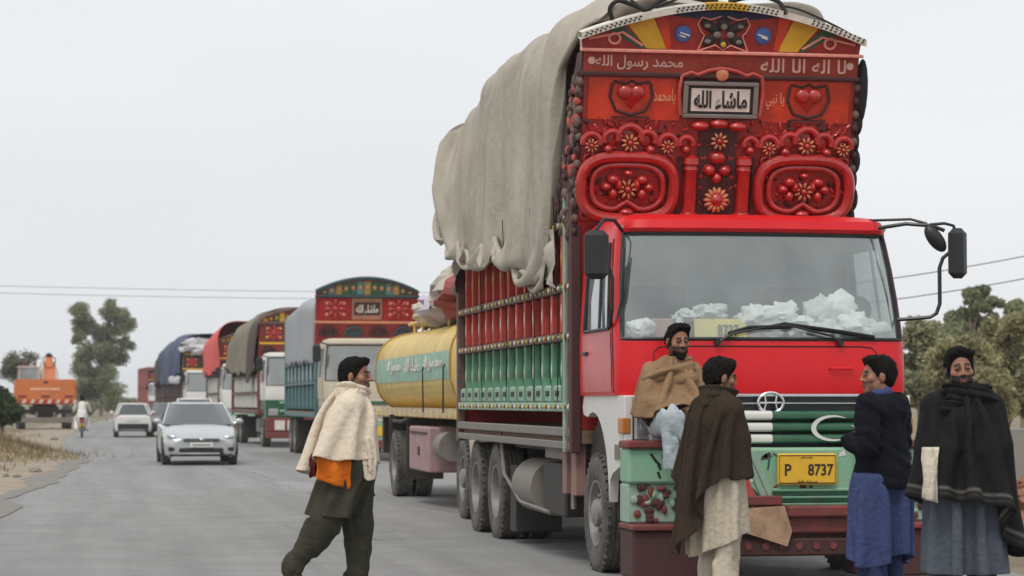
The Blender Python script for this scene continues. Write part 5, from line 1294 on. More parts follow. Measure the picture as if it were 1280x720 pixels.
# --- 4 the man in the navy sweater
m_navyk = cloth('navy_knit', lin(12, 14, 24), var=.15, bump=.5, bs=60); m_bluec = cloth('blue_cotton', lin(64, 74, 114), var=.12)
J4 = pose(elL=(.25, .03, 1.12), wrL=(.12, -.17, 1.15), elR=(-.25, .02, 1.12), wrR=(-.12, -.17, 1.12))
p4, J, G = person('man in navy sweater and blue clothes turned towards the truck', at(1100, 17.2), J4, rad(-138), headR=rotz(rad(-92)), scale=1.02, stubble=.2, hands={'L': ((-1, 0, .1), (0, 1, 0), .4), 'R': ((1, 0, .1), (0, 1, 0), .4)}, hair_r=(.084, .108, .098), skin=SKIN * 1.05)
trousers(p4, J, cloth('deep_blue_cotton', lin(48, 57, 92), var=.12), (.12, .115, .10))
skirt(p4, J, m_bluec, .93, .56, (.20, .18), 1.5, 0, 9, lo=LO, hi=HI, Lf=lambda t: .60 + .05 * math.sin(t * 2))
garment('sweater', p4, m_navyk, [('rc', J['wr' + s], .07, J['wr' + s] + G((-.12 if s == 'L' else .12, 0, .02)), .065, .03) for s in 'LR'] + [('rc', G((0, .02, 1.33)), .155, G((0, .02, .95)), .195, .06), ('el', G((0, .02, 1.36)), (.20, .15, .12), .06)] + [('rc', J['sh' + s], .105, J['el' + s], .088, .05) for s in 'LR'] + [('rc', J['el' + s], .078, J['wr' + s], .055, .04) for s in 'LR'] + [('rc', G((0, .02, .86)), .212, G((0, .02, .92)), .212, .03)],
        (-.55, -.55, .7), (.55, .55, 1.6), .008, [fold(.011, (8, 8, 14), (6, -6, 6), (2, 2, 9), 12, True), VERT(.010, 14, 3, 13), lambda x, y, z: np.where(z < .87, -.010, 0) + np.where(z < .87, .005 * np.sin(np.arctan2(y, x) * 60), 0)], [((0, 0, .815), (0, 0, -1)), ((0, 0, 1.49), (0, .0, 1))])
garment('collar', p4, m_bluec, [('rc', G((-.045, .0, 1.475)), .045, G((.045, .0, 1.475)), .045, .03), ('rc', G((0, .05, 1.485)), .045, G((0, -.04, 1.46)), .05, .03)], (-.2, -.2, 1.38), (.2, .2, 1.58), .007, cuts=[((0, 0, 1.525), (0, 0, 1))])

# --- 5 the man in the black shawl
m_blk = cloth('black_wool_shawl', (.010, .010, .011), var=.3, attr='tone'); m_blk2 = cloth('black_wool', (.0095, .0095, .010), var=.3); m_greyc = cloth('grey_cotton', lin(84, 90, 100), var=.12)
J5 = pose(head=(-.02, -.03, 1.615))
p5, J, G = person('bearded man in black shawl with grey border facing the road', at(1203, 15.9), J5, rad(-14), headR=rotz(rad(-10)) @ roty(rad(-4)), scale=1.03, beard=.9, hair_r=(.088, .108, .102), skin=SKIN * .98, cloaked=True)
trousers(p5, J, cloth('slate_cotton', lin(60, 66, 74), var=.12), (.13, .12, .10))
skirt(p5, J, m_greyc, 1.0, .68, (.20, .17), 1.55, 0, 12, lo=LO, hi=HI)
JC = dict(J)
for s, q in (('L', 1), ('R', -1)): JC['sh' + s] = G((q * .165, .01, 1.365)); JC['el' + s] = G((q * .23, -.02, 1.13)); JC['wr' + s] = G((q * .10, -.19, 1.10))
V5 = collider(body_prims(JC, .165) + [('rc', (0, 0, .95), .19, (0, 0, .45), .24, .05)], LO, HI)
def tone5(V, s):
    C = np.tile(np.array((.0095, .0095, .010)), (len(V), 1)); C[(s > .885) & (s < .925)] = (.12, .11, .10); C[(s > .95) & (s < .958)] = (.035, .033, .03); return C
cape(p5, m_blk, G((0, .0, 1.535)), lambda t: .76 + .05 * math.sin(t + 1) + .28 * lobeL(t, -.25, .6), V5, .09, seed=14, nu=84, nv=44, color=tone5, wide=lambda l: .09 + min(l, .30) * .88 + max(0, l - .30) * .34)
garment('shawl_fold', p5, m_blk2, [('rc', (-.06, -.0, 1.48), .08, (.06, .0, 1.48), .08, .04), ('rc', (-.09, -.08, 1.44), .075, (.10, -.09, 1.45), .07, .05), ('rc', (-.14, -.10, 1.36), .06, (.16, -.06, 1.42), .06, .05)], (-.4, -.4, 1.25), (.4, .4, 1.62), .008, [fold(.022, (5, 5, 22), (1, 2, 4), (3, 3, 3), 15, True), fold(.009, (8, 5, 48), (1, 2, 4), (3, 3, 3), 16, True)], [((0, 0, 1.525), (0, 0, 1))])
flap('inner_cloth', p5, cloth('off_white_cotton', lin(210, 200, 182), var=.1), -.36, -.25, -.22, 1.12, lambda u: .80 - .03 * u, 9, .012)
# ------------------------------------------------------------------ the other trucks in the line
def recolor(me, mats):
    c = me.copy(); c.materials.clear()
    for m_ in mats: c.materials.append(m_)
    return c
CAB_ME = cab.data; WS_ME = ws.data; SEAL_ME = ws.children[0].data; LIN_ME = cab.children[0].data
GRP = 'trucks parked in a line along the road'
def place_line(fl, rl):
    a, b = at(*fl), at(*rl); d = (b - a).normalized(); rz = math.atan2(-d.x, d.y)
    n = Vector((d.y, -d.x, 0)); return a + n * 1.25, rz
def far_cab(t, paint, front, bumper_m, lamp=True, slat_m=(None,), mirrors=(-1, 1)):
    c = link('cab', recolor(CAB_ME, [paint]), t); link('lining', LIN_ME, c)
    w = link('windscreen', WS_ME, t); link('seal', SEAL_ME, w)
    for sg in (-1, 1):
        q = MB(); q.grid([[cab_pt(('s', s_, sg), z, .012) for z in (2.05, 2.4, 2.76)] for s_ in (.17, .5, .9)]); q.build('side_window', m_sglass, t)
        q = MB(); q.prism([(.02, .95), (.02, 1.50), (1.60, 1.50), (1.66, 1.40)] + [(1.22 + .66 * math.cos(a), .62 + .74 * math.sin(a)) for a in [rad(x) for x in range(70, 181, 18)]] + [(.5, .85)], sg * 1.205, sg * 1.13, 'yz'); q.build('corner_panel', front, t, 30)
        q = MB(); q.box(*sorted((sg * 1.12, sg * .82)), -.04, .06, 1.0, 1.22, ch=.02); q.build('headlight', m_lens, t)
        if sg not in mirrors: continue
        q = MB(); q.tube([(sg * 1.12, .42, 2.86), (sg * 1.3, .2, 2.9), (sg * 1.4, .12, 2.8)], .018, 5); q.box(*sorted((sg * 1.30, sg * 1.50)), .06, .16, 2.42, 2.84, ch=.04); q.build('mirror', m_black, t)
    q = MB(); q.box(-1.12, 1.12, -.02, .06, .95, 1.50, ch=.01); q.build('grille', front, t)
    for k in range(3): q = MB(); q.box(-.78, .78, -.06, -.021, 1.38 - .13 * k, 1.46 - .13 * k, ch=.01); q.build('grille_slat', slat_m[k % len(slat_m)] or m_black, t)
    q = MB(); q.box(-1.22, 1.22, -.30, .0, .50, .94, ch=.02); b = q.build('bumper', bumper_m[0], t)
    q = MB(); q.box(-1.22, 1.22, -.34, -.05, .30, .495, ch=.02); q.build('bumper_lip', bumper_m[1], b)
    for x in (-.8, -.4, .4, .8): q = MB(); q.box(x - .16, x + .16, -.315, -.30, .56, .86, ch=.005); q.build('bumper_panel', bumper_m[2], b)
    q = MB(); q.box(-.22, .22, -.325, -.301, .62, .84); q.build('number_plate', m_plate, b)
def far_board(t, H, mats, arch=.3, tilt=11, base=3.0, text=True, w=1.26):
    """mats: board, arch paint, trim, field, accent"""
    Bm = Matrix.Translation((0, CY0 - .03, base)) @ Matrix.Rotation(rad(tilt), 4, 'X'); hc = H - base - arch
    vt = lambda x: hc + arch * (1 - abs(x / w) ** 2)
    q = MB(); xs_ = [w - 2 * w * k / 20 for k in range(21)]; q.prism([(-w, -.2), (w, -.2)] + [(x, vt(x)) for x in xs_], 0, .1, 'xz'); q.xf(Bm); hb = q.build('headboard', mats[0], t, 30)
    def o(nm, q, mt): q.xf(Bm); return q.build(nm, mt, hb)
    q = MB()
    for k in range(24):
        xa, xb = -w + 2 * w * k / 24, -w + 2 * w * (k + 1) / 24
        q.add([(xa, y, vt(xa) + dz) for y, dz in ((-.08, -.02), (-.08, .05), (.1, .05), (.1, -.02))] + [(xb, y, vt(xb) + dz) for y, dz in ((-.08, -.02), (-.08, .05), (.1, .05), (.1, -.02))], [(0, 1, 5, 4), (1, 2, 6, 5), (2, 3, 7, 6), (3, 0, 4, 7)])
    o('arch_trim', q, mats[2])
    for k in range(13):
        x = -1.08 + k * .18; top_ = vt(x) - .05; lo_ = hc - .06
        if top_ - lo_ < .06: continue
        q = MB(); q.prism([(x - .08, lo_), (x + .08, lo_), (x + .08, top_ - .02), (x, top_), (x - .08, top_ - .02)], -.02, -.001, 'xz'); o('arch_field', q, mats[1][k % len(mats[1])])
        q = MB(); q.ell((x, -.02, (top_ + lo_) / 2), (.045, .02, min(.06, (top_ - lo_) / 3)), 8, 5); o('arch_boss', q, mats[4])
    q = MB(); q.box(-w - .02, w + .02, -.08, 0, hc - .13, hc - .07, ch=.01); o('board_bar', q, mats[2])
    f0, f1 = hc - .70, hc - .15
    for x0, x1, mt in ((-1.2, -.42, mats[3]), (-.38, .38, mats[5]), (.42, 1.2, mats[3])):
        q = MB(); q.box(x0, x1, -.025, -.001, f0, f1, ch=.004); o('board_field', q, mt)
    for x in (-.8, .8):
        q = MB()
        for k in range(8): a = 2 * PI * k / 8; q.ell((x + .17 * math.cos(a), -.04, (f0 + f1) / 2 + .17 * math.sin(a)), (.10, .03, .05), 8, 5, 0, (0, -a, 0))
        q.ell((x, -.05, (f0 + f1) / 2), (.08, .05, .08)); o('flower', q, m_orn)
        for k in range(4): a = PI / 4 + PI / 2 * k; q = MB(); q.ell((x + .30 * math.cos(a), -.03, (f0 + f1) / 2 + .2 * math.sin(a)), (.05, .03, .05), 8, 5); o('boss', q, mats[4])
    q = MB(); q.box(-.33, .33, -.03, -.026, f0 + .12, f1 - .10); o('plaque', q, m_maroon)
    if text: lettering('writing', shape('ماشاء الله'), .56, .22, m_trim_w, hb, Bm @ Matrix.Translation((0, -.031, (f0 + f1) / 2)) @ RX, .006, .03)
    q = MB(); q.box(-w, w, -.10, 0, f0 - .09, f0 - .03, ch=.01); o('board_bar', q, mats[4])
    for k in range(4):
        x = -.95 + k * .63; q = MB(); q.tube([(x + .24 * math.cos(a), -.04, f0 - .42 + .24 * math.sin(a)) for a in [rad(d_) for d_ in range(0, 181, 20)]], .035, 6); q.box(x - .16, x + .16, -.02, 0, f0 - .44, f0 - .26); o('carved_arch', q, mats[2] if k % 2 else m_maroon)
    return hb
def far_body(t, L, wall, rows, rail_m, rib_m, nb=9, post_m=None, skip_right=True):
    y1 = CY0 + L
    q = MB(); q.box(-1.22, 1.22, CY0, y1, 1.05, 1.2); q.build('cargo_floor', m_wood, t)
    q = MB()
    for x in (-.42, .42): q.box(x - .05, x + .05, .3, y1 - .2, .80, 1.02)
    q.build('chassis', m_dark, t)
    by = (L - .1) / nb
    for sg in (-1, 1):
        xi, X = sg * 1.20, sg * 1.25
        for zi, (z0, z1, mt) in enumerate(rows):
            q = MB(); q.box(*sorted((xi, X + sg * .03)), CY0, y1, z1 - .06, z1, ch=.008); q.build('side_rail', rail_m, t)
            if sg > 0: q = MB(); q.box(*sorted((xi, xi - sg * .03)), CY0, y1, z0, z1); q.build('panel', mt, t); continue
            q = MB(); q.box(*sorted((xi, xi - sg * .03)), .0, by - .02, z0, z1 - .06); q.box(*sorted((xi + sg * .015, xi)), .12, by - .14, z0 + .06, z1 - .12); pm = q.mesh('panel', mt)
            q = MB(); q.box(*sorted((xi, X + sg * .02)), -.04, .04, z0, z1 - .06, ch=.008); rm = q.mesh('rib', rib_m)
            for k in range(nb): link('panel', pm, t, (0, CY0 + .05 + k * by, 0)); link('rib', rm, t, (0, CY0 + .05 + k * by, 0))
        q = MB(); q.box(*sorted((xi, X + sg * .03)), CY0, y1, 1.05, 1.16, ch=.01); q.build('side_rail', rail_m, t)
        for y_ in (CY0 + .05, y1 - .06): q = MB(); q.box(*sorted((xi, X + sg * .045)), y_ - .06, y_ + .06, 1.0, wall, ch=.01); q.build('corner_post', post_m or rail_m, t)
    for y_ in (CY0 + .02, y1 - .03): q = MB(); q.box(-1.2, 1.2, y_ - .02, y_ + .02, 1.2, wall); q.build('end_wall', rows[-1][2], t)
    for y_ in (1.22, y1 - 2.5, y1 - 1.1):
        q = MB(); q.cyl((-1, y_, .5), (1, y_, .5), .08, n=8); q.build('axle', m_dark, t)
        for s in (-1, 1): wheel(t, s * 1.08, y_, RIM_F if y_ < 2 else RIM_R, .5, s)
    q = MB(); q.box(-1.1, -.7, CY0 + 1.2, CY0 + 2.4, .45, .9, ch=.03); q.build('fuel_tank', m_greysteel, t)
    q = MB(); q.box(-1.2, -.7, y1 - 3.4, y1 - 3.36, .2, .95); q.build('mud_flap', m_dark, t); q = MB(); q.box(-1.15, 1.15, y1 - .2, y1 - .08, .5, .65); q.build('rear_bar', m_dark, t)

# --- yellow tanker behind the red truck
a_ = at(573, 30.6); TT = thing('tanker_truck', 'yellow tanker truck with turquoise band and bundles tied on top', 'truck', (5.60, 28.3, 0), 0, GRP)
m_tank = M('tank_yellow', (.70, .48, .09), .55, var=.18, vs=3, dirt=.38, dcol=(.46, .34, .15), ds=2, coat=.2)
far_cab(TT, m_cream, m_cream, (m_maroon, m_brick, m_mint), mirrors=(1,))
q = MB(); rows = []; ty0, ty1 = 2.35, 11.6
for y_, s_ in [(ty0 - .12, 0.02), (ty0 - .11, .5), (ty0 - .06, .82), (ty0, .96), (ty0 + .08, 1)] + [(ty0 + .5 + k * .9, 1) for k in range(9)] + [(ty1 - .08, 1), (ty1, .96), (ty1 + .08, .82), (ty1 + .14, .5), (ty1 + .15, .02)]:
    rows.append([(1.14 * s_ * math.copysign(abs(math.cos(a)) ** .6, math.cos(a)), y_, 1.93 + .66 * s_ * math.copysign(abs(math.sin(a)) ** .7, math.sin(a))) for a in [2 * PI * k / 36 for k in range(37)]])
q.grid(rows); tank = q.build('tank', m_tank, TT, 50)
for y_ in (ty0 + .35, ty1 - .3):
    q = MB(); q.tube([(1.15 * math.copysign(abs(math.cos(a)) ** .6, math.cos(a)), y_, 1.93 + .67 * math.copysign(abs(math.sin(a)) ** .7, math.sin(a))) for a in [2 * PI * k / 36 for k in range(36)]], .02, 5, closed=True); q.build('tank_hoop', M('tank_ochre', (.42, .24, .03), .5, var=.2, dirt=.2), tank)
for sg in (-1, 1):
    q = MB(); an = [rad(x) for x in (-9, -4, 0, 4, 10)]
    q.grid([[(sg * 1.146 * math.cos(a) ** .6, y_, 1.93 + .665 * math.copysign(abs(math.sin(a)) ** .7, math.sin(a))) for a in an] for y_ in (ty0 + .5, 4, 6, 8, ty1 - .25)]); bd = q.build('painted_band', M('band_turquoise', (.26, .46, .36), .5, var=.35, vs=9, dirt=.15), tank, 60)
    if sg < 0:
        Lm = Matrix(((0, 0, -1, -1.155), (-1, 0, 0, 6.6), (0, 1, 0, 1.93), (0, 0, 0, 1)))
        for yy in (4.4, 6.6, 8.8):
            Lm2 = Matrix(((0, 0, -1, -1.152), (-1, 0, 0, yy), (0, 1, 0, 1.98), (0, 0, 0, 1)))
            lettering('writing', shape('محمد رسول الله' if yy != 6.6 else 'ماشاء الله'), 1.8, .22, m_trim_w, tank, Lm2, .006, .01)
q = MB(); q.box(-1.12, 1.12, ty0 - .05, ty1 + .05, 1.22, 1.32, ch=.01)
for k in range(14): q.box(-1.16, -1.08, ty0 + .2 + k * .6, ty0 + .34 + k * .6, 1.24, 1.36, mi=1)
q.build('tank_frame', [m_tank, m_cream], TT)
q = MB()
for x in (-.42, .42): q.box(x - .05, x + .05, .3, ty1, .80, 1.02)
q.box(-1.1, 1.1, 2.0, 2.2, .95, 1.25); q.box(-1.0, 1.0, ty1 - .1, ty1 + .1, .6, 1.2); q.build('chassis', m_dark, TT)
for y_ in (1.22, 8.35):
    q = MB(); q.cyl((-1, y_, .5), (1, y_, .5), .09, n=8); q.build('axle', m_dark, TT)
    for s in (-1, 1):
        wheel(TT, s * 1.08, y_, RIM_F if y_ < 2 else RIM_R, .5, s)
        if y_ > 2: wheel(TT, s * .78, y_, RIM_R, .5, s)
m_pbox = M('pink_box_paint', (.42, .24, .25), .6, var=.2, vs=5, dirt=.35)
q = MB(); q.box(-1.22, -.62, 4.2, 6.35, .48, 1.10, ch=.02); bx_ = q.build('tool_box', m_pbox, TT); q = MB(); q.box(-1.235, -1.22, 4.4, 6.2, 1.0, 1.03); q.box(-1.235, -1.22, 5.2, 5.35, .70, .82, mi=0); q.build('lid_edge', m_maroon, bx_)
q = MB(); q.cyl((-1.0, 3.4, .85), (-1.0, 4.05, .85), .2, n=14); q.build('air_tank', m_greysteel, TT)
q = MB(); q.box(-1.15, -.6, 7.2, 7.24, .3, 1.2); q.box(-1.2, -.6, 8.95, 9.0, .35, 1.25); q.tube([(-1.15, 7.1, 1.2), (-1.15, 7.7, 1.15), (-1.15, 9.1, 1.15)], .03, 6); q.build('mudguard', m_dark, TT)
q = MB()                                         # walkway rail and poles on the tank
for sg in (-1, 1): q.tube([(sg * .62, ty0, 2.72), (sg * .62, ty1 - .5, 2.72)], .03, 6); 
for k in range(9): q.cyl((-.62, ty0 + .1 + k * 1.0, 2.45), (-.62, ty0 + .1 + k * 1.0, 2.72), .022, n=6); q.cyl((.62, ty0 + .1 + k * 1.0, 2.45), (.62, ty0 + .1 + k * 1.0, 2.72), .022, n=6)
q.build('roof_rail', m_tank, TT)
q = MB(); q.lathe([(.3, 0), (.3, .18), (.2, .22), (.001, .24)], 18, Matrix.Translation((0, 8.6, 2.40))); q.build('tank_hatch', m_tank, TT)
for k, (x, y_, z, rx, ry, rz_, col) in enumerate([(-.35, 5.6, 3.0, .6, 1.0, .36, (.45, .40, .34)), (.1, 7.0, 3.0, .7, 1.1, .36, (.52, .46, .40)), (-.5, 7.0, 2.88, .45, .7, .26, (.50, .45, .55)), (-.5, 8.4, 2.82, .4, .7, .20, (.55, .50, .42)), (-.1, 5.4, 3.35, .6, .9, .3, (.40, .37, .33)), (-.7, 4.6, 2.85, .35, .5, .25, (.30, .08, .08)), (-.4, 9.6, 2.78, .3, .6, .14, (.45, .32, .18)), (-.3, 4.3, 3.1, .5, .8, .32, (.46, .42, .36))]):
    o = crumple('load_bundle', (x, y_, z), (rx, ry, rz_), 140 + k, M('bundle_cloth_%d' % k, col, .9, var=.2, vs=4, bump=.3, bs=12), TT, 20, 12); o.data.shade_smooth()
q = MB(); q.tube([(-.6, 10.2, 2.66), (-.5, 8.0, 3.0), (-.3, 5.2, 3.6)], .05, 6); q.tube([(-.5, 10.0, 2.62), (-.35, 7.8, 2.95), (-.1, 5.0, 3.5)], .035, 6); q.build('tied_pole', m_wood, TT)
q = MB(); q.tube([(-1.17, 5.2, 1.3), (-1.17, 5.3, 1.9), (-.8, 5.3, 2.5), (-.3, 5.2, 2.95)], .012, 5); q.tube([(-1.17, 3.2, 1.3), (-1.17, 3.2, 1.9), (-.8, 3.3, 2.5), (-.4, 3.3, 3.1)], .012, 5); q.build('rope', m_rope, TT)

# --- dark-teal truck with a grey sheet and a painted arch
loc, rz_ = place_line((404, 58.6), (357, 70)); t = thing('cargo_truck', 'truck with straight grey sheet over teal side and green painted arch', 'truck', loc, rz_, GRP)
m_teal = M('teal_side', (.03, .17, .16), .5, var=.3, vs=3, dirt=.25); m_tealp = M('teal_post', (.06, .16, .18), .5, var=.2, dirt=.2)
far_cab(t, m_cream, m_cream, (m_mint, m_brick, m_maroon), slat_m=(m_dgreen, m_cream))
far_board(t, 4.56, (m_board, (m_dgreen, M('dull_teal', (.08, .22, .20), .6, var=.3), M('dull_ochre', (.34, .24, .07), .6, var=.3), m_green), M('dark_teal_trim', (.03, .06, .07), .5), M('board_crimson', (.34, .012, .015), .4, var=.3, vs=5), m_gold, M('board_tan', (.34, .16, .10), .5, var=.3, vs=6)), arch=.34, w=1.30)
far_body(t, 9.6, 3.9, ((1.25, 1.95, m_teal), (1.97, 2.50, M('pale_side', (.48, .52, .55), .6, var=.2, vs=3, dirt=.2))), m_tealp, m_tealp, 8, m_tealp)
tarp('grey_sheet', t, M('grey_tarp', (.33, .35, .37), .7, var=.12, vs=1.5, dirt=.15, dcol=(.25, .25, .25), bump=.2, bs=3), lambda t_: 1.95, lambda t_: 11.4, ip([0, 1], [1.30, 1.31]), ip([0, .5, 1], [4.05, 4.25, 4.0]), ip([0, 1], [2.45, 2.50]), ip([0, 1], [2.45, 2.5]), 40, 50, 9, .03, .45, hang=.7)
# --- brown-and-olive covered truck with green front
loc, rz_ = place_line((331, 75.5), (291, 86.5)); t = thing('cargo_truck', 'truck with green grille, red bumper and olive brown tarpaulin', 'truck', loc, rz_, GRP)
far_cab(t, m_white, m_dgreen, (m_brick, m_brick, m_trim_w), slat_m=(m_mint, m_dgreen))
far_board(t, 4.45, (m_board, (m_yel, m_brick, m_dgreen), m_rail, m_brick, m_yel, m_maroon), arch=.35)
far_body(t, 9.4, 2.9, ((1.25, 1.75, M('grey_side_paint', (.42, .42, .38), .6, var=.3, dirt=.35)), (1.77, 2.30, M('pale_green_side', (.34, .40, .33), .6, var=.3, dirt=.3))), m_rail, m_white, 9, m_brick)
tarp('tarpaulin', t, M('tarp_olive', (.22, .20, .15), .9, var=.15, vs=1.2, dirt=.2, bump=.3, bs=4), lambda t_: 3.6 + .5 * abs(t_ - .5), lambda t_: 11.5, ip([0, 1], [1.33, 1.38]), ip([0, .3, .8, 1], [4.45, 4.5, 4.25, 3.9]), ip([0, .5, 1], [2.5, 2.35, 2.6]), ip([0, 1], [2.5, 2.5]), 50, 56, 13, .09, .6, hang=.45)
tarp('tarpaulin', t, M('tarp_dark_brown', (.075, .055, .042), .9, var=.25, vs=1.6, bump=.3, bs=4), lambda t_: 1.50 + .5 * abs(math.cos(PI * t_)) ** 2, lambda t_: 3.9, ip([0, 1], [1.36, 1.42]), ip([0, 1], [4.50, 4.55]), ip([0, .5, 1], [2.9, 2.2, 2.1]), ip([0, 1], [2.5, 2.5]), 26, 56, 15, .10, .6, close_rear=False, hang=.45)
# --- red tarpaulin
loc, rz_ = place_line((277, 97), (259, 108)); t = thing('cargo_truck', 'truck with bright red tarpaulin over pale slatted side', 'truck', loc, rz_, GRP)
far_cab(t, m_white, m_white, (m_mint, m_brick, m_white)); far_board(t, 4.3, (m_board, (m_yel, m_brick), m_rail, m_brick, m_yel, m_maroon), arch=.3, text=False)
far_body(t, 9.4, 2.8, ((1.25, 1.8, M('pale_slat_paint', (.46, .46, .42), .6, var=.3, dirt=.3)), (1.82, 2.5, MATS['pale_slat_paint'])), m_rail, m_white, 9, m_rail)
tarp('tarpaulin', t, M('tarp_red', (.62, .075, .065), .7, var=.14, vs=1.2, dirt=.08, dcol=(.5, .2, .17), bump=.3, bs=4), lambda t_: 1.3, lambda t_: 11.5, ip([0, 1], [1.35, 1.46]), ip([0, .4, 1], [4.72, 4.75, 4.35]), ip([0, .5, 1], [2.75, 2.55, 2.85]), ip([0, 1], [2.6, 2.6]), 50, 56, 17, .10, .6, hang=.4)
# --- blue tarpaulin
loc, rz_ = place_line((233, 118), (203, 130)); t = thing('cargo_truck', 'truck with dark blue tarpaulin and yellow trimmed black board', 'truck', loc, rz_, GRP)
far_cab(t, m_white, m_white, (m_sky_t, m_maroon, m_white)); hb = far_board(t, 4.15, (m_rail, (m_yel, m_ink), m_ink, m_maroon, m_yel, m_ink), arch=.3, text=False)
far_body(t, 9.8, 2.8, ((1.25, 1.8, m_maroon), (1.82, 2.5, m_navy)), m_rail, m_rail, 9, m_rail)
tarp('tarpaulin', t, M('tarp_blue', (.035, .055, .13), .6, var=.2, vs=1.2, dirt=.1, dcol=(.15, .17, .22), bump=.3, bs=4), lambda t_: 1.5 + 1.0 * abs(math.cos(PI * t_)), lambda t_: 12, ip([0, 1], [1.36, 1.46]), ip([0, .4, 1], [4.85, 4.9, 4.6]), ip([0, .5, 1], [2.9, 2.3, 2.4]), ip([0, 1], [2.6, 2.6]), 50, 56, 19, .10, .6, hang=.45)
crumple('white_sheet', (-.25, 1.75, 4.15), (1.05, .55, .42), 61, M('white_sheet_cloth', (.55, .54, .56), .8, var=.15, vs=4), t, 22, 14).data.shade_smooth()
crumple('white_sheet', (-1.42, 4.2, 2.55), (.08, 2.6, .20), 62, MATS['white_sheet_cloth'], t, 18, 10).data.shade_smooth()
# --- dark covered truck
loc, rz_ = place_line((206, 139), (195, 150)); t = thing('cargo_truck', 'truck under a near black cover behind the blue tarpaulin', 'truck', loc, rz_, GRP)
far_cab(t, m_dgreen, m_dgreen, (m_maroon, m_brick, m_yel)); far_board(t, 4.2, (m_rail, (m_yel, m_ink), m_ink, m_maroon, m_yel, m_ink), arch=.2, text=False)
far_body(t, 9.2, 2.8, ((1.25, 1.8, m_dgreen), (1.82, 2.5, m_maroon)), m_rail, m_rail, 8, m_rail)
tarp('tarpaulin', t, M('tarp_black_green', (.03, .036, .034), .8, var=.25, vs=1.2, bump=.3, bs=4), lambda t_: 1.4, lambda t_: 11.4, ip([0, 1], [1.36, 1.40]), ip([0, .4, 1], [4.7, 4.75, 4.4]), ip([0, .5, 1], [2.6, 2.4, 2.4]), ip([0, 1], [2.6, 2.6]), 36, 46, 23, .08, .6, hang=.5)
# --- red box truck at the far end
loc, rz_ = place_line((187, 200), (172, 214)); t = thing('box_truck', 'dull red box truck at the far end of the parked line', 'truck', loc, rz_, GRP)
far_cab(t, m_white, m_brick, (m_maroon, m_brick, m_yel)); far_board(t, 4.2, (m_rail, (m_brick, m_ink), m_ink, m_maroon, m_yel, m_ink), arch=.15, text=False)
far_body(t, 11.5, 4.3, ((1.2, 2.7, M('box_red', (.36, .10, .10), .6, var=.15, dirt=.2)), (2.72, 4.3, MATS['box_red'])), M('box_rail', (.30, .08, .08), .6), MATS['box_rail'], 9, MATS['box_rail'])
q = MB(); q.box(-1.24, 1.24, CY0, CY0 + 11.5, 4.3, 4.36, ch=.01); q.build('roof', MATS['box_red'], t)
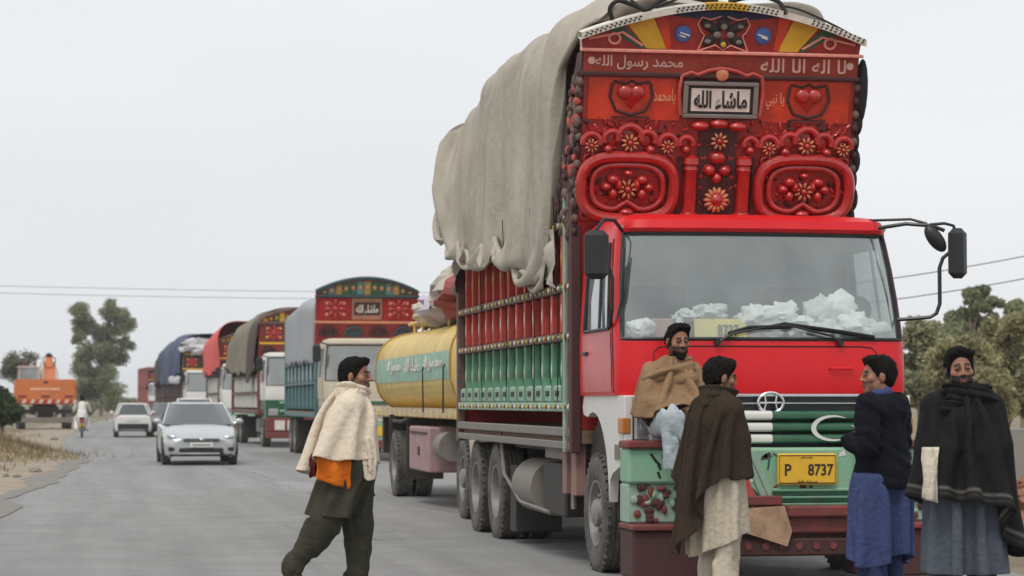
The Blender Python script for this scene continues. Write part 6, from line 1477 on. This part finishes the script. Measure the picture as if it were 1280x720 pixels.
# ------------------------------------------------------------------ cars
def car(name, label, loc, rz, paint, L=4.5, W=1.70, H=1.48, hatch=False, group=None, plate=True, tail=False):
    t = thing(name, label, 'car', loc, rz, group); hw = W / 2
    k = L / 4.5
    st = [(0, .66, .30, .58, .60), (.05, .80, .22, .62, .66), (.18, .90, .18, .66, .72), (.45, .97, .18, .74, .80), (.8, 1.0, .18, .82, .88), (1.15, 1.0, .18, .90, .955), (2.2, 1.0, .17, .92, .96), (3.4, 1.0, .18, .95, .98)]
    st += [(3.9, .99, .20, .97, 1.02), (4.3, .96, .24, .97, 1.03), (4.44, .90, .28, .93, .98), (4.5, .78, .34, .85, .88)] if not hatch else [(4.0, .99, .2, .94, .96), (4.35, .96, .24, .93, .95), (4.47, .92, .28, .90, .92), (4.5, .86, .34, .84, .86)]
    rows = []
    for y, f, zb, zs_, zc in st:
        w = hw * f
        half = [(w * .86, zb), (w * .96, zb + .06), (w * 1.0, zb + .22), (w * .995, (zb + zs_) / 2 + .08), (w * .975, zs_ - .06), (w * .92, zs_), (w * .72, (zs_ + zc) / 2 + .01), (w * .36, zc), ]
        full = [(-x, z) for x, z in half] + [(0, zc + .004)] + list(reversed(half))
        rows.append([(x, y * k, z * H / 1.48) for x, z in full])
    m = MB(); m.grid(rows); m.add(rows[0], [tuple(range(len(rows[0])))]); m.add(rows[-1], [tuple(range(len(rows[-1])))])
    # wheel arches are dark recesses proud by a few mm
    body = m.build('body', paint, t, 32)
    for sg in (-1, 1):
        for y in (.86 * k, 3.48 * k):
            m = MB(); m.prism([(y + .36 * math.cos(a), .30 + .36 * math.sin(a)) for a in [rad(x) for x in range(-10, 191, 10)]], sg * hw * .995, sg * hw * 1.006, 'yz'); m.build('wheel_arch', m_black, body)
            wv = link('wheel', TYRE, t, (sg * (hw - .10), y, .305)); wv.scale = (.75, .61, .61); wv.rotation_euler = (0, 0, 0 if sg < 0 else PI); link('rim', RIM_F, wv)
    yb = (1.02, 4.05) if not hatch else (1.02, 4.38); yt = (1.95, 3.15) if not hatch else (1.85, 3.95)
    zb, zt = .93 * H / 1.48, H - .04
    def ring(q, off=0.0):
        y0 = yb[0] + (yt[0] - yb[0]) * q; y1 = yb[1] + (yt[1] - yb[1]) * q; w = (hw * .93 + (hw * .70 - hw * .93) * q ** 1.1) - off; z = zb + (zt - zb) * q
        y0 = (y0 + off) * k; y1 = (y1 - off) * k; c = .16 * (1 + .4 * q)
        return [Vector(p + (z,)) for p in [(-w, y1 - c), (-w, (y0 + y1) / 2), (-w, y0 + c * 1.6), (-w + c * .45, y0 + c * .4), (-w * .5, y0 + .02), (0, y0), (w * .5, y0 + .02), (w - c * .45, y0 + c * .4), (w, y0 + c * 1.6), (w, (y0 + y1) / 2), (w, y1 - c), (w - c * .5, y1 - c * .2), (0, y1), (-w + c * .5, y1 - c * .2)]]
    m = MB(); m.grid([ring(q) + [ring(q)[0]] for q in (0, .35, .7, .93)]); m.build('glasshouse', M('car_glass', (.03, .04, .042), .06, var=.1, spec=1.0, coat=.6), t, 40)
    m = MB(); r0, r1 = ring(.93, -.004), ring(1.0, .10); m.grid([r0 + [r0[0]], ring(.985, .03) + [ring(.985, .03)[0]], r1 + [r1[0]]]); m.add([p + Vector((0, 0, .012)) for p in r1], [tuple(range(len(r1)))]); m.grid([r1 + [r1[0]], [p + Vector((0, 0, .012)) for p in r1] + [r1[0] + Vector((0, 0, .012))]]); m.build('roof', paint, t, 50)
    for i in (2, 3, 7, 8, 1, 9, 0, 10, 11, 13):
        m = MB(); m.tube([ring(q, -.006)[i] for q in (0, .35, .7, .95)], .035 if i in (2, 3, 7, 8) else .028, 5); 
        if i in (2, 8, 0, 10, 1, 9, 11, 13): m.build('pillar', paint if i not in (1, 9) else m_black, t)
    # front
    for sg in (-1, 1):
        m = MB(); m.grid([[(sg * hw * fx, y * k + .0, z) for fx, y, z in row] for row in ([(.52, .03, .60), (.56, .045, .655), (.60, .12, .69)], [(.70, .07, .60), (.74, .10, .68), (.76, .20, .73)], [(.88, .20, .60), (.91, .28, .68), (.90, .40, .755)])]); m = MB(); m.ell((sg * hw * .70, .19 * k, .655), (.19, .17, .075), 16, 10, 0, (0, sg * rad(-13), sg * rad(28))); m.build('headlight', m_lens, t, 60)
        m = MB(); m.ell((sg * hw * .66, .04 * k, .645), (.055, .03, .042), 10, 6); m.build('lens', m_black, t.children[-1])
        m = MB(); m.box(*sorted((sg * hw * .60, sg * hw * .86)), .02, .12, .33, .42, ch=.02); m.build('fog_lamp', m_black, t)
        m = MB(); m.ell((sg * (hw + .08), 1.32 * k, 1.0), (.10, .06, .065), 10, 7); m.cyl((sg * hw * .95, 1.30 * k, .95), (sg * (hw + .05), 1.30 * k, .98), .02, n=6); m.build('mirror', paint, t)
        m = MB(); m.box(*sorted((sg * hw * .68, sg * hw * .93)), 4.40 * k, 4.47 * k, .68, .90, ch=.015); m.build('tail_light', m_redlens, t)
    m = MB(); m.box(-.40, .40, -.035, .04, .545, .615, ch=.012); gr = m.build('grille', m_black, t)
    m = MB(); m.box(-.42, .42, -.045, -.02, .605, .622, ch=.004); m.box(-.42, .42, -.045, -.02, .575, .585, ch=.003); m.ell((0, -.05, .59), (.05, .015, .03), 10, 6); m.build('chrome_strip', m_chrome, gr)
    m = MB(); m.box(-.50, .50, -.03, .05, .30, .40, ch=.02); m.build('air_intake', m_black, t)
    m = MB(); m.box(-.26, .26, -.05, -.031, .415, .525, ch=.005); pl = m.build('number_plate', m_white, t); m = MB(); m.box(-.20, .20, -.054, -.05, .445, .495); m.build('plate_mark', M('plate_mark_grey', (.30, .30, .30), .6), pl)
    m = MB(); m.box(-.72, .72, -.012, .10, .21, .26, ch=.02); m.build('bumper_lip', m_black, t)
    if tail:
        m = MB(); m.box(-.80 * hw, .80 * hw, 4.46 * k, 4.56 * k, .34, .56, ch=.03); m.build('rear_bumper', m_black, t)
        m = MB(); m.box(-.25, .25, 4.505 * k, 4.53 * k, .66, .77); m.build('number_plate', m_white, t)
    m = MB(); m.tube([(-.25, 1.22 * k, .985), (.1, 1.20 * k, 1.0), (.35, 1.28 * k, 1.01)], .012, 5); m.build('wiper', m_black, t)
    return t
m_silver = M('silver_paint', (.48, .50, .51), .25, metal=.35, var=.04, vs=2, coat=.7)
m_carw = M('car_white', (.72, .72, .70), .3, var=.06, vs=3, dirt=.10, coat=.5)
m_card = M('car_charcoal', (.035, .037, .042), .3, var=.1, vs=3, dirt=.15, coat=.5)
car('sedan_car', 'silver sedan coming along the road towards the crossing man', at(252.5, 54.5), rad(1.0), m_silver, 4.5, 1.72, 1.47)
car('hatchback_car', 'small white hatchback seen from behind near the excavator', at(166, 101), PI, m_carw, 3.7, 1.55, 1.42, hatch=True, tail=True)
car('dark_car', 'charcoal car beside the blue covered truck', at(213, 99), rad(1), m_card, 4.2, 1.66, 1.45)
car('white_car', 'white car mostly hidden behind the silver sedan', at(247, 92), rad(1), m_carw, 4.4, 1.7, 1.62)

# ------------------------------------------------------------------ orange excavator seen from behind
m_exo = M('excavator_orange', (.62, .16, .035), .45, var=.12, vs=2, dirt=.18, dcol=(.40, .20, .10))
E_ = thing('excavator', 'orange wheeled excavator with striped counterweight parked on the verge', 'excavator', at(57.5, 126), rad(4))
m = MB(); pl_ = [(-1.55, 1.30), (1.55, 1.30), (1.62, 1.6), (1.60, 2.45), (1.50, 2.62), (-1.50, 2.62), (-1.60, 2.45), (-1.62, 1.6)]
m.prism(pl_, 0.0, .9, 'xz'); m.prism([(x * .94, 1.95 + (z - 1.95) * .92) for x, z in pl_], -.12, 0.0, 'xz'); cw = m.build('counterweight', m_exo, E_, 30)
m = MB(); m.box(-1.5, 1.5, .9, 3.6, 1.35, 2.25, ch=.04); m.build('deck', m_exo, E_)
for kx in range(14):
    x = -1.42 + kx * .218; m = MB(); m.prism([(x, 1.36), (x + .11, 1.36), (x + .20, 1.56), (x + .09, 1.56)], -.135, -.121, 'xz'); m.build('hazard_stripe', m_white if kx % 2 else m_redlens, cw)
for x in (-1.2, 0, 1.2): m = MB(); m.box(x - .22, x + .22, -.14, -.121, 1.66, 1.78, ch=.01); m.build('tail_light', M('dull_red_lamp', (.22, .02, .02), .4), cw)
m = MB(); m.box(-.8, .75, -.128, -.121, 2.05, 2.17); m.build('faded_marking', M('faded_orange_mark', (.75, .42, .25), .5, var=.5, vs=14), cw)
m = MB(); m.box(-.12, .12, -.13, -.05, 2.40, 2.52, ch=.01); m.build('handle_recess', m_dark, cw)
m_excab = M('excavator_cab', (.50, .46, .40), .5, var=.1, dirt=.2)
cx0, cx1 = -1.35, -.28
for x in (cx0, cx1 - .09):
    for y_ in (1.2, 2.7): m = MB(); m.box(x, x + .09, y_, y_ + .09, 2.25, 3.22, ch=.01); m.build('cab_post', m_excab, E_)
m = MB(); m.box(cx0 - .03, cx1 + .03, 1.15, 2.85, 3.22, 3.32, ch=.03); m.build('cab_roof', m_excab, E_)
m = MB(); m.box(cx0, cx1, 1.2, 1.26, 2.25, 2.62); m.box(cx0, cx1, 2.72, 2.78, 2.25, 2.62); m.build('cab_panel', m_excab, E_)
m = MB(); m.box(cx0 + .09, cx1 - .09, 1.22, 1.235, 2.62, 3.22); m.build('pane', m_sglass, E_); m = MB(); m.box(cx0 + .09, cx1 - .09, 2.74, 2.755, 2.62, 3.22); m.build('pane', m_sglass, E_)
m = MB(); m.box(-1.0, -.6, 1.7, 1.85, 2.3, 2.95, ch=.05); m.build('seat', m_black, E_)
for x in (-1.05, -.5): m = MB(); m.cyl((x, 1.5, 3.32), (x, 1.5, 3.46), .07, n=10); m.ell((x, 1.5, 3.48), (.09, .09, .09)); m.build('beacon', m_brick, E_)
m = MB(); m.prism([(2.2, 2.2), (2.8, 3.0), (3.1, 3.5), (3.4, 3.6), (3.4, 3.2), (2.9, 2.2)], .02, .62, 'yz'); m.prism([(2.9, 3.3), (3.1, 3.85), (3.5, 3.95), (3.6, 3.6), (3.3, 3.2)], .14, .50, 'yz'); m.build('boom', m_exo, E_)
m = MB(); m.prism([(3.4, 3.9), (4.6, 2.6), (4.9, 1.4), (4.6, 1.3), (4.2, 2.5), (3.2, 3.6)], .18, .44, 'yz'); m.build('stick', m_exo, E_)
for x in (-.12, .76): m = MB(); m.cyl((x, 1.9, 2.25), (x * .9, 2.9, 3.15), .09, n=8); m.cyl((x * .9, 2.9, 3.15), (x * .8, 3.3, 3.55), .05, n=8); m.build('boom_cylinder', m_excab, E_)
m = MB(); m.tube([(.1, 2.6, 3.3), (-.02, 3.0, 3.75), (.2, 3.4, 3.95)], .03, 5); m.tube([(.55, 2.6, 3.3), (.66, 3.0, 3.72), (.45, 3.4, 3.95)], .03, 5); m.build('hydraulic_hose', m_dark, E_); m = MB(); m.ell((.31, 3.2, 3.95), (.16, .2, .12)); m.build('boom_pin', m_dark, E_)
m = MB(); m.prism([(4.4, 1.4), (5.2, 1.3), (5.3, .7), (4.8, .3), (4.3, .6)], -.2, .8, 'yz'); m.build('bucket', m_dark, E_)
m = MB(); m.box(-.7, .7, .1, 3.4, .75, 1.2, ch=.04); m.cyl((0, 1.8, 1.1), (0, 1.8, 1.36), .6, n=20); m.box(-1.35, 1.35, .1, .35, .80, 1.05); m.build('undercarriage', m_dark, E_)
m = MB(); m.box(-1.4, 1.4, -.35, -.25, .35, .62, ch=.02); m.box(-.5, -.4, -.3, .2, .5, .9); m.box(.4, .5, -.3, .2, .5, .9); m.build('dozer_blade', m_greysteel, E_)
for y_ in (.5, 2.9):
    for s in (-1, 1): w = wheel(E_, s * 1.2, y_, RIM_R, .5, s); w.scale = (1.4, 1, 1)

# ------------------------------------------------------------------ motorcycle and its rider
B_ = thing('motorcycle', 'small motorcycle ridden away along the verge edge', 'motorcycle', at(103.5, 98), PI)
for y_ in (0.0, 1.22):
    m = MB(); m.tube([(0, y_ + .25 * math.cos(2 * PI * k / 24), .30 + .25 * math.sin(2 * PI * k / 24)) for k in range(24)], .05, 8, closed=True)
    w = m.build('wheel', m_rubber, B_); m = MB(); m.cyl((-.07, y_, .30), (.07, y_, .30), .05, n=10)
    for k in range(8): a = PI * k / 4; m.cyl((0, y_, .3), (0, y_ + .22 * math.cos(a), .3 + .22 * math.sin(a)), .008, n=4)
    m.build('rim', m_chrome, w)
m = MB(); m.tube([(0, .12, .72), (0, .35, .55), (0, .75, .35), (0, 1.2, .32)], .035, 6); m.tube([(0, .3, .72), (0, .8, .70), (0, 1.2, .75)], .03, 6); m.build('frame', m_dark, B_)
m = MB(); m.ell((0, .42, .78), (.14, .24, .12)); m.build('fuel_tank', m_brick, B_)
m = MB(); m.box(-.13, .13, .60, 1.30, .74, .82, ch=.03); m.build('seat', m_black, B_)
m = MB(); m.box(-.14, .14, .5, .8, .25, .55, ch=.05); m.build('engine', m_greysteel, B_)
m = MB(); m.tube([(-.36, .30, 1.0), (-.15, .2, .98), (0, .16, .95), (.15, .2, .98), (.36, .30, 1.0)], .016, 6); m.tube([(-.05, .16, .95), (-.06, 0, .3)], .022, 6); m.tube([(.05, .16, .95), (.06, 0, .3)], .022, 6); m.build('handlebar', m_black, B_)
m = MB(); m.box(-.10, .10, 1.30, 1.36, .62, .72, ch=.02); m.build('tail_light', m_redlens, B_); m = MB(); m.box(-.10, .10, 1.36, 1.375, .42, .56); m.build('number_plate', m_plate, B_); m = MB(); m.tube([(.14, .5, .3), (.15, .9, .28), (.15, 1.4, .32)], .035, 8); m.build('exhaust', m_chrome, B_)
JR = pose(pelvis=(0, .08, .92), chest=(0, 0, 1.24), neck=(0, -.03, 1.43), head=(0, -.07, 1.57), shL=(.18, -.02, 1.37), shR=(-.18, -.02, 1.37), elL=(.30, -.22, 1.18), elR=(-.30, -.22, 1.18), wrL=(.33, -.46, 1.05), wrR=(-.33, -.46, 1.05), hipL=(.10, .05, .90), hipR=(-.10, .05, .90), knL=(.22, -.32, .72), knR=(-.22, -.32, .72), anL=(.21, -.06, .36), anR=(-.21, -.06, .36), toeL=(.22, -.2, .30), toeR=(-.22, -.2, .30))
bl = at(103.5, 98); pr, J, G = person('rider in white clothes on the small motorcycle', (bl.x, bl.y - .85, 0), JR, PI, stubble=.1, h=.012, lo=(-.6, -.75, .1))
m_wc = cloth('white_cotton', lin(222, 220, 214), var=.08)
garment('kameez', pr, m_wc, [('rc', G((0, .02, 1.32)), .16, G((0, .08, .95)), .19, .06), ('rc', G((0, .1, .95)), .18, G((0, .2, .70)), .17, .05)] + [('rc', J['sh' + s], .08, J['el' + s], .07, .04) for s in 'LR'] + [('rc', J['el' + s], .07, J['wr' + s], .05, .04) for s in 'LR'], (-.6, -.7, .5), (.6, .7, 1.6), .016, [VERT(.012, 14, 3, 1)], [((0, 0, 1.46), (0, 0, 1))])
garment('shalwar', pr, m_wc, [('rc', J['hip' + s], .12, J['kn' + s], .11, .04) for s in 'LR'] + [('rc', J['kn' + s], .11, J['an' + s], .09, .04) for s in 'LR'], (-.6, -.7, .2), (.6, .7, 1.2), .016, [VERT(.012, 14, 3, 2)])
# ------------------------------------------------------------------ vegetation
def leaf_mesh(name, mat_, C, R, per, size, seed, flat=1.0, droop=0.0, parent=None, aspect=.45):
    rg = np.random.default_rng(seed); C = np.array(C, float); R = np.array(R, float)
    n = np.maximum(6, (per * (R / R.mean()) ** 2)).astype(int); idx = np.repeat(np.arange(len(C)), n); N = len(idx)
    d = rg.normal(size=(N, 3)); d /= np.linalg.norm(d, axis=1)[:, None]; rr = rg.random(N) ** .62
    P = C[idx] + d * (R[idx] * rr)[:, None] * np.array((1, 1, flat))
    u = rg.normal(size=(N, 3)); u[:, 2] -= droop; u /= np.linalg.norm(u, axis=1)[:, None]
    w = np.cross(u, rg.normal(size=(N, 3))); w /= np.linalg.norm(w, axis=1)[:, None]
    s = size * (.6 + .8 * rg.random(N)); a = u * s[:, None]; b = w * (s * aspect)[:, None]
    V = np.stack([P - a, P + b, P + a, P - b], 1).reshape(-1, 3)
    me = bpy.data.meshes.new(name); me.vertices.add(N * 4); me.vertices.foreach_set('co', V.ravel())
    me.loops.add(N * 4); me.loops.foreach_set('vertex_index', np.arange(N * 4)); me.polygons.add(N); me.polygons.foreach_set('loop_start', np.arange(N) * 4)
    me.update(calc_edges=True); me.materials.append(mat_); return link(name, me, parent)
m_bark = M('bark', (.22, .18, .14), .9, var=.35, vs=4, stretch=(1, 1, .3), bump=.5, bs=20)
def leafmat(name, col, isl=.45): return M(name, col, .7, var=.3, vs=.8, island=isl, transl=.5, spec=.2)
m_euc = leafmat('eucalyptus_leaf', (.29, .315, .18)); m_ol = leafmat('olive_leaf', (.38, .355, .20)); m_ol2 = leafmat('hazed_green_leaf', (.34, .34, .21)); m_bush = leafmat('bush_leaf', (.085, .115, .05)); m_dry = leafmat('dry_grass_blade', (.25, .19, .11), .35)  # distant tree leaves lightened, so their colour carries some painted haze
m_pale = leafmat('pale_shrub_leaf', (.20, .21, .15))
def tree(name, label, base, clumps, mat_, per, size, seed, trunk_r, cat='tree', group=None, droop=.3, spread=.4):
    """clumps: (dx, dy, z, r) round the base"""
    t = thing(name, label, cat, base, 0, group); rg = random.Random(seed)
    m = MB(); zt = max(c[2] for c in clumps)
    zc = sum(c[2] for c in clumps) / len(clumps)
    hub = [(0, 0, -.1), (rg.uniform(-.1, .1) * zc * .1, 0, zc * .3), (rg.uniform(-.1, .1) * zc * .3, rg.uniform(-.1, .1), zc * .62), (0, 0, zc)]
    m.tube(hub, [trunk_r * 1.25, trunk_r, trunk_r * .75, trunk_r * .35], 8)
    tr = m.build('trunk', m_bark, t, 60)
    for c in clumps:
        s0 = max(.12, min(.95, (c[2] - c[3] * .8) / zc * .62)); q = s0 * 3; i = min(2, int(q)); f = q - i
        p0 = Vector(hub[i]).lerp(Vector(hub[i + 1]), f); p2 = Vector(c[:3]); p1 = p0.lerp(p2, .5) + Vector((0, 0, .15 * (p2 - p0).length * (1 if p2.z > p0.z else .3)))
        m = MB(); m.tube([p0, p1, p2], [trunk_r * .45, trunk_r * .28, trunk_r * .10], 6); m.build('limb', m_bark, tr, 60)
    C = []; Rr = []
    for x, y, z, r in clumps:
        for k in range(9):
            a = Vector((rg.gauss(0, 1), rg.gauss(0, 1), rg.gauss(0, 1))).normalized() * r * rg.uniform(.3, 1.15); C.append((x + a.x, y + a.y, z + a.z * .85)); Rr.append(r * rg.uniform(.45, 1.0))
    leaf_mesh('crown', mat_, C, Rr, per, size, seed, .85, droop, t)
    return t
def px_clumps(base_px, d, lst, depth=1.0):
    s = d / FPX; rg = random.Random(int(base_px))
    return [((px - base_px) * s, rg.uniform(-1, 1) * depth, hz(py, d), r * s) for px, py, r in lst]
tree('eucalyptus_tree', 'tall forked eucalyptus standing alone behind the excavator', at(127, 240), px_clumps(127, 240, [(103, 393, 12), (97, 412, 11), (112, 410, 12), (96, 424, 9), (138, 390, 12), (150, 396, 12), (160, 408, 10), (146, 412, 12), (156, 428, 9), (131, 420, 13), (118, 438, 15), (135, 445, 15), (103, 452, 12), (146, 448, 11), (112, 465, 15), (128, 470, 15), (120, 487, 16), (136, 490, 13), (105, 480, 11), (100, 498, 9)], 1.2), m_euc, 230, .13, 3, .18)
# scrub at the foot of the eucalyptus and beyond the end of the road
for k, (px, py, r, d) in enumerate([(152, 496, 12, 320), (166, 497, 11, 330), (143, 500, 10, 300), (160, 490, 9, 335), (112, 507, 10, 230), (92, 506, 9, 235)]):
    s = d / FPX; rg = random.Random(k); R_ = r * s
    tree('scrub_bush', ['rounded green scrub closing the far end of the road', 'low scrub at the foot of the tall eucalyptus'][k > 3], at(px, d), [(rg.uniform(-.5, .5) * R_, rg.uniform(-.5, .5), .4 + rg.uniform(.2, .9) * R_, R_ * .62) for _ in range(5)], m_ol2, 150, .16, 50 + k, .08, 'bush', 'scrub bushes beyond the road end' if k < 4 else 'scrub bushes below the eucalyptus')
# shrubs on the left verge
for k, (px, py, r, d, mt, lb) in enumerate([(4, 514, 17, 80, m_bush, 'dark green bush on the verge beside the excavator'), (22, 455, 18, 150, m_pale, 'pale feathery shrub rising beyond the excavator'), (-14, 500, 24, 82, m_bush, 'dark bush at the outer side of the left verge')]):
    s = d / FPX; rg = random.Random(70 + k); R_ = r * s; zc_ = max(hz(py, d), .3)
    tree('verge_bush', lb, at(px, d), [(rg.uniform(-.7, .7) * R_, rg.uniform(-.5, .5) * R_, max(.3, zc_ + rg.uniform(-.6, .5) * R_), R_ * .6) for _ in range(7)], mt, 150 if mt is m_bush else 45, .10, 80 + k, .06, 'bush')
# trees behind the right verge
defs = [(1152, 62, [(1148, 425, 18), (1163, 418, 18), (1150, 455, 22), (1175, 445, 22), (1160, 485, 24), (1185, 480, 22), (1142, 490, 20)], m_ol2, 'bushy pale green tree just behind the truck cab'),
        (1215, 88, [(1212, 372, 9), (1232, 366, 10), (1222, 384, 10), (1240, 380, 8), (1205, 398, 12), (1225, 402, 11), (1195, 408, 12), (1240, 398, 7), (1212, 420, 14), (1190, 425, 12), (1228, 430, 16), (1205, 450, 20)], m_euc, 'taller open tree with small clumps above the others on the right'),
        (1255, 58, [(1250, 415, 20), (1275, 402, 20), (1262, 440, 26), (1290, 430, 26), (1240, 450, 22), (1255, 475, 26), (1285, 470, 26), (1235, 490, 22), (1270, 500, 24)], m_ol, 'broad olive coloured tree behind the man in the black shawl'),
        (1205, 54, [(1200, 445, 20), (1222, 440, 20), (1190, 470, 22), (1215, 475, 24), (1240, 465, 20), (1205, 500, 24), (1180, 505, 20), (1235, 500, 22)], m_ol, 'low olive tree between the two men on the right'),
        (1325, 66, [(1310, 395, 24), (1340, 400, 24), (1320, 430, 28), (1350, 440, 28), (1300, 460, 26), (1335, 480, 28)], m_ol2, 'pale hazed tree standing past the end of the concrete wall'),
        (1278, 105, [(1262, 388, 9), (1275, 384, 9), (1288, 388, 10), (1270, 400, 12), (1290, 405, 12), (1255, 402, 9)], m_euc, 'distant dark tree top behind the broad olive tree')]
for k, (px, d, cl, mt, lb) in enumerate(defs):
    tree('roadside_tree', lb, at(px, d), px_clumps(px, d, cl, 1.0), mt, 290, .075 if d < 80 else .09, 100 + k, .13, group=None)
# far woodland as one mass
rg = np.random.default_rng(4); C = []; R_ = []
for k in range(150):
    px = rg.uniform(-150, 1600); d = rg.uniform(420, 620)
    if 100 < px < 260: continue
    h_ = rg.uniform(1.5, 4.0) * (.45 if px < 300 else 1.3); p = at(px, d); C.append((p.x, p.y, h_ * .5)); R_.append(h_ * .8)
tagp(leaf_mesh('far_woodland', m_euc, C, R_, 60, .45, 9), 'low line of distant woodland along the horizon', 'woodland', kind='stuff')
# dry grass on the left verge
rg = np.random.default_rng(8); V = []; Fq = []
def blades(n, fx, fy, h0, h1):
    for k in range(n):
        x, y = fx(), fy(); h_ = rg.uniform(h0, h1); a = rg.uniform(0, 2 * PI); w = .012; lx, ly = rg.normal(0, .25) * h_, rg.normal(0, .25) * h_; o = len(V)
        V.extend([(x - w * math.cos(a), y - w * math.sin(a), 0), (x + w * math.cos(a), y + w * math.sin(a), 0), (x + lx, y + ly, h_)]); Fq.append((o, o + 1, o + 2))
def onv(y0, y1, off0, off1):
    y = rg.uniform(y0, y1); return y, road_left(y) - rg.uniform(off0, off1)
for k in range(9000):
    y, x = onv(34, 130, .9, 9) if k % 3 else onv(48, 75, 1.6, 6)
    if NR(x * .5, y * .22, 3) < -.05: continue
    blades(1, lambda: x + rg.normal(0, .1), lambda: y, .04, .20)
me = bpy.data.meshes.new('dry_grass'); me.from_pydata(V, [], Fq); me.materials.append(m_dry)
tagp(link('dry_grass', me), 'dry tan grass tufts on the left verge', 'grass', kind='stuff')
# grass mound at the very left
N_ = vnoise(3); q = MB(); c = at(-22, 62)
q.grid([[(c.x + (i - 12) * .22, c.y + (j - 10) * .5, -.05 + .55 * math.exp(-((i - 12) / 7.5) ** 2 - ((j - 10) / 6.5) ** 2) + .08 * float(N_(i * .5, j * .5, 1))) for j in range(21)] for i in range(25)])
o = q.build('earth_bank', M('dry_bank', (.28, .22, .13), .95, var=.3, vs=2, bump=.6, bs=12), None, None); o.data.shade_smooth(); tagp(o, kind='structure')
V = []; Fq = []
for k in range(5000):
    i, j = rg.normal(12, 5), rg.normal(10, 4.5); x, y = c.x + (i - 12) * .22, c.y + (j - 10) * .5; z = -.05 + .55 * math.exp(-((i - 12) / 7.5) ** 2 - ((j - 10) / 6.5) ** 2)
    h_ = rg.uniform(.06, .26); a = rg.uniform(0, 6.28); w = .014; o = len(V); V.extend([(x - w * math.cos(a), y - w * math.sin(a), z), (x + w * math.cos(a), y + w * math.sin(a), z), (x + rg.normal(0, .12), y + rg.normal(0, .12), z + h_)]); Fq.append((o, o + 1, o + 2))
me = bpy.data.meshes.new('bank_grass'); me.from_pydata(V, [], Fq); me.materials.append(m_dry); tagp(link('bank_grass', me), 'long dry grass covering the earth bank', 'grass', kind='stuff')
# stones along the broken edge
m_stone = M('verge_stone', (.30, .26, .21), .9, var=.3, vs=6, bump=.4, bs=20)
me = crumple('verge_stone', (0, 0, 0), (.16, .13, .09), 5, m_stone, None).data; bpy.data.objects.remove(bpy.data.objects['verge_stone'])
rgs = random.Random(4)
for k in range(34):
    y = rgs.uniform(32, 95); x = road_left(y) - rgs.uniform(.15, 2.4); o = link('verge_stone', me, None, (x, y, .03)); sc_ = rgs.uniform(.25, .9); o.scale = (sc_, sc_, sc_ * rgs.uniform(.7, 1.2)); o.rotation_euler = (0, 0, rgs.uniform(0, 6)); tagp(o, 'loose stone lying on the dusty left verge', 'stone', 'loose stones on the verge')
# concrete wall and brick rubble on the right
m_conc = M('old_concrete', (.30, .29, .27), .9, var=.25, vs=3, dirt=.3, dcol=(.2, .18, .15), bump=.3, bs=20)
wl = thing('boundary_wall', 'low grey concrete wall beside the right verge', 'wall', at(1252, 33), -YAW * .4)
for k in range(6):
    q = MB(); q.box(k * 1.25 + .07, k * 1.25 + 1.18, 0, .14, 0, 1.08, ch=.01); q.build('wall_panel', m_conc, wl); q = MB(); q.box(k * 1.25 - .07, k * 1.25 + .07, -.03, .18, 0, 1.18, ch=.015); q.build('wall_post', m_conc, wl)
m_rb = M('brick_rubble', (.34, .13, .075), .9, var=.35, vs=5, dirt=.4, dcol=(.26, .17, .11), bump=.3, bs=25)
hp = thing('rubble_heap', 'heap of broken red bricks by the concrete wall', 'rubble', at(1290, 24.5), .2)
q = MB(); N_ = vnoise(6); q.grid([[((i - 8) * .13, (j - 8) * .13, -.06 + .62 * math.exp(-((i - 8) / 5.5) ** 2 - ((j - 8) / 5.5) ** 2) + .05 * float(N_(i * .6, j * .6, 0))) for j in range(17)] for i in range(17)]); q.build('rubble_core', m_rb, hp, None)
q = MB(); q.box(-.11, .11, -.055, .055, -.035, .035, ch=.008); bme = q.mesh('brick', m_rb)
for k in range(120):
    a = rgs.uniform(0, 6.28); r_ = abs(rgs.gauss(0, .5)); x, y = r_ * math.cos(a), r_ * math.sin(a); z = -.03 + .62 * math.exp(-(r_ / .715) ** 2) + .03
    o = link('brick', bme, hp, (x, y, max(.03, z))); o.rotation_euler = (rgs.uniform(-.7, .7), rgs.uniform(-.7, .7), rgs.uniform(0, 6)); s_ = rgs.uniform(.5, 1.05); o.scale = (s_, rgs.uniform(.8, 1.1), rgs.uniform(.8, 1.1))
# overhead cables
m_wire = M('cable', (.05, .05, .05), .6, var=.1)
def cable(label, a, b, sag):
    q = MB(); n = 30; q.tube([a.lerp(b, k / n) - Vector((0, 0, sag * 4 * (k / n) * (1 - k / n))) for k in range(n + 1)], .013, 5); tagp(q.build('overhead_cable', m_wire), label, 'cable')
cable('thin cable crossing the sky above the parked trucks', at(-400, 130, hz(344, 130)), at(700, 130, hz(366, 130)), .25)
cable('second thin cable just below the first one', at(-400, 131, hz(352, 131)), at(700, 131, hz(374, 131)), .3)
cable('upper cable behind the right wing mirror', at(1000, 60, hz(362, 60)), at(1500, 58, hz(270, 58)), .2)
cable('lower cable behind the right wing mirror', at(1000, 61, hz(388, 61)), at(1500, 59, hz(300, 59)), .2)

# ------------------------------------------------------------------ the slightly hazy air
hm = bpy.data.materials.new('hazy_air'); hm.use_nodes = True; n_ = hm.node_tree.nodes; n_.remove(n_['Principled BSDF'])
pv = n_.new('ShaderNodeVolumePrincipled'); pv.inputs['Density'].default_value = 0.00035; pv.inputs['Color'].default_value = (.93, .95, .97, 1)
hm.node_tree.links.new(pv.outputs[0], n_['Material Output'].inputs['Volume'])
q = MB(); q.box(-1650, 1650, -260, 1650, -1, 16); tagp(q.build('haze', hm, None, None), kind='stuff')
